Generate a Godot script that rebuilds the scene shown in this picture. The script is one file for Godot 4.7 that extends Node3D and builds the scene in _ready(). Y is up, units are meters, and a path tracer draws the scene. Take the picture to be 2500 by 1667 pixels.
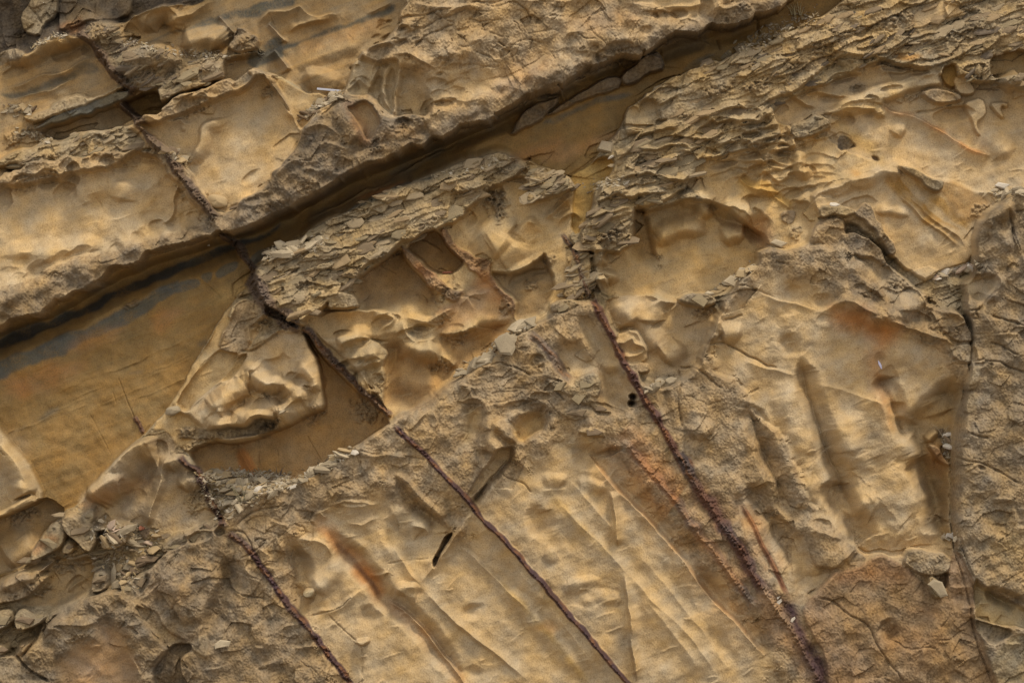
extends Node3D
# A weathered sandstone rock face. Positions along the face are given in survey units of 2.4 mm
# (x across, y down the face, height out of it); the face leans back a little.

const UNIT := 0.0024
const LEAN := 0.15
const MID := Vector2(1250, 833)
const CENTRE := Vector3(0, 3.4, 0)
const STEP := 2.0

# real-world base colours, linear
const SAND := Color(.405, .284, .144)
const PALE := Color(.47, .327, .16)
const CRUST := Color(.26, .19, .108)
const DARK := Color(.115, .085, .052)
const OCHRE := Color(.225, .132, .04)
const GOLD := Color(.33, .20, .08)
const YELLOW := Color(.42, .265, .085)
const GREY := Color(.315, .24, .132)
const SHALE := Color(.098, .086, .058)
const RUST := Color(.37, .155, .045)
const PURPLE := Color(.062, .033, .03)

var up := Vector3(0, cos(LEAN), -sin(LEAN))
var out := Vector3(0, sin(LEAN), cos(LEAN))
var xs := PackedFloat32Array()
var ys := PackedFloat32Array()
var nx := 0
var ny := 0
var hh := PackedFloat32Array()      # height out of the face
var cr := PackedFloat32Array()
var cg := PackedFloat32Array()
var cb := PackedFloat32Array()
var kk := PackedFloat32Array()      # weathered crust
var ff := PackedFloat32Array()      # splitting into plates
var ll := PackedFloat32Array()      # fine bedding
var pid := PackedInt32Array()       # which part a cell belongs to
var dist := PackedFloat32Array()
var side := PackedFloat32Array()
var along := PackedFloat32Array()
var wide := PackedFloat32Array()
var mark := PackedInt32Array()
var stamp := 0
var touched := PackedInt32Array()
var inside := PackedInt32Array()
var parts := []                     # [bed name, part name, material key]
var beds := {}
var part_index := {}
var org := Vector2.ZERO
var scl := 1.0
var nz := {}
var mats := {}
var names := {}
var rng := RandomNumberGenerator.new()
var t0 := 0


func clock(_what):
	pass


# ------------------------------------------------------------------ survey sheets
func whole():
	org = Vector2.ZERO
	scl = 2500.0 / 2352.0


func sheet(column, row):
	org = Vector2([0, 600, 1200, 1800][column], [0, 550, 1067][row])
	scl = 700.0 / 1829.0


func pts(a) -> PackedVector2Array:
	var p := PackedVector2Array()
	for i in range(0, a.size() - 1, 2):
		p.append(org + Vector2(a[i], a[i + 1]) * scl)
	return p


func noise(key, type, frequency, octaves = 1, s = 1):
	var n := FastNoiseLite.new()
	n.seed = s
	n.noise_type = type
	n.frequency = frequency
	n.fractal_type = FastNoiseLite.FRACTAL_FBM if octaves > 1 else FastNoiseLite.FRACTAL_NONE
	n.fractal_octaves = octaves
	nz[key] = n
	return n


# rounds an outline once, cuts it into short steps and roughens it
func trace(p: PackedVector2Array, closed: bool, rag: float, rounds := 1) -> PackedVector2Array:
	for r in rounds:
		var q := PackedVector2Array()
		var n := p.size()
		if not closed: q.append(p[0])
		for i in (n if closed else n - 1):
			var a := p[i]
			var b := p[(i + 1) % n]
			q.append(a.lerp(b, .22))
			q.append(a.lerp(b, .78))
		if not closed: q.append(p[n - 1])
		p = q
	var o := PackedVector2Array()
	var m := p.size()
	var ra: FastNoiseLite = nz.rag_a
	var rb: FastNoiseLite = nz.rag_b
	for i in (m if closed else m - 1):
		var a := p[i]
		var b := p[(i + 1) % m]
		var k := int(ceil(a.distance_to(b) / 9.0))
		for j in k:
			var c := a.lerp(b, float(j) / k)
			o.append(c + rag * Vector2(ra.get_noise_2d(c.x, c.y), rb.get_noise_2d(c.x, c.y)))
	if not closed: o.append(p[m - 1])
	return o


# distance to a line for all points nearer than reach
func near(p: PackedVector2Array, closed: bool, reach: float, wt := 0.0, wb := 0.0):
	for i in touched: dist[i] = 1e9
	touched.resize(0)
	var run := 0.0
	var n := p.size()
	for s in (n if closed else n - 1):
		var a := p[s]
		var b := p[(s + 1) % n]
		var d := b - a
		var len2 := d.length_squared()
		if len2 < 1e-6: continue
		var ln := sqrt(len2)
		var ix0 := maxi(0, xs.bsearch(minf(a.x, b.x) - reach))
		var ix1 := mini(nx - 1, xs.bsearch(maxf(a.x, b.x) + reach))
		var iy0 := maxi(0, ys.bsearch(minf(a.y, b.y) - reach))
		var iy1 := mini(ny - 1, ys.bsearch(maxf(a.y, b.y) + reach))
		var w := lerpf(wt, wb, clampf(.5 + .8 * d.x / ln, 0, 1))
		for iy in range(iy0, iy1 + 1):
			var py := ys[iy] - a.y
			var row := iy * nx
			for ix in range(ix0, ix1 + 1):
				var px := xs[ix] - a.x
				var t := clampf((px * d.x + py * d.y) / len2, 0, 1)
				var ex := px - d.x * t
				var ey := py - d.y * t
				var q := sqrt(ex * ex + ey * ey)
				if q > reach: continue
				var i := row + ix
				if q < dist[i]:
					if dist[i] > 1e8: touched.append(i)
					dist[i] = q
					side[i] = 1.0 if d.x * py - d.y * px > 0 else -1.0
					along[i] = run + t * ln
					wide[i] = w
		run += ln
	return run


func fill(p: PackedVector2Array):
	stamp += 1
	inside.resize(0)
	var lo := 1e9
	var hi := -1e9
	for q in p:
		lo = minf(lo, q.y)
		hi = maxf(hi, q.y)
	var n := p.size()
	for iy in range(maxi(0, ys.bsearch(lo)), mini(ny, ys.bsearch(hi) + 1)):
		var y := ys[iy]
		var c := PackedFloat32Array()
		for s in n:
			var a := p[s]
			var b := p[(s + 1) % n]
			if (a.y > y) != (b.y > y): c.append(a.x + (y - a.y) / (b.y - a.y) * (b.x - a.x))
		c.sort()
		for k in range(0, c.size() - 1, 2):
			for ix in range(maxi(0, xs.bsearch(c[k])), mini(nx, xs.bsearch(c[k + 1]))):
				var i := iy * nx + ix
				mark[i] = stamp
				inside.append(i)


func part(bed, called, material) -> int:
	var key = bed + "/" + called + "/" + material
	if called in ["hollow", "slab", "block", "iron_vein", "rib"]: key += str(parts.size())
	if not part_index.has(key):
		part_index[key] = parts.size()
		parts.append([bed, called, material])
	return part_index[key]


# A body of rock seen from the front: outline, height, tilt, width of its upper and lower edges, look
func plate(bed, called, a, h, o := {}):
	var id := part(bed, called, o.get("mat", "sand"))
	var p := trace(pts(a), true, o.get("rag", 8.0), o.get("round", 1))
	var area := 0.0
	for i in p.size(): area += p[i].cross(p[(i + 1) % p.size()])
	if area < 0: p.reverse()
	var wt: float = o.get("top", 6.0)
	var wb: float = o.get("foot", 6.0)
	if wt < 18: wt *= .55
	if wb < 18: wb *= .55
	fill(p)
	near(p, true, maxf(wt, wb) + 3.0, wb, wt)
	var mid := Vector2.ZERO
	for q in p: mid += q / p.size()
	var gx: float = o.get("gx", 0.0)
	var gy: float = o.get("gy", 0.0)
	var c: Color = o.get("col", SAND)
	var k: float = o.get("k", 0.0)
	var f: float = o.get("f", 0.0)
	var l: float = o.get("l", .3 if k + f < .3 else 0.0)
	var keep: float = o.get("keep", 0.0)      # how much of the relief below shows on
	var dome: float = o.get("dome", 0.0)
	for pass_i in 2:
		for i in (inside if pass_i == 0 else touched):
			var within := mark[i] == stamp
			if pass_i == 0 and dist[i] < 1e8: continue
			var t := 1.0
			if pass_i == 1:
				t = clampf(.5 + (.5 if within else -.5) * dist[i] / wide[i], 0, 1)
				t = t * t * (3 - 2 * t)
				if t <= 0: continue
			var x := xs[i % nx]
			var y := ys[i / nx]
			var g: float = h + gx * (x - mid.x) + gy * (y - mid.y) + keep * hh[i]
			hh[i] += (g - hh[i]) * t
			var tc := clampf(.5 + (t - .5) * 1.6, 0, 1)
			cr[i] += (c.r - cr[i]) * tc
			cg[i] += (c.g - cg[i]) * tc
			cb[i] += (c.b - cb[i]) * tc
			kk[i] += (k - kk[i]) * tc
			ff[i] += (f - ff[i]) * tc
			ll[i] += (l - ll[i]) * tc
			if within: pid[i] = id
	return id


# A crest (or, with h below 0, a groove): wl and wr are its widths to either side; the left is seen going along it
func crest(a, h, wl, wr, o := {}):
	var p := trace(pts(a), false, o.get("rag", 4.0), o.get("round", 2))
	if o.get("soft", false):
		wl *= 1.25
		wr *= 1.25
	var run: float = near(p, false, maxf(wl, wr))
	var soft: bool = o.get("soft", false)
	if soft: h *= 1.6
	var c: Color = o.get("col", Color.BLACK)
	var tint: float = o.get("tint", 0.0)
	var ends: float = o.get("ends", .25)
	var id := -1
	if o.get("part", "") == "iron_vein":
		wl *= .82
		wr *= .82
	if o.has("part"): id = part(o.bed, o.part, o.get("mat", "vein"))
	var ribs: float = o.get("ribs", 0.0)
	var core: float = o.get("core", 0.5)
	for i in touched:
		var w: float = wr if side[i] > 0 else wl
		var e := 1.0
		if ends > 0: e = smoothstep(0, 1, minf(along[i], run - along[i]) / (run * ends + .001))
		if soft: w *= .3 + .7 * e
		if id >= 0: w *= 1 + .35 * nz.soft.get_noise_2d(along[i] * .9, h * 30) + .12 * nz.mid.get_noise_2d(along[i], h * 50)
		var q: float = dist[i] / w
		if q >= 1: continue
		var g: float = (1 - q * q) * (1 - q * q) if soft else (1 - q) * (1 - q)
		if ribs > 0:
			var x := xs[i % nx]
			var y := ys[i / nx]
			g *= .82 + .8 * ribs * nz.rib.get_noise_2d(along[i] + 9.0 * nz.mid.get_noise_2d(x, y), dist[i] * side[i] * .35) + .35 * nz.fine.get_noise_2d(x, y) + .35 * nz.mid.get_noise_2d(x * 1.3, y * 1.3)
		hh[i] += h * g * e
		if tint > 0 and q < core * 1.3:
			var tt := tint * e * (1 - smoothstep(core * .7, core * 1.3, q))
			var cc := c
			if id >= 0 and o.get("mat", "vein") == "vein": cc = c.lerp(RUST * .7, clampf(.7 * nz.soft.get_noise_2d(along[i], dist[i] * side[i] * 3.0) - .04, 0, .45))
			cr[i] += (cc.r - cr[i]) * tt
			cg[i] += (cc.g - cg[i]) * tt
			cb[i] += (cc.b - cb[i]) * tt
			kk[i] *= 1 - tt * .6
			ff[i] *= 1 - tt
			ll[i] *= 1 - tt
		if id >= 0 and q < core: pid[i] = id


func crack(a, w := 4.5, deep := 9.0, rag := 7.0):
	crest(a, -deep * .6, w, w, {"rag": rag, "ends": .08, "round": 1})


# A scooped hollow (or a knob, h above 0); lip 0 is a plain bowl, 1 is cut sharp at its upper edge
func scoop(x, y, rx, ry, turn, h, lip := 0.7, edge := 3.0):
	var c: Vector2 = org + Vector2(x, y) * scl
	var ax: float = rx * scl * (1.3 if lip < .5 else 1.1)
	var ay: float = ry * scl * (1.3 if lip < .5 else 1.1)
	if edge > 1: h *= .5 if lip < .5 else .6
	var reach := maxf(ax, ay) * 1.15
	var co := cos(deg_to_rad(turn))
	var si := sin(deg_to_rad(turn))
	for iy in range(maxi(0, ys.bsearch(c.y - reach)), mini(ny, ys.bsearch(c.y + reach))):
		for ix in range(maxi(0, xs.bsearch(c.x - reach)), mini(nx, xs.bsearch(c.x + reach))):
			var px := xs[ix] - c.x
			var py := ys[iy] - c.y
			var wob: float = 1.0 + .2 * nz.soft.get_noise_2d(xs[ix], ys[iy])
			var a := (px * co + py * si) / ax * wob
			var b := (-px * si + py * co) / ay * wob
			var r := sqrt(a * a + b * b)
			if r >= 1: continue
			var g := (1 - r * r) * (1 - r * r)
			var s := (1 - pow(r, 2 + edge * 2)) * clampf(.5 - .5 * b, 0, 1) * 1.2
			hh[iy * nx + ix] += h * lerpf(g, s, lip)


# A scab: a small angular piece of the surface that stands out, or has broken away, with a clean edge
func scab(c: Vector2, r: float, stretch: float, turn: float, h: float, p: RandomNumberGenerator):
	var q := PackedVector2Array()
	var n := p.randi_range(4, 7)
	for k in n:
		var a := TAU * (k + p.randf_range(-.3, .3)) / n
		q.append(c + (Vector2(cos(a) * stretch, sin(a)) * r * p.randf_range(.6, 1.1)).rotated(turn))
	fill(trace(q, true, 5.0, 0))
	var gx := p.randf_range(-.10, .10)
	var gy := p.randf_range(-.06, .16)
	var tone := p.randf_range(.9, 1.1)
	for i in inside:
		hh[i] += h + gx * (xs[i % nx] - c.x) + gy * (ys[i / nx] - c.y)
		cr[i] *= tone
		cg[i] *= tone
		cb[i] *= tone


# A patch of crumbs: gritty mud and grains that cling under a ledge
func crumbs(list):
	for s in list:
		var c: Vector2 = org + Vector2(s[0], s[1]) * scl
		var ax: float = s[2] * scl
		var ay: float = s[3] * scl
		var reach := maxf(ax, ay)
		for iy in range(maxi(0, ys.bsearch(c.y - reach)), mini(ny, ys.bsearch(c.y + reach))):
			for ix in range(maxi(0, xs.bsearch(c.x - reach)), mini(nx, xs.bsearch(c.x + reach))):
				var x := xs[ix]
				var y := ys[iy]
				var px := x - c.x
				var py := y - c.y
				var a := (px * .94 - py * .34) / ax
				var b := (px * .34 + py * .94) / ay
				var r: float = sqrt(a * a + b * b) + .35 * nz.mid.get_noise_2d(x, y)
				if r >= 1: continue
				var i := iy * nx + ix
				var t := smoothstep(0, .5, 1 - r)
				var g: float = nz.grit.get_noise_2d(x, y)
				hh[i] += t * (5.5 * clampf(-g * 2.2 - .4, -.6, 1.0) + 3.0 * nz.fine.get_noise_2d(x * .7, y * .7))
				t *= .45
				cr[i] += (.21 - cr[i]) * t
				cg[i] += (.152 - cg[i]) * t
				cb[i] += (.085 - cb[i]) * t


# A stain or a bed of another colour with an outline
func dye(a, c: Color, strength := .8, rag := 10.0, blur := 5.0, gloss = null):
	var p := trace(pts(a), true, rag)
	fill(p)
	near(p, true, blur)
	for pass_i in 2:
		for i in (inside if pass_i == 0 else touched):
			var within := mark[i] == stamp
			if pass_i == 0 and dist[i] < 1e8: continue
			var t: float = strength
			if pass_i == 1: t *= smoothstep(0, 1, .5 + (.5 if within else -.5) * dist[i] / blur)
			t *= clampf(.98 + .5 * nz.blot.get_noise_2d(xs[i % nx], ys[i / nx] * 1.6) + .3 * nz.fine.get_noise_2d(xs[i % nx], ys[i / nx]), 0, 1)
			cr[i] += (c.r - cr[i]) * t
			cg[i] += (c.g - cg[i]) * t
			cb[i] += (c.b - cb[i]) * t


# A stain or mineral band along a line
func streak(a, w, c: Color, strength := .7, rag := 5.0):
	var p := trace(pts(a), false, rag, 2)
	var run: float = near(p, false, w)
	for i in touched:
		var q: float = dist[i] / w
		var t: float = strength * (1 - q * q) * (1 - q * q) * smoothstep(0, 1, minf(along[i], run - along[i]) / (run * .12 + .001))
		t *= clampf(.8 + .7 * nz.blot.get_noise_2d(xs[i % nx], ys[i / nx]), 0, 1)
		cr[i] += (c.r - cr[i]) * t
		cg[i] += (c.g - cg[i]) * t
		cb[i] += (c.b - cb[i]) * t


func blot(x, y, rx, ry, turn, c: Color, strength := .6):
	var q := PackedVector2Array()
	var a := []
	for k in 12:
		var v := Vector2(cos(TAU * k / 12) * rx, sin(TAU * k / 12) * ry).rotated(deg_to_rad(turn))
		a.append(x + v.x)
		a.append(y + v.y)
	dye(a, c, strength, 14.0, minf(rx, ry) * scl * .75)


func at(x: float, y: float) -> int:
	return clampi(ys.bsearch(y), 0, ny - 1) * nx + clampi(xs.bsearch(x), 0, nx - 1)


func place(x: float, y: float, h: float) -> Vector3:
	return CENTRE + Vector3((x - MID.x) * UNIT, 0, 0) - up * ((y - MID.y) * UNIT) + out * (h * UNIT)


func numbered(called: String) -> String:
	var n: int = names.get(called, 0)
	names[called] = n + 1
	return called if n == 0 else "%s_%03d" % [called, n]


func tag(o, label, category = "", group = "", kind = ""):
	if label: o.set_meta("label", label)
	if category: o.set_meta("category", category)
	if group: o.set_meta("group", group)
	if kind: o.set_meta("kind", kind)


func axis() -> void:
	var lo := -260.0
	for k in 2:
		var hi := 2500.0 if k == 0 else 1667.0
		var a := PackedFloat32Array()
		var v := -10.0
		var g := STEP
		var low := PackedFloat32Array()
		while v > lo:
			g *= 1.12
			v -= g
			low.append(maxf(v, lo))
		low.reverse()
		a.append_array(low)
		v = -10.0
		while v < hi + 10:
			a.append(v)
			v += STEP
		g = STEP
		while v < hi + 260:
			a.append(v)
			g *= 1.12
			v += g
		a.append(hi + 260)
		if k == 0: xs = a
		else: ys = a
	nx = xs.size()
	ny = ys.size()
	for arr in ["hh", "cr", "cg", "cb", "kk", "ff", "ll", "dist", "side", "along", "wide"]:
		var z := PackedFloat32Array()
		z.resize(nx * ny)
		set(arr, z)
	pid.resize(nx * ny)
	mark.resize(nx * ny)
	hh.fill(-70)
	cr.fill(SAND.r)
	cg.fill(SAND.g)
	cb.fill(SAND.b)
	dist.fill(1e9)


# ------------------------------------------------------------------ the beds, back to front
func lay_beds():
	whole()
	# everything starts as the slope of thin beds
	plate("slope", "slope_surface", [-300, -300, 2700, -300, 2700, 1900, -300, 1900], -60, {"mat": "flaky", "col": GREY, "f": .6, "k": .3, "top": 2, "foot": 2, "rag": 0})
	# banded bed along the top and the dark outcrop over it
	plate("banded", "banded_rock", [-260, 140, 100, 92, 190, 72, 255, 48, 300, 38, 400, 12, 470, -10, 560, -220, 1000, -220, 960, 10, 910, 60, 870, 110, 815, 200, 770, 235, 720, 215, 640, 170, 600, 160, 560, 175, 430, 215, 375, 235, 290, 290, 210, 300, 100, 350, 0, 400, -260, 470], -88, {"mat": "shale", "col": OCHRE.lerp(SAND, .45), "l": .8, "gy": .10, "gx": .02})
	plate("outcrop", "outcrop_rock", [-270, -230, 560, -230, 470, -5, 400, 12, 300, 38, 255, 48, 190, 72, 100, 92, 60, 112, 0, 135, -270, 170], -120, {"mat": "crust", "col": DARK, "k": 1.0, "rag": 12, "foot": 10})
	# mudstone recessed under the overhang
	plate("mudstone", "mudstone_face", [-260, 830, 0, 720, 215, 600, 500, 500, 720, 400, 930, 320, 1180, 210, 1400, 110, 1640, 40, 1830, -40, 1900, -230, 2200, -230, 1990, -10, 1850, 52, 1700, 122, 1560, 167, 1470, 224, 1440, 272, 1390, 330, 1330, 425, 1290, 400, 1200, 365, 1130, 345, 900, 430, 760, 500, 640, 570, 590, 610, 570, 650, 540, 680, 510, 720, 480, 770, 430, 850, 410, 910, 380, 940, 340, 985, 300, 1020, 180, 1150, 60, 1290, 0, 1345, -260, 1480], -98, {"mat": "shale", "col": OCHRE, "l": .5, "gy": .04, "rag": 5})
	# hollowed bed between the ledge and the lower slab
	plate("hollowed", "hollowed_rock", [1180, 350, 1240, 380, 1310, 402, 1335, 430, 1330, 520, 1310, 540, 1330, 570, 1350, 630, 1372, 690, 1300, 690, 1240, 740, 1180, 760, 1110, 820, 1060, 860, 1000, 900, 940, 935, 900, 960, 850, 1000, 780, 1045, 690, 1095, 600, 1122, 480, 1110, 430, 1040, 370, 990, 340, 990, 400, 915, 430, 850, 490, 760, 520, 700, 560, 690, 600, 680, 660, 735, 700, 740, 760, 690, 815, 640, 920, 565, 1010, 520, 1100, 460, 1190, 400], -66, {"col": SAND.lerp(YELLOW, .3), "l": .3, "gy": .03})
	# upper right: sand panel, cavities
	plate("panel", "panel_face", [1830, 215, 1925, 180, 2050, 120, 2120, 110, 2260, 90, 2300, 130, 2310, 190, 2352, 210, 2620, 215, 2620, 430, 2352, 425, 2290, 440, 2200, 430, 2080, 395, 2000, 415, 1930, 420, 1885, 440, 1860, 400, 1810, 330, 1760, 280, 1800, 240], -78, {"col": SAND, "gy": .10, "gx": -.012, "rag": 6})
	plate("scalloped", "scalloped_rock", [1570, 250, 1680, 240, 1760, 260, 1830, 290, 1890, 300, 1960, 350, 2030, 380, 1960, 410, 1890, 440, 1880, 470, 1890, 540, 1850, 580, 1800, 570, 1760, 560, 1735, 530, 1700, 500, 1640, 470, 1580, 430, 1560, 390, 1570, 330], -58, {"col": SAND.lerp(YELLOW, .25), "f": .12, "l": .5, "gy": .04})
	plate("panel", "hollow", [1475, 500, 1500, 478, 1545, 466, 1600, 455, 1650, 462, 1690, 490, 1735, 525, 1762, 545, 1760, 590, 1720, 640, 1650, 680, 1590, 692, 1540, 692, 1500, 675, 1440, 690, 1390, 668, 1372, 630, 1390, 570, 1440, 560], -98, {"col": SAND.lerp(YELLOW, .35), "top": 9, "foot": 18, "gy": .06, "rag": 6})
	plate("panel", "hollow", [1380, 690, 1440, 680, 1490, 678, 1530, 690, 1560, 690, 1640, 700, 1655, 730, 1625, 790, 1600, 850, 1540, 880, 1490, 880, 1450, 820, 1420, 760], -74, {"col": SAND, "top": 8, "foot": 12, "gy": .04, "rag": 6})
	plate("striped", "striped_face", [1870, 440, 1920, 425, 1985, 405, 2030, 385, 2080, 395, 2180, 415, 2300, 445, 2290, 465, 2250, 510, 2242, 600, 2160, 620, 2120, 650, 2050, 590, 2000, 540, 1950, 500, 1900, 500, 1870, 475], -48, {"col": SAND, "gx": -.06, "gy": .02, "top": 12, "foot": 10})
	plate("slope", "slope_beds", [1470, 222, 1560, 165, 1700, 120, 1850, 50, 1950, 0, 2000, -230, 2620, -230, 2620, 215, 2352, 208, 2250, 185, 2100, 150, 1990, 115, 1910, 135, 1880, 168, 1830, 205, 1770, 238, 1700, 232, 1600, 242, 1520, 268, 1440, 272], -52, {"mat": "flaky", "col": GREY.lerp(SAND, .3), "f": .9, "k": .35, "gy": .10, "rag": 12})
	# big overhanging bed
	plate("overhang", "crust", [-260, 480, 0, 405, 100, 355, 210, 300, 290, 290, 375, 235, 430, 215, 560, 175, 600, 160, 625, 165, 660, 235, 700, 250, 770, 225, 800, 200, 812, 150, 870, 100, 915, 60, 930, 10, 960, -230, 1900, -230, 1835, -12, 1800, 10, 1760, 22, 1700, 45, 1640, 70, 1545, 82, 1530, 97, 1460, 125, 1400, 140, 1330, 170, 1250, 215, 1180, 240, 1130, 268, 1060, 290, 1000, 318, 930, 345, 830, 385, 720, 440, 640, 490, 560, 520, 500, 537, 440, 550, 370, 577, 330, 592, 215, 642, 130, 702, 60, 727, 0, 750, -260, 850], 4, {"mat": "crust", "col": CRUST.lerp(SAND, .7), "k": .7, "top": 14, "foot": 5, "rag": 19})
	# ledges of thin grey plates
	plate("ledge", "ledge_rock", [575, 640, 590, 605, 640, 570, 700, 530, 760, 500, 850, 460, 960, 410, 1060, 365, 1130, 345, 1180, 355, 1205, 385, 1190, 400, 1150, 420, 1100, 460, 1060, 490, 1010, 520, 960, 545, 920, 565, 880, 590, 840, 610, 815, 640, 800, 680, 760, 690, 735, 712, 700, 742, 660, 735, 620, 705, 590, 670], -22, {"mat": "flaky", "col": GREY.lerp(SAND, .2), "f": .9, "top": 22, "foot": 6, "gy": .12, "rag": 10})
	plate("ledge", "ledge_rock", [520, 708, 560, 680, 585, 685, 610, 720, 660, 742, 690, 752, 640, 770, 600, 800, 560, 810, 530, 830, 535, 780], -38, {"mat": "flaky", "col": GREY.lerp(SAND, .3), "f": .5, "k": .4, "rag": 8})
	sheet(2, 0)
	plate("broken", "broken_rock", [570, 1500, 600, 1420, 640, 1320, 690, 1200, 740, 1130, 780, 1050, 840, 930, 910, 900, 960, 850, 1060, 790, 1200, 700, 1290, 660, 1500, 600, 1640, 600, 1829, 680, 1840, 900, 1700, 940, 1560, 960, 1450, 1000, 1300, 1000, 1290, 1110, 1200, 1230, 980, 1320, 920, 1330, 910, 1440, 900, 1600, 570, 1590], -30, {"mat": "flaky", "col": GREY.lerp(SAND, .2), "f": .9, "top": 9, "gy": .04, "rag": 9})
	plate("broken", "block", [1060, 600, 1400, 490, 1500, 505, 1430, 640, 1290, 690, 1090, 775, 1050, 690], -34, {"mat": "flaky", "col": GREY.lerp(SAND, .3), "f": .35, "k": .3, "rag": 5})
	plate("broken", "block", [860, 690, 960, 630, 1050, 620, 1080, 770, 930, 850, 860, 850], -52, {"col": GREY.lerp(SAND, .5), "k": .3, "rag": 5, "gx": -.1})
	plate("broken", "hollow", [500, 1115, 620, 1060, 700, 990, 790, 1000, 770, 1090, 730, 1140, 650, 1200, 640, 1310, 600, 1400, 560, 1500, 500, 1420, 545, 1200], -92, {"col": YELLOW, "rag": 5})
	plate("hollowed", "block", [210, 1180, 230, 1100, 300, 1060, 330, 1100, 500, 1105, 540, 1190, 500, 1205, 400, 1245, 215, 1305], -34, {"mat": "flaky", "col": GREY.lerp(CRUST, .5), "f": .5, "k": .4, "rag": 6})
	plate("panel", "hollow", [910, 1340, 985, 1320, 1010, 1420, 1040, 1568, 1060, 1640, 900, 1640], -120, {"col": OCHRE.lerp(SAND, .4), "rag": 4, "top": 4, "foot": 24})
	# wedge of thin plates beside the vein
	sheet(2, 1)
	plate("hollowed", "plate_wedge", [450, 455, 470, 340, 500, 230, 540, 170, 620, 140, 640, 250, 640, 330, 640, 450, 560, 475], -34, {"mat": "flaky", "col": GREY.lerp(SAND, .25), "f": 1.0, "rag": 6})
	# lower slab
	whole()
	plate("lower", "crust", [-270, 1490, -100, 1450, 0, 1520, 60, 1470, 120, 1445, 200, 1380, 250, 1340, 330, 1330, 330, 1290, 400, 1230, 455, 1210, 505, 1190, 560, 1150, 610, 1122, 690, 1100, 780, 1050, 850, 1000, 900, 960, 1000, 900, 1100, 830, 1180, 765, 1240, 740, 1300, 695, 1370, 690, 1410, 760, 1450, 830, 1480, 885, 1540, 882, 1600, 850, 1620, 790, 1655, 720, 1660, 685, 1740, 600, 1770, 570, 1830, 575, 1900, 520, 1990, 545, 2040, 610, 2100, 660, 2140, 710, 2210, 715, 2232, 780, 2216, 900, 2188, 1000, 2187, 1250, 2212, 1340, 2242, 1470, 2284, 1580, 2310, 1840, -270, 1840], 0, {"mat": "crust", "col": CRUST.lerp(SAND, .5), "k": .75, "top": 17, "foot": 5, "rag": 9})
	# buttress at the edge
	plate("buttress", "crust", [2620, 425, 2352, 432, 2300, 457, 2255, 500, 2240, 530, 2241, 600, 2222, 650, 2212, 700, 2232, 760, 2222, 850, 2216, 900, 2197, 960, 2188, 1000, 2189, 1250, 2207, 1330, 2227, 1400, 2234, 1470, 2262, 1530, 2290, 1600, 2310, 1840, 2620, 1840], 30, {"mat": "crust", "col": CRUST.lerp(GREY,.2), "k": .8, "top": 8, "foot": 4, "rag": 6, "gx": .05})
	clock("beds")


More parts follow.
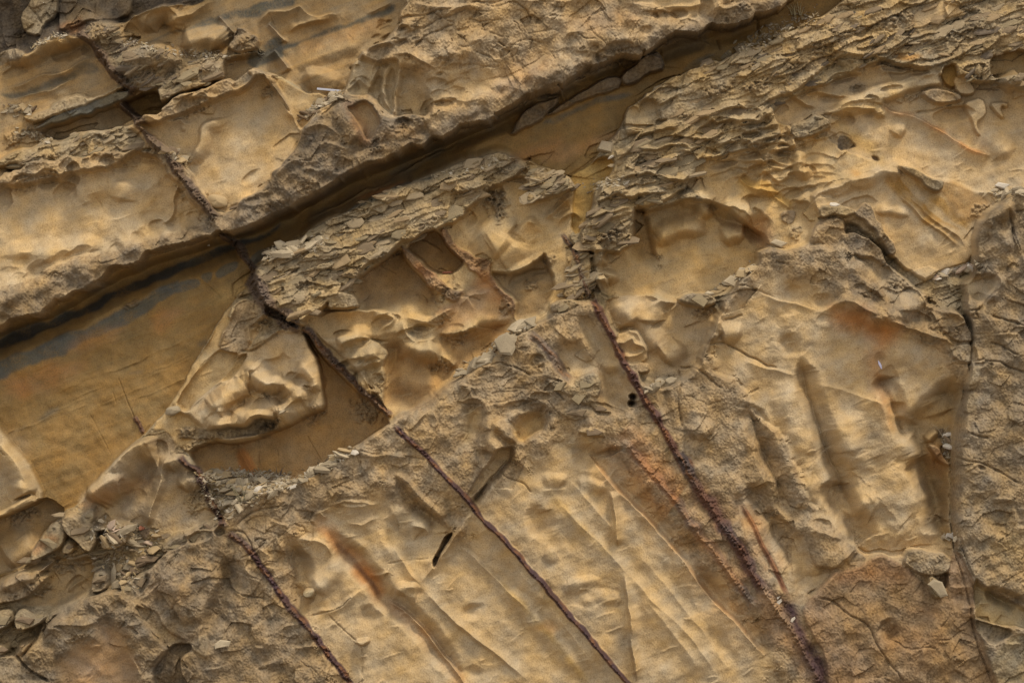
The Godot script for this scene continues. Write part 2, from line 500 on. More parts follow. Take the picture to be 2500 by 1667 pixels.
func upper_left():
	sheet(0, 0)
	plate("outcrop", "slab", [95, 70, 160, 0, 200, -120, 345, -60, 340, 80, 250, 150, 235, 230, 120, 190], -88, {"mat": "crust", "col": CRUST.lerp(GREY, .7), "k": .4, "rag": 4})
	plate("outcrop", "slab", [350, -40, 560, -60, 820, -60, 820, 70, 700, 100, 560, 120, 450, 150, 360, 190, 345, 120], -104, {"mat": "crust", "col": DARK.lerp(CRUST, .45), "k": .7, "rag": 6})
	plate("outcrop", "slab", [-60, 320, 60, 290, 150, 320, 120, 370, 0, 400, -60, 400], -96, {"mat": "crust", "col": CRUST.lerp(GREY, .4), "k": .7, "rag": 6})
	blot(440, 150, 90, 40, -10, RUST, .45)
	crack([150, 5, 200, 80, 250, 145])
	crack([820, 0, 815, 70])
	# banded bed: rim, folds, hollows, blue-grey bands
	crest([-40, 405, 130, 345, 250, 290, 330, 262, 480, 190, 560, 140, 640, 125, 740, 120], 34, 50, 26, {"soft": true, "rag": 10})
	crest([740, 190, 800, 130, 860, 80, 940, 65, 1020, 30, 1120, 5, 1300, -30], 40, 22, 60, {"rag": 8})
	crest([880, 190, 940, 120, 1060, 60, 1100, 150, 1060, 190], 22, 30, 26, {"soft": true})
	crest([1080, 110, 1190, 70, 1290, 20, 1370, -20], 22, 22, 30, {"rag": 8})
	scoop(1010, 120, 90, 55, -20, -30)
	scoop(420, 320, 110, 50, -22, -40)
	scoop(560, 300, 60, 60, 0, -22)
	scoop(80, 440, 90, 36, -18, -16)
	scoop(200, 390, 60, 34, -25, -18)
	crest([-20, 560, 120, 520, 250, 470, 330, 460, 440, 415, 520, 370, 590, 345], 15, 7, 34, {"rag": 5})
	crest([-20, 628, 100, 608, 210, 575, 330, 550, 470, 470], 9, 5, 26, {"rag": 5})
	dye([890, 268, 1060, 215, 1200, 165, 1400, 120, 1560, 85, 1830, 20, 1900, -60, 1700, -30, 1560, 20, 1420, 60, 1300, 100, 1120, 180, 1000, 235], SHALE, 1.0)
	dye([-30, 600, 100, 565, 280, 505, 330, 480, 560, 380, 600, 420, 570, 450, 430, 500, 300, 550, 160, 595, 0, 625], SHALE.lerp(OCHRE, .2), .95)
	plate("banded", "shale_band", [190, 805, 330, 735, 480, 690, 600, 622, 760, 560, 850, 585, 740, 655, 560, 712, 380, 772, 240, 822], -52, {"mat": "shale", "col": SHALE.lerp(GREY, .12), "l": .8, "f": .15, "rag": 7})
	plate("banded", "ledge_block", [110, 745, 200, 720, 290, 690, 330, 640, 400, 600, 500, 590, 560, 625, 640, 590, 760, 520, 780, 545, 700, 590, 560, 660, 400, 715, 230, 770], -46, {"mat": "flaky", "col": GREY.lerp(SAND, .4), "k": .4, "f": .1, "rag": 6, "top": 14})
	plate("banded", "hollow", [240, 830, 400, 775, 560, 720, 745, 655, 800, 720, 830, 745, 740, 800, 640, 810, 540, 830, 400, 860, 280, 890], -100, {"mat": "shale", "col": OCHRE.lerp(CRUST, .4), "l": .5, "rag": 6})
	plate("banded", "hollow", [750, 645, 860, 600, 1000, 555, 1040, 660, 1030, 725, 900, 735, 830, 730], -128, {"mat": "shale", "col": OCHRE, "l": .6, "rag": 4})
	plate("banded", "wedge", [490, 192, 620, 130, 740, 122, 760, 230, 900, 290, 1050, 310, 1200, 350, 1480, 330, 1640, 320, 1600, 350, 1420, 390, 1330, 430, 1200, 450, 1000, 540, 860, 590, 780, 540, 700, 440, 600, 320], -44, {"mat": "flaky", "col": CRUST.lerp(GREY, .4), "f": .55, "k": .6, "rag": 10, "foot": 9, "top": 20})
	crest([700, 450, 800, 390, 900, 330, 1000, 310, 1100, 360, 1150, 400], 26, 26, 60, {"soft": true})
	scoop(920, 470, 130, 36, -18, -26)
	plate("banded", "block", [1000, 540, 1150, 455, 1400, 380, 1420, 480, 1380, 520, 1200, 580, 1030, 645, 1010, 600], -22, {"mat": "flaky", "col": GREY.lerp(CRUST, .4), "f": .5, "k": .5, "rag": 7, "foot": 5, "top": 16})
	plate("banded", "block", [1440, 300, 1500, 170, 1560, 180, 1640, 250, 1630, 320, 1540, 345, 1480, 330], -34, {"mat": "crust", "col": CRUST, "k": .9, "f": .3, "rag": 9})
	plate("banded", "block", [1480, 570, 1510, 500, 1570, 460, 1620, 490, 1600, 520, 1540, 545], -14, {"mat": "crust", "col": CRUST.lerp(GREY, .5), "k": .5, "rag": 4})
	crest([1140, 290, 1250, 245, 1330, 230, 1400, 260, 1430, 300], 40, 40, 40, {"soft": true})
	crest([1380, 75, 1430, 140, 1500, 215], 22, 12, 22, {"ends": .1, "col": CRUST, "tint": .5})
	crest([1700, 140, 1760, 200, 1810, 260], 18, 10, 20, {"ends": .1, "col": CRUST, "tint": .6})
	crest([1735, 300, 1790, 370, 1840, 440], 24, 10, 30, {"ends": .1, "col": CRUST, "tint": .6})
	crack([870, 700, 1030, 650, 1220, 580, 1400, 520, 1480, 490], 6, 16)
	for v in [[485, 185, 560, 270, 640, 380, 700, 450, 780, 530, 850, 592], [735, 640, 790, 710, 850, 755, 960, 880, 1040, 960, 1110, 1060, 1160, 1130, 1250, 1240, 1330, 1340, 1390, 1425]]:
		crest(v, 26, 22, 12, {"bed": "overhang" if v[1] > 500 else "banded", "part": "rib", "mat": "crust", "ends": .04, "col": CRUST.lerp(PURPLE, .6), "tint": .95, "ribs": .5, "core": .75, "rag": 5})
	# overhanging bed, panel beside the banded rock
	sheet(0, 0)
	plate("overhang", "rim_beds", [-20, 1000, 200, 920, 400, 880, 560, 830, 700, 812, 800, 800, 930, 900, 1000, 965, 830, 965, 600, 985, 400, 1005, 200, 1045, -20, 1075], -16, {"mat": "flaky", "col": GREY.lerp(SAND, .2), "f": .8, "top": 16, "rag": 9})
	whole()
	plate("overhang", "hollow", [-260, 560, 0, 430, 60, 425, 130, 410, 200, 395, 260, 385, 310, 347, 350, 355, 390, 400, 440, 460, 483, 515, 440, 525, 380, 535, 330, 557, 250, 578, 180, 590, 120, 618, 60, 638, 0, 668, -260, 770], -26, {"top": 12, "foot": 30, "gy": .07, "rag": 10, "col": SAND.lerp(PALE, .4)})
	plate("overhang", "hollow", [312, 288, 360, 285, 420, 262, 480, 235, 560, 205, 600, 172, 622, 192, 660, 240, 687, 290, 697, 310, 682, 340, 645, 380, 618, 412, 590, 442, 560, 472, 525, 492, 497, 488, 470, 450, 430, 390, 390, 340, 350, 305], -34, {"top": 9, "foot": 9, "gy": .09, "rag": 7, "col": SAND.lerp(PALE, .4)})
	plate("overhang", "hollow", [622, 168, 700, 208, 740, 215, 760, 235, 725, 255, 702, 290, 690, 300, 662, 240, 642, 205], -58, {"top": 6, "foot": 10, "rag": 5, "col": SAND.lerp(YELLOW, .3)})
	sheet(0, 0)
	for s in [[150, 1180, 95, 60, -20, -36], [310, 1145, 75, 55, -10, -36], [440, 1150, 55, 55, 10, -32], [410, 1230, 70, 70, 0, -30], [470, 1082, 42, 40, 0, -32], [690, 1040, 48, 44, 10, -30], [620, 1020, 36, 26, 0, -20], [20, 1270, 50, 90, 10, -30], [80, 1090, 60, 44, 0, -26], [860, 870, 100, 60, 20, -40], [960, 1000, 120, 50, 0, -22], [760, 1060, 50, 40, 0, -16]]:
		scoop(s[0], s[1], s[2], s[3], s[4], s[5], .85)
	scoop(500, 1080, 34, 80, 10, 12, 0)
	scoop(740, 1060, 26, 90, 8, 14, 0)
	scoop(230, 1160, 22, 80, 5, 12, 0)
	crest([50, 1240, 110, 1150, 220, 1120, 300, 1090, 380, 1110, 480, 1120], 10, 10, 8)
	crest([520, 1240, 600, 1180, 700, 1160, 800, 1140, 900, 1060], 6, 50, 60, {"soft": true})
	crest([760, 1290, 785, 1200, 800, 1140], 9, 26, 40, {"soft": true})
	crest([480, 1290, 620, 1190, 720, 1200], 5, 40, 30, {"soft": true})
	scoop(1050, 1330, 120, 160, 30, -26, .3)
	scoop(1240, 1340, 80, 90, 20, -24, .4)
	crest([1120, 1130, 1130, 1200, 1100, 1270, 1110, 1320, 1080, 1400, 990, 1420], 14, 8, 16)
	scoop(1000, 1430, 50, 28, -20, -20, .8)
	crest([880, 760, 960, 745, 1010, 780, 1080, 780, 1150, 755, 1170, 790, 1230, 790], 16, 10, 26)
	crest([1470, 745, 1400, 765, 1340, 775, 1290, 815, 1295, 890, 1265, 950, 1230, 1000, 1170, 1040], 15, 26, 9, {"soft": true})
	scoop(1240, 670, 110, 50, -14, -30, .9)
	crest([1160, 640, 1240, 630, 1320, 610, 1430, 640], 14, 14, 10)
	scoop(1600, 1130, 70, 30, -40, -14, .5)
	scoop(1165, 820, 22, 18, 0, 8, 0)
	crest([1740, 520, 1780, 600, 1829, 700, 1880, 760], 18, 8, 24)
	sheet(0, 1)
	for s in [[250, 280, 74, 50, -25, -20], [120, 360, 60, 50, -35, -18], [500, 180, 70, 30, -30, -26], [400, 215, 60, 34, -25, -14], [120, 405, 44, 26, -25, -12], [600, 180, 60, 18, -8, -9], [1030, 140, 60, 40, -10, -12], [200, 330, 60, 30, -30, -12], [320, 240, 60, 26, -25, -10], [180, 230, 90, 26, -12, -8], [700, 190, 80, 20, -10, -7], [340, 170, 120, 20, -10, -8], [60, 300, 60, 30, -10, -9]]:
		scoop(s[0], s[1], s[2], s[3], s[4], s[5], .35)
	crest([150, 300, 220, 225, 330, 200, 440, 140, 560, 120, 700, 115], 9, 26, 20, {"soft": true})
	crest([-20, 195, 120, 185, 300, 160, 470, 150], 5, 30, 14, {"soft": true})


func upper_middle():
	sheet(1, 0)
	# bands and crests of the bed behind
	dye([200, 300, 330, 235, 500, 185, 560, 160, 700, 110, 860, 40, 940, 0, 940, 50, 820, 110, 700, 140, 620, 165, 520, 215, 430, 215, 330, 250, 260, 300, 170, 330], SHALE, 1.0)
	dye([-20, 380, 80, 290, 200, 210, 230, 300, 240, 350, 100, 380, 60, 420], SHALE, .95)
	crest([40, 170, 70, 100, 130, 60, 220, 70, 330, 15, 380, 60, 430, 110, 520, 90, 580, 60, 610, -10], 34, 16, 60, {"rag": 8})
	crest([240, 200, 330, 150, 430, 130, 540, 110], 16, 30, 10)
	crest([760, 75, 850, 30, 930, -5], 10, 6, 14)
	streak([300, 300, 480, 250, 700, 190, 900, 100], 26, RUST.lerp(YELLOW, .4), .4)
	crest([300, 440, 480, 320, 640, 290, 780, 240], 7, 60, 24, {"soft": true})
	crest([330, 490, 420, 470, 520, 490, 640, 530], 14, 20, 46, {"soft": true})
	crack([630, 205, 690, 260], 3, 4)
	# flutes at the end of the dome
	plate("overhang", "hollow", [640, 590, 655, 480, 685, 385, 740, 365, 800, 390, 850, 410, 900, 390, 970, 380, 985, 440, 962, 560, 945, 700, 935, 750, 890, 720, 850, 660, 800, 600, 720, 610], -26, {"col": GREY.lerp(SAND, .5), "rag": 5, "top": 12, "foot": 8, "gx": .08, "k": .1})
	plate("overhang", "hollow", [943, 748, 962, 560, 985, 445, 1100, 470, 1190, 540, 1175, 620, 1160, 740, 1060, 735, 1000, 735], -40, {"col": SAND.lerp(GREY, .35), "rag": 5, "top": 20, "foot": 5, "gx": -.05})
	for s in [[740, 400, 46, 26, 0], [700, 430, 40, 24, 10], [740, 545, 60, 60, 0], [690, 560, 34, 50, 0], [840, 510, 40, 90, 8], [830, 600, 46, 100, 10], [880, 420, 30, 30, 0], [920, 600, 30, 140, 4], [870, 660, 30, 70, 0]]:
		scoop(s[0], s[1], s[2], s[3], s[4], -22, .6)
	crest([800, 600, 795, 530, 830, 450, 850, 410], 12, 14, 10)
	crest([938, 750, 890, 630, 872, 540, 905, 430, 960, 380], 13, 12, 16)
	crest([942, 748, 958, 560, 985, 440], 22, 8, 12, {"ends": .1})
	crest([640, 580, 700, 520, 720, 495, 770, 540, 800, 570], 12, 12, 16)
	# beds at the edge of the dome
	for s in [[700, 360, 830, 300, 960, 260, 1060, 240], [840, 240, 900, 200, 1000, 160, 1080, 200], [930, 350, 1030, 340, 1100, 380, 1180, 420, 1250, 480], [760, 330, 880, 280, 980, 290]]:
		crest(s, 13, 24, 8)
	for k in 22:
		scoop(rng.randf_range(820, 1120), rng.randf_range(110, 330), rng.randf_range(18, 44), rng.randf_range(12, 24), -20, rng.randf_range(-14, -6), .7)
	plate("overhang", "hollow", [1090, 500, 1180, 440, 1300, 470, 1420, 450, 1560, 440, 1700, 420, 1829, 360, 1900, 350, 1880, 430, 1829, 470, 1700, 520, 1560, 560, 1500, 600, 1400, 660, 1250, 640, 1170, 640], -17, {"top": 40, "foot": 26, "rag": 14, "col": SAND.lerp(CRUST, .2), "gy": .08, "keep": .2, "k": .2})
	for s in [[1220, 540, 60, 44, 0, -20], [1240, 610, 60, 34, 0, -16], [1330, 590, 70, 30, -10, -10], [1330, 440, 70, 26, -10, -12], [1160, 700, 40, 70, 10, -20]]:
		scoop(s[0], s[1], s[2], s[3], s[4], s[5], .6)
	for k in 40:
		scoop(rng.randf_range(1200, 1420), rng.randf_range(380, 660), rng.randf_range(16, 40), rng.randf_range(10, 20), -15, rng.randf_range(-9, -3), .6)
	crest([1190, 640, 1280, 610, 1360, 640, 1440, 660, 1520, 610], 10, 30, 12)
	# brown wedge under it
	plate("overhang", "wedge", [-40, 1310, 0, 1262, 110, 1212, 180, 1150, 160, 1105, 240, 1040, 290, 1000, 340, 920, 370, 850, 390, 800, 470, 740, 560, 680, 620, 650, 700, 640, 800, 640, 860, 740, 920, 780, 1000, 740, 1100, 745, 1150, 790, 1100, 900, 1000, 985, 940, 1005, 720, 1065, 500, 1200, 330, 1325, 200, 1365, 40, 1445, -40, 1455], 14, {"mat": "crust", "col": CRUST.lerp(DARK, .35), "k": 1.0, "rag": 8, "top": 10, "foot": 12})
	plate("overhang", "hollow", [640, 690, 700, 665, 800, 660, 860, 790, 830, 830, 790, 890, 740, 840, 690, 750], -14, {"col": SAND.lerp(CRUST, .35), "top": 12, "foot": 9, "rag": 6})
	crest([560, 690, 640, 760, 700, 850, 760, 900], 12, 30, 30, {"soft": true})
	crest([360, 850, 470, 800, 560, 820, 620, 900], 8, 20, 14)
	crest([440, 960, 520, 910, 620, 960, 700, 950], 9, 10, 30)
	crest([360, 1100, 420, 1070, 470, 1090, 520, 1080], 9, 8, 22)
	crest([170, 1160, 280, 1040, 360, 1030, 460, 1040], 8, 8, 24)
	scoop(1010, 800, 60, 40, 0, -24, .9)
	scoop(1240, 680, 80, 36, -10, -22, .9)
	dye([450, 1180, 560, 1100, 700, 1050, 720, 1065, 600, 1130, 500, 1200], PURPLE.lerp(CRUST, .3), .7)
	blot(720, 780, 40, 160, -30, RUST.lerp(CRUST, .4), .55)
	blot(980, 900, 150, 60, -15, RUST.lerp(CRUST, .6), .35)
	# dome: jointed crust
	for c in [[985, 120, 1200, 80, 1330, 60, 1450, 30, 1560, 30, 1829, -30], [1100, 210, 1280, 120, 1420, 60], [1040, 310, 1160, 230, 1260, 190, 1340, 165]]:
		crack(c, 5, 10, 10)
	crest([1040, 20, 1200, 50, 1330, 60, 1500, 20], 13, 10, 26)
	crest([1260, 110, 1330, 70, 1440, 40], 8, 8, 12)


func overhang_cracks():
	sheet(2, 0)
	var p := RandomNumberGenerator.new()
	p.seed = 5
	for k in 46:
		var x := p.randf_range(-600, 560)
		var y := p.randf_range(-30, 330) - x * .08
		var a := [x, y]
		var dir := p.randf_range(-.5, .15) if p.randf() < .68 else p.randf_range(1.0, 2.0)
		for j in p.randi_range(2, 5):
			dir += p.randf_range(-.55, .55)
			x += cos(dir) * p.randf_range(25, 50)
			y += sin(dir) * p.randf_range(18, 40)
			a.append(x)
			a.append(y)
		crack(a, p.randf_range(3, 5), p.randf_range(3, 8), 8)
	crest([-20, 40, 260, -10, 400, 10, 560, 0, 700, 10, 780, 60], 8, 8, 26, {"rag": 8})
	# caves at the far end of the overhanging bed
	plate("overhang", "hollow", [900, 10, 1000, -80, 1500, -80, 1400, 40, 1320, 110, 1220, 130, 1100, 70, 1000, 40], -12, {"col": SAND, "top": 10, "foot": 14, "rag": 8})
	for s in [[1110, 120, 80, 44, 5, -30], [1200, 90, 60, 30, 0, -24], [1370, 60, 40, 110, 5, -40], [1250, 150, 50, 24, 0, -16], [1010, 100, 60, 20, 10, -14], [1480, 140, 60, 50, 0, -20]]:
		scoop(s[0], s[1], s[2], s[3], s[4], s[5], .7)
	crest([1020, 90, 1130, 40, 1240, 50, 1330, 30, 1360, -20], 12, 18, 16)
	crest([1420, -20, 1440, 60, 1540, 60, 1600, 20], 10, 14, 14)
	dye([1180, 200, 1300, 150, 1420, 130, 1560, 120, 1700, 60, 1829, 0, 1829, 40, 1700, 90, 1560, 160, 1420, 180, 1280, 230], PURPLE.lerp(CRUST, .55), .7)
	dye([500, 440, 620, 380, 720, 330, 700, 450, 600, 470], PURPLE.lerp(CRUST, .7), .5)
	scoop(800, 340, 120, 60, -20, -26, .6)
	scoop(850, 395, 70, 40, -10, -36, .5)
	scoop(590, 470, 70, 40, -20, -40, .2)
	scoop(380, 585, 70, 36, -20, -44, .2)
	blot(200, 500, 200, 120, -20, RUST.lerp(CRUST, .55), .4)
	blot(700, 150, 260, 60, -10, RUST.lerp(CRUST, .6), .3)
	crest([-20, 660, 120, 600, 250, 560, 420, 490, 560, 410, 700, 310, 900, 230, 1100, 160], 12, 70, 50, {"soft": true, "rag": 14})


func mudstone():
	whole()
	# shale with the lip's shade painted in, then the blue-grey seam and pale joints
	dye([-260, 870, 0, 765, 120, 725, 300, 645, 440, 580, 560, 545, 640, 510, 640, 522, 520, 578, 400, 622, 250, 690, 100, 757, 0, 798, -260, 898], Color(.05, .047, .035), .95)  # dark shale, blackened further to paint in the overhang's shadow
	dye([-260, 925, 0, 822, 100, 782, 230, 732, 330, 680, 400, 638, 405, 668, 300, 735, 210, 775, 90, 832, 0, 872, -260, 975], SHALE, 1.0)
	sheet(0, 1)
	for q in [[900, 480, 1000, 410, 1070, 390, 1075, 440, 1000, 490, 890, 540], [1085, 385, 1150, 345, 1240, 330, 1270, 375, 1180, 410, 1095, 440], [1250, 315, 1335, 285, 1335, 340, 1300, 370], [1345, 300, 1400, 250, 1510, 210, 1500, 270, 1400, 330, 1365, 340], [1130, 250, 1200, 190, 1300, 190, 1290, 230, 1180, 265], [1570, 200, 1640, 140, 1760, 110, 1740, 170, 1660, 210, 1600, 260]]:
		dye(q, SHALE, .9, 3.0, 3.0)
	for q in [[220, 1230, 290, 1180, 360, 1160, 330, 1210, 250, 1250], [800, 950, 900, 915, 880, 935], [960, 890, 1040, 850, 1030, 870], [1240, 750, 1300, 720, 1310, 750, 1250, 780], [30, 1330, 150, 1270, 130, 1300]]:
		dye(q, SHALE.lerp(OCHRE, .3), .7, 4.0, 8.0)
	blot(80, 1400, 110, 70, 30, SHALE.lerp(SAND, .4), .5)
	blot(300, 960, 240, 70, -20, RUST, .42)
	blot(1050, 590, 120, 50, -20, RUST, .4)
	blot(60, 1040, 90, 60, 0, RUST, .4)
	blot(600, 720, 200, 60, -22, RUST.lerp(SAND, .3), .35)
	blot(1450, 430, 180, 50, -22, YELLOW, .4)
	for y in [620, 830, 1010]:
		crest([1480, y - 420, 1200, y - 300, 900, y - 170, 600, y - 60 + 20, 300, y + 60, 0, y + 160], 1.2, 6, 20, {"rag": 9, "ends": .3})
	var beds_p := RandomNumberGenerator.new()
	beds_p.seed = 17
	for k in 26:
		var x := beds_p.randf_range(0, 1100)
		var y := beds_p.randf_range(700, 1420) - x * .36
		var long := beds_p.randf_range(180, 520)
		crest([x, y, x + long * .35, y - long * .13, x + long * .7, y - long * .28, x + long, y - long * .41], beds_p.randf_range(.8, 2.2), 2.5, beds_p.randf_range(5, 12), {"rag": 5, "ends": .3})
	crack([735, 960, 770, 1070, 820, 1190, 850, 1260], 3, 4, 3)
	crack([550, 1200, 620, 1340, 700, 1470], 2.5, 2, 3)
	crack([700, 1060, 720, 1140], 3, 3, 3)
	crack([1250, 330, 1330, 400, 1400, 470], 3, 4, 3)
	crest([830, 1210, 860, 1260, 890, 1310, 915, 1330], 6, 10, 10, {"bed": "mudstone", "part": "iron_vein", "ends": .2, "col": PURPLE, "tint": .85, "ribs": .8, "core": .7})
	# broken rib across the recess
	crest([1385, 50, 1470, 110, 1530, 180, 1610, 290], 52, 16, 12, {"bed": "mudstone", "part": "rib", "mat": "crust", "ends": .05, "col": CRUST.lerp(PURPLE, .6), "tint": 1.0, "ribs": .6, "core": .7})
	# ragged, knobbly lip
	whole()
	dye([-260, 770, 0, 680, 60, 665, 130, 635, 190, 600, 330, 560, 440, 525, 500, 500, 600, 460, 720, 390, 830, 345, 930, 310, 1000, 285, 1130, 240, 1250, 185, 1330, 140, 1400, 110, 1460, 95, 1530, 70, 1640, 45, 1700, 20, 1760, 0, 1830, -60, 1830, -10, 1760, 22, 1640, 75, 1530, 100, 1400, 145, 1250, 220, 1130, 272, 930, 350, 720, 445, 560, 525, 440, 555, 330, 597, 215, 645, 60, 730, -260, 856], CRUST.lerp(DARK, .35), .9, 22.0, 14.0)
	var lip := pts([-100, 775, 0, 742, 60, 720, 130, 694, 215, 634, 330, 584, 440, 543, 500, 529, 560, 512, 640, 482, 720, 432, 830, 378, 930, 338, 1060, 282, 1130, 260, 1250, 207, 1330, 162, 1460, 118, 1530, 90, 1640, 62, 1760, 14])
	org = Vector2.ZERO
	scl = 1.0
	for n in lip.size() - 1:
		for k in int(lip[n].distance_to(lip[n + 1]) / 9):
			var q := lip[n].lerp(lip[n + 1], rng.randf()) + Vector2(rng.randf_range(-6, 6), rng.randf_range(-52, 8))
			scoop(q.x, q.y, rng.randf_range(12, 34), rng.randf_range(8, 20), rng.randf_range(-50, 10), rng.randf_range(-20, 16), .3)
	# deepest part right under the lip
	whole()
	crest([900, 378, 930, 367, 1060, 312, 1180, 262, 1250, 237, 1330, 192, 1460, 147, 1545, 104, 1700, 66, 1830, 10], -12, 14, 26, {"soft": true, "ends": .2})
	crest([-260, 868, 0, 768, 60, 745, 130, 722, 215, 665, 370, 598, 500, 560, 640, 512, 720, 462, 830, 406, 930, 367, 1040, 322, 1180, 262], -34, 16, 50, {"soft": true, "ends": .16})
	sheet(1, 0)
	for q in [[780, 1250, 880, 1190, 920, 1230, 860, 1270, 790, 1290], [920, 1190, 1020, 1140, 1060, 1150, 1000, 1190, 940, 1210], [640, 1330, 760, 1270, 770, 1300, 660, 1350], [1100, 1150, 1200, 1110, 1190, 1140]]:
		dye(q, SHALE, .9, 4.0, 4.0)
	dye([880, 1090, 1000, 1000, 1250, 890, 1260, 960, 1100, 1050, 950, 1100], SHALE.lerp(OCHRE, .35), .6)
	for q in [[330, 1420, 560, 1300, 760, 1200, 1000, 1110], [420, 1440, 640, 1330, 860, 1230], [900, 1110, 1060, 1030, 1240, 950, 1400, 880]]:
		crest(q, 7, 5, 16, {"rag": 9, "ends": .3})
	dye([330, 1400, 600, 1240, 900, 1090, 1060, 1040, 1060, 1130, 720, 1270, 440, 1420], OCHRE.lerp(DARK, .5), .7, 12.0, 8.0)
	streak([680, 1270, 800, 1230, 930, 1180, 1020, 1140], 10, RUST, .6)
	sheet(2, 0)
	plate("mudstone", "block", [110, 855, 150, 780, 190, 700, 300, 640, 430, 590, 420, 640, 350, 700, 330, 750, 220, 810], -84, {"mat": "crust", "col": DARK.lerp(CRUST, .6), "k": .7, "rag": 6})
	plate("mudstone", "mudstone_step", [330, 720, 450, 640, 600, 560, 720, 480, 830, 460, 830, 540, 740, 580, 640, 610, 540, 640, 430, 700], -92, {"mat": "crust", "col": DARK.lerp(CRUST, .6), "l": .5, "rag": 6})
	plate("mudstone", "mudstone_step", [830, 460, 980, 330, 1100, 300, 1110, 430, 1040, 450, 980, 480, 950, 510, 880, 530, 830, 520], -82, {"mat": "crust", "col": DARK.lerp(CRUST, .5), "l": .3, "k": .5, "rag": 6})
	dye([330, 760, 480, 690, 640, 640, 760, 590, 900, 560, 860, 600, 700, 650, 560, 700, 420, 760], SHALE, .8)
	dye([1210, 430, 1320, 360, 1460, 310, 1400, 360, 1290, 430], SHALE.lerp(GREY, .2), .8)
	dye([1120, 280, 1280, 220, 1400, 200, 1420, 260, 1250, 330, 1120, 360], SHALE.lerp(OCHRE, .4), .6)
	blot(560, 930, 260, 50, -22, RUST.lerp(SAND, .35), .45)
	blot(300, 950, 200, 50, -20, RUST.lerp(CRUST, .3), .4)
	crack([1100, 300, 1095, 430], 5, 10)
	crack([1720, 80, 1735, 200], 6, 12)
	crack([1460, 230, 1475, 300], 6, 12)
	crest([100, 990, 220, 1030, 320, 1000], 7, 8, 12)
	# lump at the picture's edge and the sand under it
	sheet(0, 2)
	plate("shell", "shell_rock", [-700, 200, -500, -330, -100, -200, 0, -20, 100, 90, 190, 215, 268, 382, 180, 432, 60, 492, -10, 515, -300, 620, -700, 800], -50, {"col": SAND.lerp(GREY, .25), "rag": 4, "top": 10, "foot": 6, "gx": .03})
	crest([-10, 10, 90, 140, 150, 240, 210, 370], 26, 12, 46, {"soft": true, "ends": .1})
	crest([210, 380, 100, 440, 0, 500, -200, 580], 26, 30, 10, {"ends": .02, "soft": true})
	crest([60, 490, 130, 400, 140, 260], 12, 30, 24, {"soft": true})
	crack([-10, 20, 90, 110], 5, 8, 10)
	crack([10, 80, 40, 110], 4, 8, 10)
	plate("mudstone", "hollow", [-700, 820, -300, 630, 0, 520, 180, 440, 265, 392, 330, 420, 400, 470, 330, 560, 240, 650, 190, 790, 100, 840, 0, 880, -700, 1150], -98, {"col": SAND.lerp(OCHRE, .3), "gy": .14, "rag": 4})
	crest([270, 385, 340, 440, 400, 470], 8, 7, 10)
	crest([-20, 800, 90, 740, 160, 720, 240, 680], 26, 60, 50, {"soft": true})


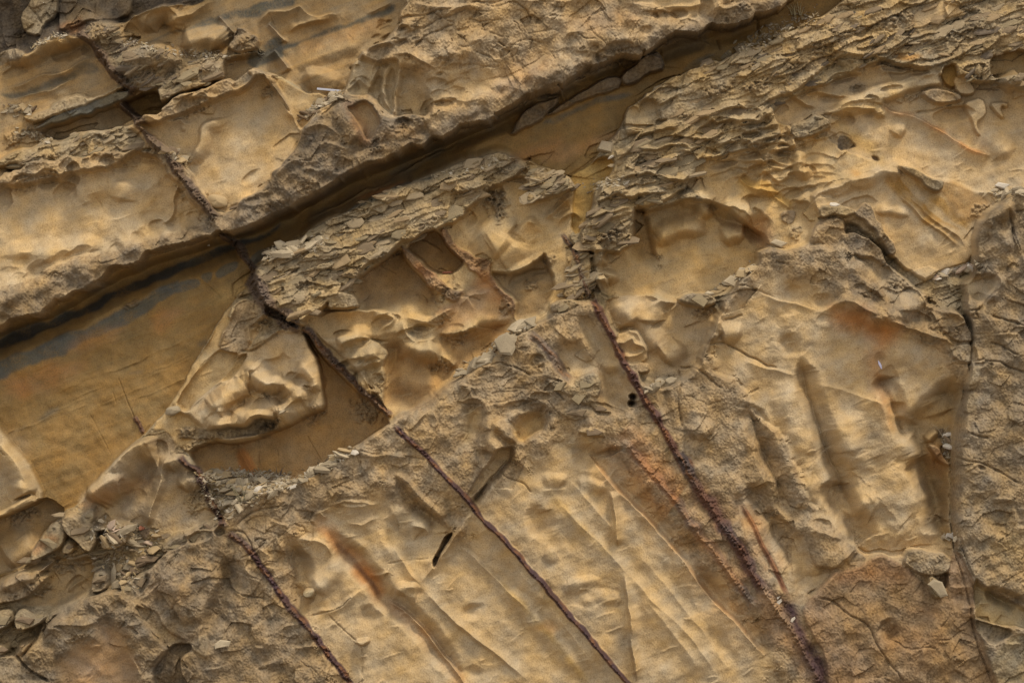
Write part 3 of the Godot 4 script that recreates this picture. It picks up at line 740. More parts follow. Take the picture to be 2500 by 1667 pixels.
func hollows():
	sheet(1, 1)
	plate("hollowed", "hollow", [690, 340, 850, 240, 960, 150, 1000, 160, 1020, 230, 1090, 300, 1170, 370, 1205, 470, 1180, 545, 1060, 485, 960, 500, 830, 512, 720, 512, 700, 430], -116, {"col": GOLD.lerp(SAND, .3), "top": 5, "foot": 34, "gy": .22, "rag": 4})
	plate("hollowed", "hollow", [1010, 130, 1190, 10, 1245, 60, 1300, 130, 1335, 180, 1395, 230, 1335, 300, 1240, 312, 1170, 270, 1100, 200], -124, {"col": GOLD, "top": 5, "foot": 10, "gy": .14, "rag": 4})
	whole()
	plate("hollowed", "hollow", [1060, 520, 1070, 480, 1130, 430, 1195, 400, 1215, 420, 1205, 470, 1290, 440, 1312, 470, 1312, 520, 1290, 560, 1220, 600, 1150, 620, 1110, 580, 1085, 550], -78, {"col": SAND.lerp(YELLOW, .3), "top": 10, "foot": 10, "gy": .1, "rag": 5})
	plate("hollowed", "lit_lump", [540, 760, 590, 745, 690, 757, 715, 800, 728, 830, 738, 900, 740, 935, 700, 950, 650, 975, 600, 1000, 540, 1015, 480, 1000, 440, 965, 400, 945, 425, 915, 470, 850, 500, 810], -44, {"col": SAND, "top": 26, "foot": 14, "gy": .04, "rag": 8})
	plate("hollowed", "hollow", [692, 757, 740, 822, 800, 885, 902, 965, 850, 1002, 780, 1047, 690, 1097, 600, 1119, 480, 1109, 440, 1060, 430, 1035, 480, 1015, 540, 1020, 600, 1005, 655, 980, 705, 955, 745, 940, 738, 890, 728, 830, 705, 790], -112, {"col": GOLD, "top": 10, "foot": 6, "gy": .05, "rag": 4})
	sheet(1, 1)
	plate("hollowed", "hollow", [870, 770, 900, 830, 870, 900, 900, 1000, 870, 1130, 1010, 1155, 1150, 1140, 1250, 1030, 1350, 945, 1450, 870, 1560, 800, 1600, 740, 1700, 610, 1600, 620, 1500, 650, 1400, 690, 1290, 700, 1240, 690, 1240, 770, 1300, 830, 1330, 900, 1230, 860, 1100, 820, 980, 740], -98, {"col": GOLD, "top": 26, "foot": 30, "gy": .12, "rag": 4, "round": 3})
	plate("hollowed", "hollow", [1720, 590, 1740, 470, 1640, 380, 1560, 300, 1640, 310, 1760, 290, 1880, 200, 1920, 170, 1980, 380, 1930, 470, 1880, 560, 1800, 590], -100, {"col": SAND.lerp(OCHRE, .4), "top": 12, "foot": 10, "rag": 6, "gy": .05})
	plate("hollowed", "fold_ridge", [350, 632, 425, 640, 540, 780, 700, 900, 880, 1140, 935, 1228, 880, 1150, 885, 960, 860, 880, 905, 800, 830, 738, 740, 700, 640, 680, 450, 655], -46, {"col": GREY.lerp(SAND, .5), "f": .25, "k": .2, "rag": 6, "mat": "sand"})
	plate("hollowed", "fold_ridge", [345, 625, 430, 545, 640, 530, 830, 535, 960, 550, 1000, 590, 1180, 560, 1200, 600, 1380, 520, 1500, 640, 1380, 690, 1260, 690, 1200, 655, 1120, 640, 1000, 690, 900, 690, 830, 710, 740, 700, 560, 720, 450, 690], -62, {"col": SAND.lerp(YELLOW, .3), "rag": 5, "top": 10, "foot": 12, "gy": .12})
	for s in [[560, 800, 700, 720, 820, 700], [600, 860, 760, 800, 880, 780], [640, 910, 780, 850, 890, 850], [700, 990, 780, 990], [740, 1050, 800, 1040], [560, 750, 640, 735, 760, 690]]:
		crest(s, 20, 26, 20, {"soft": true, "rag": 7})
	for s in [[700, 760, 100, 26, -12], [660, 880, 110, 22, -12], [840, 1010, 44, 60, 0], [780, 930, 90, 36, -25], [800, 870, 60, 20, -15]]:
		scoop(s[0], s[1], s[2], s[3], s[4], -26, .8)
	for s in [[440, 600, 560, 545, 700, 545, 860, 540, 960, 570, 1010, 600], [790, 590, 860, 550, 960, 590, 900, 640, 840, 660], [1000, 580, 1090, 600, 1160, 610, 1200, 590, 1300, 530, 1380, 520]]:
		crest(s, 17, 12, 26)
	for s in [[900, 610, 90, 44, -14], [620, 690, 60, 22, -10], [780, 740, 100, 20, 0], [1060, 680, 90, 30, -14], [1300, 660, 90, 26, -8], [1130, 650, 70, 20, 0], [1340, 590, 80, 30, -15]]:
		scoop(s[0], s[1], s[2], s[3], s[4], -26, .85)
	crest([980, 740, 1030, 790, 1110, 820, 1180, 800, 1250, 780], 28, 26, 40, {"soft": true})
	crest([900, 880, 990, 930, 1060, 1000, 1160, 1000, 1260, 960], 13, 40, 46, {"soft": true})
	crest([1000, 600, 1010, 680, 1060, 740, 1180, 740, 1230, 690], 16, 14, 16)
	plate("hollowed", "block", [515, 532, 545, 440, 620, 432, 690, 442, 722, 522, 650, 530], -6, {"mat": "crust", "col": GREY.lerp(CRUST, .35), "k": .4, "rag": 3, "round": 1, "gy": -.2})
	crack([430, 545, 520, 535, 720, 530, 800, 540], 5, 12, 4)
	# the walls between hollows, stained by iron
	plate("hollowed", "stained_wall", [990, 140, 1060, 160, 1110, 230, 1180, 280, 1240, 330, 1300, 400, 1400, 420, 1330, 482, 1250, 442, 1160, 392, 1150, 312, 1060, 262, 1010, 200], -56, {"mat": "crust", "col": CRUST.lerp(RUST, .22), "k": 1.0, "f": .2, "rag": 9})
	plate("hollowed", "stained_wall", [1225, 40, 1265, 0, 1340, 110, 1440, 180, 1550, 210, 1560, 300, 1640, 400, 1722, 480, 1700, 580, 1690, 560, 1640, 480, 1590, 400, 1500, 340, 1420, 275, 1370, 210, 1290, 135], -58, {"mat": "crust", "col": CRUST.lerp(RUST, .3), "k": .9, "f": .2, "rag": 9})
	plate("hollowed", "stained_wall", [1340, 480, 1450, 360, 1530, 320, 1600, 400, 1650, 480, 1700, 590, 1560, 600, 1490, 560, 1390, 640, 1240, 690, 1210, 610, 1300, 560], -80, {"col": SAND.lerp(RUST, .25), "l": .6, "rag": 8, "top": 20, "foot": 24})
	crest([1360, 520, 1430, 440, 1500, 440, 1560, 410], 12, 12, 24)
	blot(1560, 400, 110, 60, 40, RUST, .5)
	blot(1130, 270, 60, 30, 30, RUST, .5)
	blot(1300, 520, 90, 30, -30, RUST.lerp(PURPLE, .4), .5)
	blot(1650, 700, 60, 60, 30, RUST, .3)
	crack([370, 1340, 420, 1430, 470, 1520], 3, 5, 3)
	crack([60, 1370, 75, 1470, 70, 1560], 3, 5, 4)
	crack([170, 1420, 195, 1500, 190, 1570], 3, 4, 4)
	crack([1430, 640, 1560, 660, 1690, 690], 3, 5, 4)
	crack([1240, 980, 1400, 880, 1560, 770], 3, 5, 4)
	crack([700, 360, 690, 440, 720, 500], 3, 5, 4)
	# bowls in the lit sand
	crest([1700, 80, 1760, 10, 1850, -70], 12, 12, 46, {"soft": true})
	crest([1560, 200, 1690, 120, 1710, 50], 20, 50, 50, {"soft": true})
	crest([1640, 330, 1760, 260, 1840, 235, 1900, 170], 26, 18, 26)
	crest([1500, -40, 1600, 60, 1700, 120], 14, 60, 60, {"soft": true})
	scoop(1790, 60, 90, 70, -20, -30, .4)
	scoop(1800, 330, 120, 50, -20, -30, .9)
	scoop(1480, -130, 190, 110, -15, -34, .85, 2)
	scoop(1400, -50, 60, 70, 0, -20, .8)
	# lit lump: flowing folds
	sheet(0, 1)
	for s in [[1560, 840, 1640, 960, 1730, 1000, 1829, 990], [1310, 1190, 1420, 1110, 1540, 1040, 1640, 990], [1440, 1170, 1560, 1210, 1660, 1180, 1790, 1090], [1280, 1190, 1500, 1330, 1560, 1310, 1640, 1220, 1790, 1240]]:
		crest(s, 24, 34, 30, {"soft": true, "rag": 8})
	for s in [[1520, 1040, 90, 60, -30], [1700, 1100, 130, 60, -20], [1560, 1150, 110, 40, -15], [1720, 930, 120, 60, -30], [1400, 1250, 90, 50, -10], [1660, 1280, 60, 30, 0]]:
		scoop(s[0], s[1], s[2], s[3], s[4], -30, .45)
	sheet(1, 1)
	for s in [[330, 860, 390, 930, 460, 1000, 440, 1080], [0, 960, 120, 990, 230, 1000, 300, 1050, 380, 1030, 460, 1050], [150, 1210, 240, 1170, 330, 1110, 440, 1080], [0, 1270, 90, 1220, 190, 1230]]:
		crest(s, 26, 18, 30, {"rag": 7, "soft": true})
	for s in [[340, 1000, 90, 50, 30], [200, 1060, 110, 40, -15], [330, 1150, 80, 30, -20], [120, 1140, 100, 44, -20]]:
		scoop(s[0], s[1], s[2], s[3], s[4], -22, .7)
	plate("hollowed", "lip", [0, 1280, 80, 1230, 180, 1240, 205, 1290, 190, 1320, 80, 1340, -100, 1360, -300, 1360, -420, 1350, -420, 1290, -200, 1300], -48, {"mat": "crust", "col": CRUST.lerp(GREY, .4), "k": .8, "rag": 7, "top": 16})
	# thin tongues beside the recess
	sheet(0, 1)
	plate("shoulder", "tongue", [1500, 490, 1600, 460, 1680, 450, 1700, 540, 1590, 640, 1590, 770, 1540, 810, 1460, 820, 1380, 785, 1400, 700, 1440, 650, 1480, 570], -46, {"mat": "crust", "col": CRUST.lerp(SAND, .45), "k": .5, "rag": 4, "top": 8})
	plate("shoulder", "tongue", [1380, 790, 1460, 815, 1515, 815, 1500, 880, 1430, 960, 1330, 1040, 1250, 1110, 1190, 1195, 1110, 1160, 1160, 1040, 1230, 960, 1270, 890], -72, {"col": SAND.lerp(YELLOW, .4), "rag": 3, "top": 4})
	plate("shoulder", "tongue", [1590, 770, 1700, 600, 1800, 620, 1770, 690, 1680, 760, 1590, 800], -40, {"mat": "flaky", "col": GREY.lerp(CRUST, .3), "k": .4, "f": .3, "rag": 5})
	plate("shoulder", "hollow", [1520, 830, 1580, 815, 1530, 900, 1470, 980, 1400, 990, 1440, 930], -66, {"col": SAND.lerp(YELLOW, .5), "rag": 3})
	dye([1250, 1195, 1280, 1110, 1370, 1030, 1460, 1000, 1420, 1080, 1330, 1160], GOLD, .5, 3.0, 4.0)
	crest([1190, 1200, 1260, 1090, 1340, 1020, 1420, 985, 1460, 1000], 9, 10, 8)
	crest([1110, 1160, 1160, 1040, 1280, 890, 1380, 790], 10, 6, 12)
	crest([1590, 640, 1690, 560, 1720, 545], 20, 12, 20)
	crest([1500, 490, 1480, 570, 1420, 680, 1385, 780], 10, 6, 24)
	crack([1520, 800, 1600, 800, 1700, 740, 1780, 680], 5, 14, 4)
	crack([1380, 780, 1450, 760, 1510, 720], 4, 8, 4)
	crest([1550, 620, 1590, 660, 1600, 760], 10, 8, 20)
	plate("shoulder", "block", [1050, 1200, 1080, 1170, 1130, 1145, 1147, 1190, 1090, 1215], -50, {"mat": "crust", "col": GREY, "rag": 2})


func upper_right():
	sheet(2, 0)
	# broken ledge: steps between its plates
	for s in [[900, 960, 1050, 950, 1200, 920, 1260, 930], [900, 1090, 1000, 1060, 1130, 1030, 1230, 1000], [780, 1150, 900, 1110, 1040, 1100, 1150, 1140, 1290, 1130], [720, 1260, 840, 1230, 980, 1240, 1160, 1230], [620, 1380, 760, 1340, 900, 1330], [590, 1450, 740, 1390, 860, 1360], [640, 1290, 760, 1250, 880, 1200], [920, 880, 1050, 840, 1200, 800], [1060, 660, 1200, 610], [1240, 870, 1400, 890, 1510, 840], [1300, 760, 1450, 700, 1600, 690, 1690, 700], [1540, 800, 1690, 780, 1810, 720]]:
		crest(s, 20, 26, 7, {"rag": 9})
	for s in [[980, 1060, 80, 36, -15, -26], [1000, 1040, 30, 20, 0, -10], [900, 720, 44, 40, 0, -30], [900, 830, 50, 30, -10, 10], [930, 1300, 40, 60, 0, -20]]:
		scoop(s[0], s[1], s[2], s[3], s[4], s[5], .8)
	crack([1060, 640, 1090, 760], 5, 12, 4)
	crack([1060, 650, 1220, 600], 4, 9, 4)
	crack([930, 1230, 965, 1310], 5, 12, 4)
	crack([1240, 960, 1040, 1000, 1030, 1080], 4, 8, 5)
	crack([660, 580, 800, 540, 950, 510, 1000, 470], 4, 9, 6)
	crack([500, 1110, 600, 1050, 680, 980], 4, 6, 3)
	# crevices in the chunk and lit facets under it
	crest([330, 1400, 420, 1320, 470, 1280, 540, 1230], 20, 16, 20)
	crest([440, 1440, 430, 1390, 520, 1340, 580, 1400], 12, 18, 12)
	scoop(440, 1330, 60, 40, -40, -26, .5)
	scoop(1160, 1480, 50, 160, 8, -20, .2)
	for s in [[1040, 1568, 1180, 1460, 1280, 1440, 1400, 1480], [1180, 1240, 1260, 1260, 1330, 1250, 1360, 1330, 1440, 1360], [1440, 1290, 1540, 1340, 1640, 1370, 1690, 1380], [1480, 1530, 1560, 1480, 1640, 1500]]:
		crest(s, 20, 34, 22, {"soft": true})
	scoop(1560, 1400, 120, 60, 20, -30, .7)
	scoop(1700, 1460, 70, 110, 0, -30, .5)
	crest([1660, 1230, 1730, 1190, 1829, 1230], 12, 20, 20, {"soft": true})
	# rust and yellow lines that run down through the scallops
	for k in 3:
		streak([1560 + k * 16, 1070 - k * 8, 1590 + k * 14, 1140 - k * 10, 1670 + k * 8, 1190 - k * 16, 1760 + k * 6, 1200 - k * 14, 1829, 1260 - k * 16, 1950, 1350 - k * 16], 10, Color(.33, .18, .05), .9)
	crest([1570, 1080, 1600, 1150, 1680, 1200, 1770, 1210, 1840, 1280, 1960, 1360], 9, 8, 12)
	blot(1740, 1480, 70, 90, 0, RUST, .5)
	blot(1400, 960, 120, 40, -10, YELLOW, .6)
	# scalloped beds: rows of sharp-lipped scoops
	var p := RandomNumberGenerator.new()
	p.seed = 21
	for row in 9:
		var n := 8
		for k in n:
			var x := 1290 + k * 78 + row * 44 + p.randf_range(-24, 24)
			var y := 790 + row * 62 - k * 14 + p.randf_range(-16, 16)
			if y > 1350 + (x - 1300) * .1 or x > 2260 or p.randf() < .25: continue
			scoop(x, y, p.randf_range(50, 110), p.randf_range(22, 44), p.randf_range(-26, 6), p.randf_range(-22, -7), .6)
	for row in 7:
		crest([1300 + row * 60, 800 + row * 66, 1480 + row * 50, 775 + row * 60, 1660 + row * 50, 760 + row * 56, 1840 + row * 40, 735 + row * 56], p.randf_range(12, 24), 30, 10, {"rag": 22})
	sheet(3, 0)
	for s in [[0, 900, 150, 910, 350, 905], [190, 1000, 330, 940, 400, 900], [0, 1010, 200, 1010, 380, 1050], [400, 1090, 420, 1110, 470, 1090, 480, 1060]]:
		crest(s, 18, 24, 10, {"rag": 8})
	crest([390, 920, 400, 1010, 390, 1060, 420, 1110, 470, 1100, 490, 1060], 18, 20, 14, {"soft": true})
	crest([330, 780, 360, 900, 390, 950], 20, 10, 24)
	scoop(300, 960, 60, 44, -10, -26, .9)
	scoop(560, 940, 90, 90, 20, -26, .4)
	crack([200, 1110, 390, 1050], 4, 7, 4)
	# dark broken patch and the shelf by it
	plate("panel", "ledge_block", [640, 860, 700, 855, 790, 920, 720, 935, 660, 950], -76, {"mat": "crust", "col": DARK.lerp(CRUST, .3), "k": .8, "rag": 9})
	plate("panel", "ledge_block", [865, 990, 910, 1000, 915, 1030, 880, 1020], -74, {"mat": "crust", "col": PURPLE, "k": .5, "rag": 4})
	plate("scalloped", "ledge_block", [340, 790, 470, 740, 580, 740, 610, 800, 600, 830, 500, 850, 400, 890, 350, 880], -40, {"mat": "flaky", "col": GREY.lerp(CRUST, .3), "f": .7, "k": .4, "rag": 8})
	plate("slope", "hollow", [1130, 160, 1140, 80, 1250, 40, 1330, 0, 1380, -20, 1440, 60, 1480, 95, 1400, 100, 1270, 120, 1200, 170], -58, {"col": SAND, "rag": 6, "top": 10, "foot": 8})
	plate("slope", "hollow", [1320, 420, 1400, 390, 1420, 470, 1400, 560, 1330, 520], -72, {"col": OCHRE, "rag": 6})
	plate("slope", "block", [1390, 480, 1480, 470, 1540, 560, 1530, 590, 1420, 590], -66, {"col": SAND, "rag": 5, "gy": .2})
	plate("slope", "hollow", [1620, 370, 1780, 310, 1900, 330, 1900, 470, 1740, 480, 1640, 490], -74, {"col": OCHRE.lerp(CRUST, .3), "rag": 6, "l": .5})
	crest([1680, 540, 1740, 500, 1829, 470], 24, 20, 30, {"soft": true})
	# panel: folds, thin beds, ribs
	plate("panel", "thin_beds", [660, 660, 760, 600, 900, 540, 1000, 510, 1180, 480, 1310, 400, 1320, 520, 1290, 545, 1200, 560, 1000, 620, 942, 640, 940, 740, 830, 690, 720, 730, 560, 700], -60, {"col": GREY.lerp(SAND, .65), "f": .35, "l": .6, "rag": 7, "foot": 14, "top": 16})
	for s in [[460, 540, 560, 520, 600, 480, 700, 460, 850, 450], [420, 600, 540, 570, 660, 610, 780, 610], [620, 690, 760, 640, 900, 610, 940, 630], [600, 700, 700, 690, 820, 680, 930, 660], [830, 420, 980, 400, 1150, 380, 1300, 370], [900, 470, 1080, 440, 1300, 410], [940, 520, 1120, 480, 1300, 460], [300, 560, 400, 620, 520, 690]]:
		crest(s, 16, 28, 10, {"rag": 8})
	for s in [[680, 490, 90, 30, -10, -26], [460, 580, 60, 36, -10, -20], [700, 750, 70, 40, 10, -26], [600, 620, 60, 28, 0, -18], [780, 560, 50, 24, 0, -16], [880, 690, 70, 50, 0, -24], [990, 560, 70, 22, -10, -18], [870, 630, 50, 26, 0, -20]]:
		scoop(s[0], s[1], s[2], s[3], s[4], s[5], .8)
	crest([640, 400, 700, 370, 760, 390, 830, 400], 8, 30, 20, {"soft": true})
	for s in [[1010, 340, 1080, 355, 1190, 350, 1270, 310], [1010, 345, 1090, 365, 1200, 360]]:
		streak(s, 10, RUST.lerp(YELLOW, .6), .6)
	crest([945, 640, 960, 680, 1010, 710, 1150, 735, 1260, 800, 1400, 880, 1480, 930, 1560, 965, 1640, 990], 17, 8, 50, {"ends": .06, "rag": 3})
	streak([945, 640, 960, 680, 1010, 710, 1150, 735, 1260, 800, 1400, 880, 1480, 930, 1560, 965, 1640, 990], 12, RUST, .6)
	plate("panel", "slab", [1180, 585, 1260, 560, 1400, 580, 1450, 600, 1450, 635, 1330, 660, 1250, 640], -50, {"mat": "crust", "col": CRUST.lerp(SAND, .4), "k": .4, "rag": 4})
	plate("panel", "rib", [1460, 630, 1600, 615, 1610, 700, 1580, 740, 1540, 760, 1575, 860, 1550, 855, 1500, 720], -64, {"col": SAND.lerp(GREY, .2), "rag": 6, "mat": "sand"})
	plate("panel", "rib", [1620, 640, 1750, 635, 1755, 670, 1700, 660, 1730, 750, 1700, 745], -68, {"col": SAND.lerp(GREY, .1), "rag": 5, "mat": "sand"})
	crack([1165, 718, 1290, 682, 1400, 650], 5, 12, 4)
	scoop(1400, 720, 120, 50, -10, -34, .9)
	crest([1010, 860, 1040, 820, 1100, 830], 10, 14, 24, {"soft": true})
	crest([1620, 800, 1700, 920, 1760, 1010], 7, 30, 40, {"soft": true})
	streak([600, 740, 720, 830, 860, 910, 900, 1000, 940, 1080], 26, YELLOW, .6)
	streak([640, 950, 700, 1060, 800, 1120], 14, RUST.lerp(YELLOW, .5), .5)
	streak([0, 1110, 90, 1190, 200, 1190, 280, 1270, 370, 1320], 26, YELLOW, .7)
	# striped face
	crest([485, 1240, 540, 1190, 660, 1165, 800, 1125, 930, 1085, 1060, 1045, 1170, 1090], 13, 20, 30, {"soft": true})
	scoop(640, 1260, 130, 60, -15, -30, .3)
	scoop(760, 1310, 130, 50, -15, -22, .6)
	crest([700, 1400, 800, 1320, 860, 1290], 10, 16, 26)
	for k in 4:
		streak([930 + k * 26, 1100 - k * 4, 1020 + k * 24, 1210, 1110 + k * 22, 1310 - k * 8, 1190 + k * 16, 1400 - k * 10, 1330 + k * 14, 1480 - k * 14, 1440 + k * 10, 1560 - k * 20], [14, 8, 11, 7][k], Color(.30, .165, .045), .95)
	for k in 3:
		streak([1120 + k * 40, 1120, 1220 + k * 36, 1250, 1380 + k * 20, 1380, 1500, 1480 - k * 30], 9, Color(.33, .19, .055), .8)
	crest([1010, 1200, 1110, 1310, 1200, 1410, 1330, 1490, 1440, 1580], 9, 18, 8)
	crest([1060, 1190, 1160, 1310, 1250, 1400, 1400, 1490, 1500, 1590], 7, 18, 8)
	plate("striped", "slab", [1040, 1050, 1150, 1080, 1230, 1130, 1325, 1150, 1320, 1200, 1290, 1220, 1200, 1190, 1170, 1150, 1050, 1080], -18, {"mat": "crust", "col": GREY.lerp(CRUST, .4), "k": .4, "rag": 4})
	dye([1330, 1140, 1640, 1240, 1530, 1420, 1400, 1380, 1330, 1250], OCHRE.lerp(RUST, .2), .6)
	crest([880, 1360, 980, 1340, 1080, 1360, 1100, 1390], 7, 20, 12, {"soft": true})
	# broken bits between striped face and slab
	plate("lower", "block", [510, 1340, 560, 1300, 660, 1310, 750, 1330, 740, 1370, 620, 1385, 530, 1390], -14, {"mat": "flaky", "col": GREY.lerp(CRUST, .3), "f": .5, "k": .4, "rag": 6})
	plate("lower", "wedge", [460, 1500, 540, 1390, 680, 1385, 700, 1450, 680, 1520, 600, 1620, 440, 1640], -22, {"mat": "crust", "col": CRUST.lerp(SAND, .35), "k": .6, "rag": 6, "top": 14})
	plate("lower", "wedge", [740, 1340, 860, 1290, 880, 1400, 960, 1480, 1010, 1560, 980, 1640, 900, 1500, 820, 1420, 760, 1380], -10, {"mat": "crust", "col": CRUST, "k": .9, "rag": 9})
	plate("lower", "wedge", [640, 1490, 740, 1460, 800, 1490, 900, 1568, 980, 1700, 1000, 1760, 860, 1700, 700, 1600], -10, {"mat": "crust", "col": CRUST.lerp(DARK, .2), "k": 1.0, "rag": 9})
	plate("panel", "block", [280, 1345, 375, 1330, 380, 1400, 340, 1430, 300, 1410], -50, {"mat": "crust", "col": CRUST, "k": .5, "rag": 4})
	scoop(420, 1400, 90, 120, -10, -36, .6)
	scoop(150, 1480, 60, 110, 0, -24, .4)
	blot(80, 1440, 100, 60, 30, RUST.lerp(YELLOW, .4), .5)


func lower_right():
	sheet(3, 1)
	plate("lower", "hollow", [700, 170, 880, 220, 960, 270, 1080, 330, 1140, 430, 1220, 450, 1180, 480, 1020, 520, 940, 470, 900, 380, 800, 260], -26, {"col": CRUST.lerp(SAND, .4), "k": .6, "rag": 8, "top": 10, "foot": 30})
	plate("lower", "slab", [680, 310, 760, 320, 870, 400, 945, 480, 920, 520, 820, 490, 720, 420], 2, {"mat": "crust", "col": DARK.lerp(CRUST, .5), "k": .7, "rag": 6})
	crest([590, 490, 690, 470, 760, 520, 850, 560, 980, 580, 1050, 530, 1180, 510], 28, 24, 34, {"rag": 7, "soft": true})
	crest([920, 600, 1050, 640, 1190, 680, 1320, 730, 1400, 770], 34, 14, 34, {"rag": 6})
	crest([460, 560, 560, 540, 640, 480, 720, 480, 780, 530, 900, 580], 20, 12, 26)
	crest([1190, 490, 1250, 470, 1310, 540, 1450, 600, 1430, 640, 1300, 640], 22, 14, 18)
	crest([940, 420, 1040, 480, 1180, 470, 1300, 500], 14, 30, 26, {"soft": true})
	for s in [[1210, 520, 34, 60, 10, -30], [1300, 560, 80, 44, 20, -28], [1120, 590, 110, 40, 15, -26], [1230, 600, 30, 40, 0, -20], [960, 450, 70, 50, 30, -22], [830, 450, 110, 40, 35, -16], [740, 580, 60, 40, 0, -14], [570, 610, 70, 40, 0, -14], [740, 650, 40, 26, 0, 16], [570, 640, 40, 24, 0, 14], [870, 610, 44, 26, 0, 14], [1100, 680, 150, 34, 14, -24]]:
		scoop(s[0], s[1], s[2], s[3], s[4], s[5], .7)
	plate("lower", "ledge", [1345, 770, 1400, 760, 1500, 770, 1510, 860, 1440, 880, 1370, 840], 8, {"mat": "crust", "col": CRUST.lerp(GREY, .3), "k": .7, "rag": 6})
	plate("lower", "slab", [1300, 650, 1380, 640, 1440, 630, 1500, 700, 1500, 750, 1400, 740, 1330, 700], 10, {"mat": "crust", "col": CRUST, "k": .8, "rag": 6})
	plate("lower", "ledge", [130, 180, 180, 140, 330, 150, 520, 130, 600, 160, 660, 250, 690, 330, 700, 440, 600, 400, 480, 260, 330, 250, 240, 240, 140, 270], 0, {"mat": "crust", "col": CRUST.lerp(SAND, .25), "k": .8, "rag": 6, "top": 14})
	crack([-20, 380, 60, 385, 160, 430, 300, 470, 420, 510, 520, 540], 5, 12, 4)
	crest([160, 440, 300, 480, 430, 520, 530, 545], 18, 10, 20, {"rag": 4})
	crack([240, 230, 330, 250], 5, 10, 3)
	whole()
	# great fluted panel of sand
	plate("fluted", "fluted_face", [1640, 760, 1690, 680, 1760, 625, 1850, 640, 1930, 690, 1975, 720, 2040, 745, 2130, 790, 2205, 870, 2180, 1000, 2170, 1100, 2150, 1200, 2180, 1262, 2090, 1268, 1990, 1272, 1900, 1240, 1840, 1120, 1790, 1000, 1740, 960, 1690, 880, 1630, 850], -18, {"top": 34, "foot": 14, "rag": 16, "keep": .5, "col": SAND.lerp(CRUST, .1), "k": .15})
	plate("fluted", "hollow", [2175, 880, 2216, 900, 2188, 1000, 2187, 1250, 2160, 1250, 2150, 1190, 2130, 1110, 2100, 1020, 2090, 960, 2120, 930], -62, {"col": SAND.lerp(OCHRE, .5), "rag": 5, "top": 26, "foot": 20})
	sheet(3, 1)
	for s in [[270, 680, 330, 760, 400, 830]]:
		crest(s, -9, 30, 26, {"soft": true, "rag": 6, "ends": .4})
	for s in [[395, 840, 415, 920, 440, 1040, 480, 1170, 530, 1310, 580, 1440, 630, 1560, 690, 1700, 760, 1850], [900, 950, 945, 1040, 985, 1130, 1015, 1210, 1055, 1300, 1090, 1370], [50, 1130, 100, 1260, 150, 1390, 200, 1520, 270, 1700, 330, 1850]]:
		crest(s, -17, 34, 24, {"soft": true, "rag": 4, "ends": .12})
		crest(s, -9, 14, 8, {"rag": 5, "ends": .2})
	for s in [[640, 1130, 690, 1260, 740, 1420, 800, 1600], [300, 980, 340, 1110, 390, 1260, 440, 1420, 500, 1580], [760, 1000, 830, 1130, 900, 1280, 960, 1420, 1010, 1560]]:
		crest(s, 7, 60, 44, {"soft": true, "rag": 6, "ends": .25})
	for s in [[450, 860, 500, 1000, 540, 1140, 600, 1280, 680, 1400, 760, 1560], [980, 960, 1010, 1080, 1070, 1170, 1100, 1250], [700, 1200, 720, 1330, 740, 1480], [880, 960, 920, 1080, 970, 1200, 1040, 1340, 1110, 1440, 1130, 1560], [1270, 1080, 1310, 1190, 1320, 1220]]:
		crest(s, 7, 40, 50, {"soft": true, "rag": 6})
	for s in [[910, 850, 34, 40, 0, -16], [950, 1000, 60, 80, 20, -24], [1010, 1170, 50, 36, 0, -26], [1090, 1370, 56, 30, 0, -22], [1050, 1290, 60, 60, 0, -20], [320, 620, 50, 44, 0, 12], [220, 840, 50, 40, 0, 10], [250, 780, 50, 30, 0, 10], [400, 1370, 80, 60, 20, 14], [350, 420, 40, 34, 0, -14], [550, 480, 60, 40, 0, -14], [340, 340, 50, 30, 0, 10]]:
		scoop(s[0], s[1], s[2], s[3], s[4], s[5], .35)
	crest([780, 700, 880, 780, 990, 800, 1100, 840, 1250, 830], 5, 30, 40, {"soft": true})
	crest([0, 840, 120, 890, 260, 930, 400, 970], 6, 8, 20, {"rag": 4})
	crest([480, 1000, 600, 1030, 720, 1060, 860, 1110, 960, 1160], 6, 8, 20, {"rag": 4})
	crest([1200, 1390, 1260, 1330, 1300, 1310], 12, 14, 14, {"soft": true})
	plate("fluted", "block", [1210, 1400, 1280, 1410, 1370, 1510, 1360, 1540, 1260, 1470], -30, {"col": CRUST, "k": .5, "rag": 5})
	sheet(3, 2)
	for s in [[60, 280, 120, 380, 200, 520, 300, 700, 360, 860], [590, 250, 620, 350, 680, 460, 740, 580, 800, 690], [1120, 100, 1180, 230, 1230, 380, 1260, 520, 1280, 620]]:
		crest(s, -26, 44, 30, {"soft": true, "rag": 8, "ends": .15})
	for s in [[180, 120, 220, 260, 330, 330, 480, 330, 560, 300], [400, 150, 460, 250, 560, 370, 640, 400], [700, 240, 760, 360, 900, 440, 1000, 570, 1130, 660], [920, 150, 980, 300, 1100, 400, 1200, 420], [640, 440, 760, 440, 900, 460]]:
		crest(s, 8, 50, 44, {"soft": true, "rag": 12})
	for s in [[740, 330, 90, 70, 30, -22], [860, 520, 150, 90, 30, -26], [560, 380, 80, 60, 40, -20], [240, 180, 50, 50, 0, -16], [430, 170, 70, 40, 0, 10], [960, 260, 90, 70, 20, 10], [1100, 190, 50, 50, 0, -14], [1300, 200, 40, 80, 0, -26], [300, 420, 24, 18, 0, 14], [400, 430, 36, 26, 0, 14]]:
		scoop(s[0], s[1], s[2], s[3], s[4], s[5], .3)
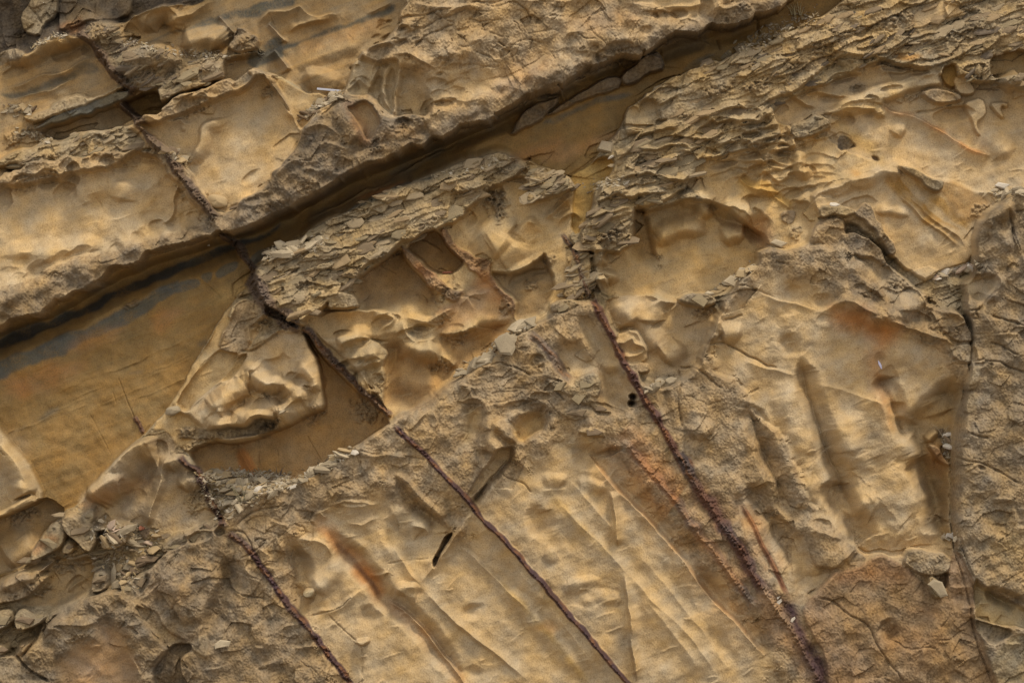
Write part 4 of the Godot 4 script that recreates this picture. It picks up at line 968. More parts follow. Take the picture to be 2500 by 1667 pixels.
	# projecting knob, its shadowed foot, and the gutter left of it
	plate("fluted", "knob", [280, 500, 340, 460, 420, 450, 520, 510, 600, 540, 640, 600, 680, 650, 700, 700, 740, 710, 680, 790, 620, 830, 500, 800, 470, 760, 420, 640, 340, 560], 4, {"mat": "crust", "col": CRUST.lerp(SAND, .5), "k": .6, "top": 40, "foot": 8, "rag": 8, "gy": .14})
	plate("fluted", "hollow", [340, 640, 420, 650, 470, 770, 510, 830, 600, 850, 560, 890, 500, 960, 420, 1000, 360, 960, 350, 800], -34, {"col": SAND.lerp(CRUST, .2), "top": 36, "foot": 40, "rag": 8})
	crest([430, 610, 520, 580, 600, 630, 680, 650], 10, 16, 20)
	scoop(540, 560, 70, 40, 20, -20, .5)
	crest([660, 790, 740, 700, 740, 600], 16, 14, 20)
	plate("lower", "slab", [700, 800, 750, 730, 820, 750, 800, 790], -4, {"mat": "crust", "col": CRUST, "rag": 4})
	plate("fluted", "hollow", [750, 640, 830, 700, 900, 690, 1040, 690, 1130, 670, 1280, 610, 1380, 690, 1360, 750, 1200, 710, 1100, 720, 1040, 780, 960, 760, 900, 745, 830, 750, 760, 700], -32, {"col": SAND, "top": 30, "foot": 8, "rag": 6, "gy": .06})
	# brown corner slab and the blocks above it
	plate("lower", "brown_slab", [490, 1010, 520, 960, 580, 890, 640, 830, 740, 840, 830, 770, 920, 750, 1000, 780, 1100, 850, 1180, 950, 1300, 960, 1340, 830, 1380, 700, 1440, 780, 1490, 890, 1500, 1000, 1490, 1120, 1530, 1250, 1580, 1400, 1640, 1568, 1720, 1900, 600, 1900, 560, 1400, 400, 1120, 450, 1040], 8, {"mat": "crust", "col": CRUST.lerp(RUST, .2), "k": .5, "rag": 6, "top": 10})
	plate("lower", "block", [1050, 760, 1080, 710, 1180, 710, 1360, 745, 1340, 850, 1280, 880, 1200, 880, 1100, 840, 1050, 800], 20, {"mat": "crust", "col": CRUST.lerp(GREY, .3), "k": .9, "rag": 6})
	plate("lower", "hollow", [1280, 890, 1340, 850, 1325, 950, 1300, 960], -14, {"mat": "crust", "col": CRUST.lerp(RUST, .2), "rag": 3})
	plate("lower", "block", [1195, 890, 1230, 875, 1330, 950, 1270, 1030, 1210, 980], 26, {"mat": "crust", "col": GREY, "k": .6, "rag": 4})
	crack([490, 1015, 600, 1040, 700, 1120, 820, 1190, 920, 1380, 1000, 1480, 1060, 1568], 5, 10, 5)
	crack([450, 1010, 520, 960, 580, 890], 6, 14, 5)
	scoop(940, 1120, 70, 50, 20, -14, .2)
	crest([900, 1160, 960, 1230, 990, 1300], -10, 24, 24, {"soft": true})
	for s in [[850, 880, 220, 70, 0, .5], [1180, 1100, 120, 60, 0, .4], [1100, 1300, 180, 100, 0, .4]]:
		blot(s[0], s[1], s[2], s[3], s[4], RUST, s[5])
	# open joint along the buttress
	whole()
	crack([2236, 625, 2222, 660, 2214, 705, 2233, 765, 2224, 850, 2216, 902, 2198, 960, 2188, 1000, 2188, 1120, 2188, 1250, 2210, 1335, 2230, 1410, 2236, 1470, 2264, 1535, 2292, 1605], 5, 12, 3)
	sheet(3, 1)
	for c in [[1740, 0, 1770, 130, 1800, 250, 1829, 330], [1600, 580, 1700, 610, 1829, 650], [1600, 740, 1700, 780, 1780, 830], [1540, 860, 1660, 860, 1700, 900, 1829, 940], [1460, 890, 1500, 860, 1560, 840], [1470, 1330, 1590, 1355], [1450, 540, 1530, 530, 1560, 490, 1640, 400], [1430, 330, 1500, 290, 1560, 260], [1470, 590, 1530, 600, 1500, 560]]:
		crack(c, 5, 13, 6)
	plate("buttress", "hollow", [1440, 360, 1510, 320, 1620, 320, 1650, 360, 1600, 430, 1560, 480, 1510, 480, 1450, 420], -8, {"col": SAND.lerp(GREY, .4), "k": .3, "top": 16, "foot": 16, "rag": 6})
	crest([1560, 490, 1620, 420, 1660, 360, 1700, 330], 9, 20, 22, {"soft": true})
	crest([1740, 20, 1760, 120, 1800, 240, 1820, 330], 12, 26, 6)
	crest([1520, 60, 1600, 20, 1680, 80, 1760, 180], 9, 18, 26, {"soft": true})
	plate("buttress", "block", [1730, 350, 1815, 330, 1818, 365, 1735, 372], 26, {"mat": "crust", "col": CRUST.lerp(GREY, .4), "rag": 3})
	plate("buttress", "block", [1450, 1000, 1480, 900, 1540, 880, 1530, 990, 1500, 1040, 1450, 1060], 26, {"mat": "crust", "col": GREY.lerp(CRUST, .4), "k": .5, "rag": 4})
	plate("buttress", "block", [1440, 1130, 1460, 1060, 1520, 1060, 1525, 1170, 1440, 1200], 22, {"mat": "crust", "col": GREY.lerp(SAND, .3), "k": .4, "rag": 4})
	sheet(3, 0)
	crest([1530, 1450, 1600, 1400, 1700, 1340, 1760, 1290], 16, 20, 24, {"soft": true})
	crack([1700, 1330, 1740, 1420, 1750, 1560], 6, 14, 5)
	crack([1740, 1350, 1829, 1350], 5, 10, 5)
	sheet(3, 2)
	for c in [[1370, 110, 1440, 150, 1560, 170, 1680, 230, 1800, 300], [1390, 560, 1420, 700, 1460, 800, 1500, 900], [1560, 1100, 1700, 1120, 1829, 1170]]:
		crack(c, 5, 11, 5)
	plate("buttress", "slab", [1500, 880, 1560, 950, 1680, 1020, 1829, 1090, 2000, 1120, 2000, 1260, 1829, 1210, 1700, 1200, 1580, 1160, 1500, 1130], -6, {"col": GREY.lerp(YELLOW, .3), "k": .3, "rag": 6, "top": 14, "gy": .1})
	plate("buttress", "block", [1505, 1150, 1580, 1170, 1700, 1210, 1740, 1240, 1700, 1280, 1620, 1310, 1530, 1250], 6, {"mat": "crust", "col": DARK.lerp(GREY, .4), "k": .4, "rag": 5})
	plate("buttress", "slab", [1640, 1350, 1760, 1250, 1829, 1245, 2000, 1240, 2000, 1900, 1700, 1900, 1650, 1560, 1580, 1420], 22, {"mat": "crust", "col": GREY.lerp(SHALE, .2), "k": .5, "rag": 5, "gx": -.06})
	scoop(1540, 190, 24, 12, 20, -20, .3)
	blot(1740, 700, 160, 160, 0, YELLOW, .45)
	crest([1560, 950, 1680, 990, 1829, 1060], -18, 14, 30, {"soft": true})


func lower_middle():
	whole()
	# smooth sand below the crust of the slab
	plate("lower", "smooth_sand", [660, 1280, 700, 1200, 780, 1150, 860, 1130, 930, 1170, 985, 1230, 1040, 1270, 1080, 1180, 1110, 1120, 1170, 1090, 1230, 1050, 1290, 1000, 1350, 1000, 1420, 1050, 1500, 1150, 1590, 1260, 1680, 1370, 1740, 1450, 1800, 1560, 1850, 1840, 830, 1840, 800, 1580, 740, 1480, 690, 1380], -16, {"top": 40, "foot": 12, "rag": 22, "keep": .7, "col": SAND, "k": .08})
	plate("lower", "smooth_sand", [1690, 1130, 1760, 1180, 1800, 1260, 1830, 1350, 1800, 1360, 1740, 1280, 1700, 1200], -6, {"col": CRUST.lerp(SAND, .45), "k": .5, "top": 14, "foot": 14, "keep": .5})
	# hollow with knob at the crest of the slab
	sheet(1, 1)
	plate("lower", "hollow", [1430, 1150, 1490, 1190, 1500, 1230, 1450, 1340, 1420, 1400, 1380, 1400, 1400, 1260], -28, {"col": SAND.lerp(YELLOW, .3), "top": 26, "foot": 34, "rag": 8})
	plate("lower", "hollow", [1690, 1300, 1760, 1210, 1829, 1180, 1920, 1180, 1900, 1290, 1829, 1340, 1760, 1390], -40, {"col": SAND.lerp(YELLOW, .5), "top": 22, "foot": 16, "rag": 6, "gy": .1})
	crest([1490, 1230, 1540, 1270, 1600, 1380, 1610, 1460, 1560, 1500], 18, 34, 30, {"soft": true})
	crest([1440, 1370, 1500, 1370, 1590, 1400, 1630, 1450, 1560, 1540, 1500, 1600], 16, 26, 26, {"soft": true})
	crest([1560, 1240, 1680, 1330, 1740, 1380], 20, 20, 16, {"soft": true})
	scoop(1760, 1160, 120, 44, -5, -26, .6)
	scoop(1460, 1150, 70, 40, 20, -20, .6)
	crest([1700, 1390, 1680, 1450, 1640, 1540, 1570, 1600, 1500, 1700, 1440, 1780], -40, 22, 16, {"rag": 6, "ends": .1})
	sheet(1, 2)
	plate("lower", "hollow", [1620, 70, 1690, 60, 1690, 110, 1640, 190, 1570, 250, 1500, 330, 1440, 370, 1420, 350, 1490, 250, 1570, 160], -20, {"col": SAND.lerp(OCHRE, .3), "rag": 6, "top": 8, "foot": 10})
	plate("lower", "hollow", [1320, 600, 1310, 650, 1250, 720, 1215, 810, 1190, 830, 1190, 770, 1240, 690, 1280, 620], -50, {"mat": "crust", "col": DARK.lerp(SAND, .3), "rag": 4, "top": 3, "foot": 3})
	plate("lower", "sand_bay", [890, 560, 960, 470, 1060, 460, 1140, 500, 1240, 560, 1310, 600, 1260, 680, 1190, 770, 1100, 780, 1000, 800, 930, 720, 890, 640], -24, {"col": SAND.lerp(GREY, .25), "top": 30, "foot": 14, "rag": 10, "gy": .07})
	crest([890, 520, 980, 480, 1060, 540, 1130, 550, 1190, 610], 12, 26, 40, {"soft": true})
	crest([1050, 560, 1130, 570, 1170, 600, 1130, 620], 10, 16, 16)
	crest([930, 680, 1000, 790, 1060, 870, 1110, 940], 8, 10, 26, {"rag": 3})
	crest([1310, 700, 1420, 720, 1540, 850, 1680, 980, 1829, 1130], 7, 8, 30, {"rag": 3})
	crest([1110, 950, 1200, 1040, 1320, 1150, 1430, 1260, 1560, 1340, 1829, 1568], 10, 26, 12, {"rag": 4})
	crest([1105, 940, 1140, 880, 1230, 770, 1300, 700, 1340, 610, 1400, 520, 1470, 490], 14, 8, 24, {"rag": 5})
	crest([960, 1000, 990, 950, 1060, 955, 1110, 950], 16, 12, 40, {"soft": true})
	crest([920, 230, 1030, 350, 1130, 460, 1230, 550, 1310, 620], -11, 18, 24, {"rag": 6, "soft": true})
	crest([940, 210, 1050, 320, 1160, 430, 1290, 560], 9, 14, 14, {"soft": true})
	scoop(1170, 510, 70, 40, 40, -20, .3)
	scoop(1250, 470, 40, 40, 0, 12, .0)
	for s in [[785, 1140, 70, 60, 0, -26], [1440, 1110, 70, 44, -20, -22], [1070, 985, 50, 26, 0, -14], [1460, 1500, 60, 44, 0, -16], [720, 690, 50, 40, 0, 12], [1340, 500, 60, 50, 0, -18]]:
		scoop(s[0], s[1], s[2], s[3], s[4], s[5], .1)
	blot(785, 1140, 40, 34, 0, DARK.lerp(SAND, .5), .3)
	# rough crust patches with steps
	for s in [[500, 440, 620, 390, 760, 400, 860, 430], [330, 650, 400, 640, 500, 660, 560, 750], [440, 1100, 530, 1110, 620, 1070, 690, 1000, 730, 960], [640, 550, 760, 545, 860, 510], [300, 1350, 380, 1330, 470, 1320], [780, 880, 830, 880, 900, 870], [720, 90, 830, 120, 960, 110, 1100, 110]]:
		crest(s, 9, 8, 24, {"rag": 8})
	crack([330, 640, 385, 610, 385, 570, 310, 540], 4, 8, 5)
	crack([410, 1140, 520, 1115, 620, 1075, 690, 1000], 4, 8, 5)
	crack([520, 1120, 620, 1220, 740, 1335, 780, 1320], 3.5, 6, 3)
	crack([740, 1335, 750, 1450, 735, 1568], 3.5, 6, 3)
	crack([720, 75, 850, 115, 1000, 105, 1160, 150], 4, 8, 6)
	crack([1630, 230, 1760, 290, 1829, 350], 4, 8, 6)
	crack([900, 800, 1000, 790, 1180, 770], 3, 5, 3)
	crest([330, 660, 300, 880, 340, 1020, 410, 1120], -22, 40, 40, {"soft": true, "rag": 10})
	scoop(420, 800, 130, 120, 0, -20, .2)
	crest([540, 760, 560, 850, 490, 930, 420, 980], 9, 30, 24, {"soft": true})
	crest([180, 620, 250, 720, 275, 850], 12, 24, 14)
	plate("lower", "chip", [362, 1000, 390, 968, 440, 965, 430, 1010, 390, 1022], 14, {"mat": "flaky", "col": GREY, "rag": 2})
	plate("lower", "chip", [740, 1330, 690, 1300, 780, 1280, 790, 1300], 6, {"col": SAND, "rag": 2})
	# rusty groove
	crest([470, 540, 560, 640, 650, 740, 740, 850, 830, 950, 910, 1050, 1020, 1130, 1130, 1240, 1220, 1370, 1330, 1500, 1420, 1600], -15, 34, 26, {"soft": true, "ends": .2, "rag": 6})
	crest([900, 1040, 1020, 1110, 1130, 1220, 1230, 1360, 1340, 1490, 1430, 1590], 16, 9, 26, {"ends": .1, "rag": 5})
	streak([430, 480, 560, 640, 650, 740, 740, 850, 800, 920, 890, 1040], 30, RUST, .75, 8)
	streak([700, 800, 760, 880, 800, 920], 34, RUST, .6, 8)
	streak([880, 1060, 1010, 1130, 1110, 1230, 1220, 1370, 1330, 1500, 1400, 1580], 26, RUST.lerp(CRUST, .5), .65, 8)
	streak([560, 650, 640, 740, 740, 860, 880, 1030], 10, PURPLE, .6, 5)
	blot(950, 1090, 120, 40, 40, CRUST.lerp(RUST, .35), .6)
	# flutes
	sheet(2, 2)
	for s in [[600, 80, 680, 170, 760, 270, 900, 420, 1010, 530, 1100, 630, 1180, 710, 1250, 800, 1330, 930, 1480, 1090, 1640, 1270, 1760, 1410]]:
		crest(s, 15, 14, 80, {"ends": .12, "rag": 4})
		crest(s, -12, 60, 4, {"ends": .08, "rag": 4, "soft": true})
		streak(s, 9, RUST, .4)
		streak(s, 60, SAND.lerp(RUST, .4), .35)
	for s in [[340, 300, 450, 430, 560, 560, 700, 680, 830, 820, 960, 960, 1060, 1080, 1200, 1190, 1330, 1350, 1420, 1480, 1500, 1600], [480, 270, 560, 330, 640, 440, 760, 560, 800, 640]]:
		crest(s, 10, 30, 60, {"ends": .2, "rag": 3})
	for s in [[760, 330, 770, 440, 800, 560, 800, 700], [850, 850, 860, 980, 880, 1100, 885, 1200, 880, 1290, 910, 1420, 930, 1568]]:
		crest(s, 20, 30, 10, {"ends": .15, "rag": 5})
	for s in [[60, 720, 250, 930, 420, 1140, 560, 1330, 700, 1520], [900, 700, 1040, 860, 1200, 1050, 1330, 1220, 1460, 1400, 1560, 1540], [960, 1010, 1100, 1180, 1230, 1340, 1330, 1500]]:
		crest(s, 7, 26, 70, {"ends": .25, "rag": 3})
	for s in [[260, 400, 280, 500, 320, 600, 330, 690], [520, 30, 600, 120, 700, 210], [740, 70, 760, 130], [1300, 800, 1380, 1010, 1340, 1150]]:
		crest(s, -11, 40, 28, {"ends": .4, "rag": 5, "soft": true})
	for s in [[650, 1010, 160, 60, -10, -20], [700, 1000, 140, 40, -5, -12], [330, 960, 60, 46, 20, -22], [350, 1080, 70, 40, 20, -16], [420, 660, 90, 50, 0, -14], [840, 400, 70, 80, 20, -20], [900, 480, 60, 90, 30, -16], [1210, 640, 30, 90, 10, -30], [1310, 680, 70, 130, 30, -26], [960, 560, 50, 60, 0, -12], [1250, 1060, 90, 70, 30, -12], [1420, 1290, 90, 60, 30, -10], [960, 1180, 60, 70, 0, -16]]:
		scoop(s[0], s[1], s[2], s[3], s[4], s[5] * .5, .1)
	for s in [[340, 720, 390, 740, 420, 720], [440, 930, 560, 940, 700, 900], [520, 1060, 620, 1000, 760, 990, 860, 1060], [320, 280, 440, 260, 480, 290], [510, 270, 620, 290, 750, 330], [1200, 560, 1240, 550, 1230, 600, 1200, 700]]:
		crest(s, 5, 14, 24, {"soft": true, "rag": 8})
	crest([0, 870, 140, 1000, 280, 1150, 420, 1320, 560, 1480, 640, 1590], 7, 20, 30, {"soft": true})
	streak([0, 870, 140, 1000, 280, 1150, 420, 1320, 560, 1480, 640, 1590], 14, YELLOW, .6)
	streak([300, 300, 450, 440, 560, 560, 700, 700, 800, 790], 18, YELLOW, .4)
	blot(360, 1200, 60, 40, 0, RUST.lerp(YELLOW, .4), .5)
	blot(180, 640, 60, 30, 20, SHALE.lerp(SAND, .3), .4)
	# crest of the slab in the middle: blocks and hollows
	sheet(2, 1)
	plate("lower", "hollow", [570, 600, 640, 590, 690, 650, 740, 740, 790, 800, 830, 870, 770, 895, 700, 900, 640, 800, 570, 700], -30, {"col": SAND.lerp(GREY, .3), "top": 24, "foot": 20, "rag": 5})
	plate("lower", "hollow", [430, 770, 540, 750, 590, 790, 680, 900, 620, 930, 540, 960, 440, 940], -26, {"col": SAND.lerp(GREY, .2), "top": 22, "foot": 20, "rag": 5})
	plate("lower", "hollow", [780, 700, 910, 650, 1000, 780, 1005, 870, 940, 890, 870, 880, 820, 800], -44, {"col": SAND, "top": 8, "foot": 8, "rag": 5, "gy": .1})
	plate("lower", "hollow", [690, 900, 770, 895, 830, 900, 880, 1000, 920, 1060, 870, 1100, 860, 1160, 800, 1180, 720, 1130, 700, 1000], -34, {"col": SAND.lerp(CRUST, .5), "k": .4, "top": 22, "foot": 20, "rag": 6, "gy": .06})
	plate("lower", "block", [520, 990, 560, 960, 640, 930, 700, 960, 690, 1090, 640, 1100, 540, 1050], 6, {"mat": "crust", "col": GREY.lerp(CRUST, .2), "k": .8, "rag": 5})
	plate("lower", "block", [340, 1000, 420, 985, 520, 1020, 600, 1060, 650, 1120, 720, 1160, 770, 1200, 690, 1190, 600, 1140, 480, 1070, 400, 1050], 8, {"mat": "crust", "col": GREY.lerp(CRUST, .2), "k": .6, "f": .4, "rag": 6})
	plate("lower", "block", [430, 1190, 540, 1150, 640, 1160, 660, 1190, 590, 1230, 500, 1230], 4, {"mat": "crust", "col": CRUST.lerp(GREY, .5), "k": .6, "rag": 5})
	plate("lower", "block", [550, 1300, 600, 1285, 720, 1300, 718, 1350, 640, 1345, 560, 1320], 10, {"mat": "crust", "col": GREY.lerp(SAND, .4), "k": .5, "rag": 4})
	plate("lower", "block", [880, 885, 1000, 878, 1010, 930, 960, 950, 900, 930], -22, {"mat": "flaky", "col": CRUST.lerp(SAND, .5), "f": .6, "rag": 4})
	plate("lower", "block", [370, 520, 440, 470, 530, 480, 550, 510, 440, 580, 380, 570], 2, {"mat": "flaky", "col": CRUST.lerp(GREY, .4), "k": .4, "f": .4, "rag": 5})
	plate("lower", "block", [1195, 475, 1250, 435, 1380, 430, 1440, 470, 1430, 510, 1330, 530, 1250, 510], 8, {"mat": "crust", "col": CRUST.lerp(GREY, .5), "k": .4, "rag": 4})
	scoop(905, 1095, 26, 22, 0, -60, .2, 1)
	scoop(897, 1135, 30, 24, 0, -54, .2, 1)
	scoop(1080, 1060, 40, 40, 0, -16, .5)
	scoop(1110, 1140, 34, 130, -10, -24, .2)
	scoop(290, 880, 50, 60, 20, -26, .7)
	scoop(310, 1090, 70, 30, 0, -24, .7)
	scoop(700, 1180, 130, 44, 10, -22, .6)
	scoop(1000, 1260, 80, 60, 20, -10, .6)
	for c in [[690, 430, 760, 455, 800, 430], [380, 560, 480, 560, 560, 510], [1195, 480, 1260, 510, 1330, 530, 1440, 505], [1200, 900, 1250, 920, 1290, 915, 1400, 980, 1480, 1040], [1200, 910, 1205, 1050, 1190, 1150, 1220, 1300], [1380, 750, 1460, 750, 1600, 810, 1829, 920], [-20, 880, 60, 870, 140, 900, 250, 950], [330, 980, 420, 1060, 470, 1120], [550, 1310, 640, 1345, 715, 1350], [1600, 570, 1480, 600]]:
		crack(c, 5, 12, 6)
	for s in [[880, 440, 920, 570, 1000, 690, 1090, 800, 1130, 820], [1010, 470, 1030, 560, 1040, 640], [1090, 860, 1200, 770, 1230, 740], [790, 470, 830, 560, 900, 660]]:
		crest(s, 15, 30, 34, {"soft": true, "rag": 6})
	streak([900, 560, 1000, 690, 1110, 800], 24, PURPLE.lerp(SAND, .5), .4)
	crest([1010, 440, 1080, 480, 1190, 490], 18, 10, 26)
	for s in [[780, 740, 850, 740, 900, 720, 920, 760, 980, 770, 1000, 830], [840, 830, 920, 840, 990, 800]]:
		crest(s, 16, 12, 26, {"rag": 6})
	for s in [[650, 290, 720, 300, 770, 310, 830, 350], [650, 370, 700, 340, 740, 330], [620, 150, 660, 140, 700, 200, 750, 260]]:
		crest(s, 26, 14, 26, {"soft": true})
	for s in [[830, 180, 790, 210, 740, 240, 660, 275], [1070, 260, 1110, 255, 1080, 280]]:
		crack(s, 3, 6, 5)
	scoop(690, 390, 60, 40, 0, -30, .7)
	for s in [[1450, 580, 1400, 690, 1440, 740], [1450, 690, 1540, 680, 1600, 700], [1240, 1350, 1320, 1280, 1400, 1330]]:
		crest(s, 14, 24, 30, {"soft": true, "rag": 7})
	blot(1540, 700, 60, 40, 0, DARK.lerp(SAND, .3), .35)
	blot(1520, 1000, 70, 90, -30, DARK.lerp(SAND, .3), .3)


func lower_left():
	sheet(0, 2)
	plate("tent", "tent_face", [478, 410, 560, 330, 640, 250, 700, 190, 800, 90, 880, 30, 940, 0, 1010, -10, 1100, 10, 1190, 130, 1260, 200, 1310, 300, 1370, 450, 1440, 520, 1330, 530, 1240, 575, 1120, 600, 1040, 640, 900, 595, 840, 550, 600, 555, 590, 460, 500, 450], -62, {"col": SAND.lerp(CRUST, .45), "k": .3, "rag": 6, "top": 20, "foot": 10, "l": .3, "gx": .02})
	crest([520, 400, 640, 270, 720, 190, 830, 80, 930, 20, 1000, 15], 44, 12, 60, {"soft": true, "ends": .12})
	crest([560, 400, 680, 300, 790, 250, 780, 280], 20, 20, 34, {"soft": true})
	crest([930, 580, 960, 470, 990, 380, 1020, 300, 1030, 180, 1080, 110], 34, 40, 16, {"ends": .15})
	crest([1020, 200, 1100, 150, 1180, 140, 1240, 220], 18, 14, 30, {"soft": true})
	crest([1130, 330, 1200, 260, 1290, 300], 18, 22, 26, {"soft": true})
	scoop(900, 190, 110, 120, 30, -34, .3)
	scoop(990, 80, 60, 60, 0, -24, .6)
	scoop(780, 420, 130, 60, -20, -16, .5)
	blot(620, 390, 130, 40, -30, RUST.lerp(SAND, .4), .5)
	blot(830, 300, 120, 60, -10, RUST.lerp(CRUST, .5), .4)
	crest([1140, 110, 1190, 170, 1250, 210, 1290, 300, 1340, 410, 1370, 470, 1450, 580], 26, 14, 20, {"bed": "tent", "part": "iron_vein", "ends": .06, "col": PURPLE, "tint": .9, "ribs": .7, "core": .7})
	dye([900, 0, 1030, -5, 1110, 20, 1130, 100, 1060, 90, 1000, 60], PURPLE.lerp(GREY, .5), .6)
	# shallow ledge with chips and the recess above it
	crest([1200, 190, 1300, 240, 1400, 280, 1560, 300, 1700, 300, 1829, 280], 12, 26, 40, {"soft": true})
	dye([1490, 90, 1540, 70, 1580, 120, 1620, 200, 1610, 280, 1560, 260, 1510, 190], RUST, .85, 5.0)
	crest([1500, 20, 1520, 100, 1570, 190, 1610, 270], 12, 8, 18)
	crest([1640, 90, 1650, 180, 1620, 270], 8, 16, 8)
	# rubble blocks
	var g := GREY.lerp(CRUST, .35)
	plate("rubble", "rubble_bed", [180, 800, 240, 650, 330, 560, 400, 470, 480, 440, 600, 560, 840, 560, 920, 600, 1040, 640, 1200, 590, 1100, 700, 960, 830, 830, 900, 780, 1000, 720, 980, 560, 1010, 540, 900, 420, 800, 300, 790], -60, {"mat": "flaky", "col": g, "k": .8, "f": .5, "rag": 8})
	for q in [[380, 540, 420, 482, 500, 490, 620, 590, 610, 690, 560, 735, 480, 660, 400, 600], [505, 500, 560, 460, 600, 460, 605, 530, 560, 560, 520, 540], [690, 545, 740, 522, 850, 565, 800, 660, 760, 700, 680, 725, 640, 700, 660, 620], [235, 655, 330, 545, 420, 600, 400, 690, 330, 745, 190, 800, 190, 740], [390, 700, 430, 650, 480, 690, 440, 740, 390, 745], [570, 870, 660, 830, 690, 880, 690, 960, 640, 985, 580, 990], [845, 910, 900, 870, 955, 872, 950, 940, 900, 1000, 860, 970], [755, 930, 790, 890, 850, 930, 880, 1000, 800, 1040], [580, 570, 660, 560, 680, 590, 600, 610], [1040, 680, 1120, 630, 1190, 615, 1200, 680, 1100, 720, 1035, 745], [1195, 640, 1260, 590, 1360, 590, 1350, 640, 1220, 685], [1310, 540, 1350, 510, 1395, 540, 1360, 590, 1260, 590], [1370, 600, 1410, 550, 1450, 600, 1400, 625]]:
		plate("rubble", "block", q, rng.randf_range(-32, -8), {"mat": "crust", "col": g.lerp([SAND, GREY, DARK][rng.randi() % 3], .35), "k": .5, "rag": 4, "gy": rng.randf_range(-.05, .3), "gx": rng.randf_range(-.15, .15), "top": 12, "foot": 4})
	blot(290, 690, 90, 40, -30, RUST, .5)
	plate("rubble", "hollow", [200, 800, 330, 780, 560, 760, 580, 860, 560, 990, 440, 1060, 360, 1090, 200, 1080, 100, 1080, 290, 960, 300, 880, 240, 870, 60, 940, -100, 1010, -100, 960, 100, 850], -78, {"col": SAND.lerp(OCHRE, .35), "rag": 6, "top": 14, "foot": 12, "gy": .10})
	plate("rubble", "fin", [-200, 1040, 0, 950, 120, 860, 230, 850, 300, 790, 330, 800, 240, 870, 300, 890, 270, 940, 180, 1000, 100, 1060, 0, 1060, -200, 1110], -34, {"mat": "crust", "col": CRUST.lerp(SAND, .3), "k": .7, "rag": 7, "top": 18})
	crest([-20, 990, 90, 900, 180, 850, 280, 790], 14, 14, 26, {"soft": true})
	scoop(480, 960, 80, 60, -20, -26, .6)
	crest([410, 1000, 460, 950, 540, 910], 14, 10, 30)
	# cluster of split grey rock
	for q in [[-100, 1150, 0, 1105, 80, 1100, 90, 1170, 40, 1220, -100, 1250], [100, 1180, 110, 1115, 160, 1095, 230, 1150, 290, 1135, 280, 1170, 200, 1210, 130, 1230], [-100, 1330, 0, 1300, 60, 1350, 0, 1400, -100, 1420], [180, 1568, 200, 1530, 260, 1510, 330, 1600, 300, 1680, 160, 1680]]:
		plate("cornerstone", "block", q, rng.randf_range(-6, 12), {"mat": "crust", "col": g.lerp(SHALE, .2), "k": .4, "rag": 4, "gy": .15, "top": 10})
	plate("cornerstone", "crust", [140, 1410, 230, 1280, 380, 1110, 480, 1040, 560, 1010, 640, 1000, 740, 980, 800, 1060, 870, 1045, 960, 1180, 1070, 1330, 980, 1420, 940, 1568, 900, 1900, 300, 1900, 300, 1550, 200, 1470], 12, {"mat": "crust", "col": CRUST.lerp(GREY, .15), "k": .9, "rag": 6, "top": 24, "foot": 8})
	plate("cornerstone", "hollow", [390, 1400, 480, 1320, 600, 1300, 660, 1200, 720, 1180, 790, 1210, 810, 1300, 880, 1400, 900, 1480, 890, 1900, 380, 1900, 380, 1500], -8, {"col": SAND.lerp(RUST, .35), "k": .15, "rag": 14, "top": 30, "foot": 20})
	dye([430, 1430, 620, 1300, 700, 1190, 790, 1220, 880, 1420, 890, 1600, 600, 1640, 420, 1560], RUST, .5, 24.0, 30.0)
	crest([380, 1120, 300, 1200, 240, 1280], -24, 8, 8, {"rag": 4})
	crest([240, 1250, 200, 1330, 145, 1410], -24, 8, 8, {"rag": 4})
	plate("cornerstone", "slab", [-100, 1430, 60, 1370, 130, 1420, 230, 1500, 330, 1560, 300, 1520, 180, 1540, 150, 1900, -100, 1900], 4, {"mat": "crust", "col": CRUST.lerp(GREY, .3), "k": .6, "rag": 5})
	crack([0, 1300, 60, 1350, 140, 1420, 240, 1500, 330, 1550], 6, 22, 6)
	crest([200, 1270, 330, 1200, 480, 1190, 600, 1190, 680, 1110], 12, 30, 16, {"rag": 8})
	# slab between: wall, step and gutter
	plate("lower", "slab", [865, 1060, 940, 1080, 1010, 1110, 1050, 1200, 1120, 1260, 1200, 1290, 1190, 1320, 1070, 1330, 1000, 1240, 900, 1140], -6, {"mat": "crust", "col": GREY.lerp(CRUST, .3), "k": .6, "rag": 4})
	crack([870, 1110, 930, 1180, 1000, 1260, 1070, 1330, 1120, 1420], 6, 18, 5)
	crack([900, 1050, 980, 1100, 930, 1170], 4, 9, 3)
	plate("lower", "hollow", [1070, 1340, 1200, 1310, 1230, 1340, 1170, 1400, 1160, 1500, 1200, 1568, 1240, 1900, 960, 1900, 980, 1568, 1000, 1430], -30, {"mat": "crust", "col": CRUST.lerp(DARK, .5), "k": .8, "rag": 8})
	plate("lower", "block", [1210, 1330, 1300, 1240, 1330, 1300, 1340, 1400, 1270, 1370], 6, {"mat": "crust", "col": g, "k": .5, "rag": 4})
	plate("lower", "block", [1165, 1400, 1230, 1345, 1340, 1430, 1355, 1540, 1240, 1568, 1180, 1480], 0, {"mat": "crust", "col": CRUST.lerp(DARK, .3), "k": .7, "rag": 5})
	crest([1460, 700, 1450, 850, 1440, 960, 1390, 1060, 1330, 1160, 1290, 1250], -17, 40, 20, {"soft": true, "rag": 8})
	crest([1450, 880, 1480, 970, 1560, 1010], 9, 16, 10)
	crest([1000, 800, 1100, 900, 1200, 960, 1160, 1060, 1060, 1100], 16, 60, 60, {"soft": true, "rag": 14})
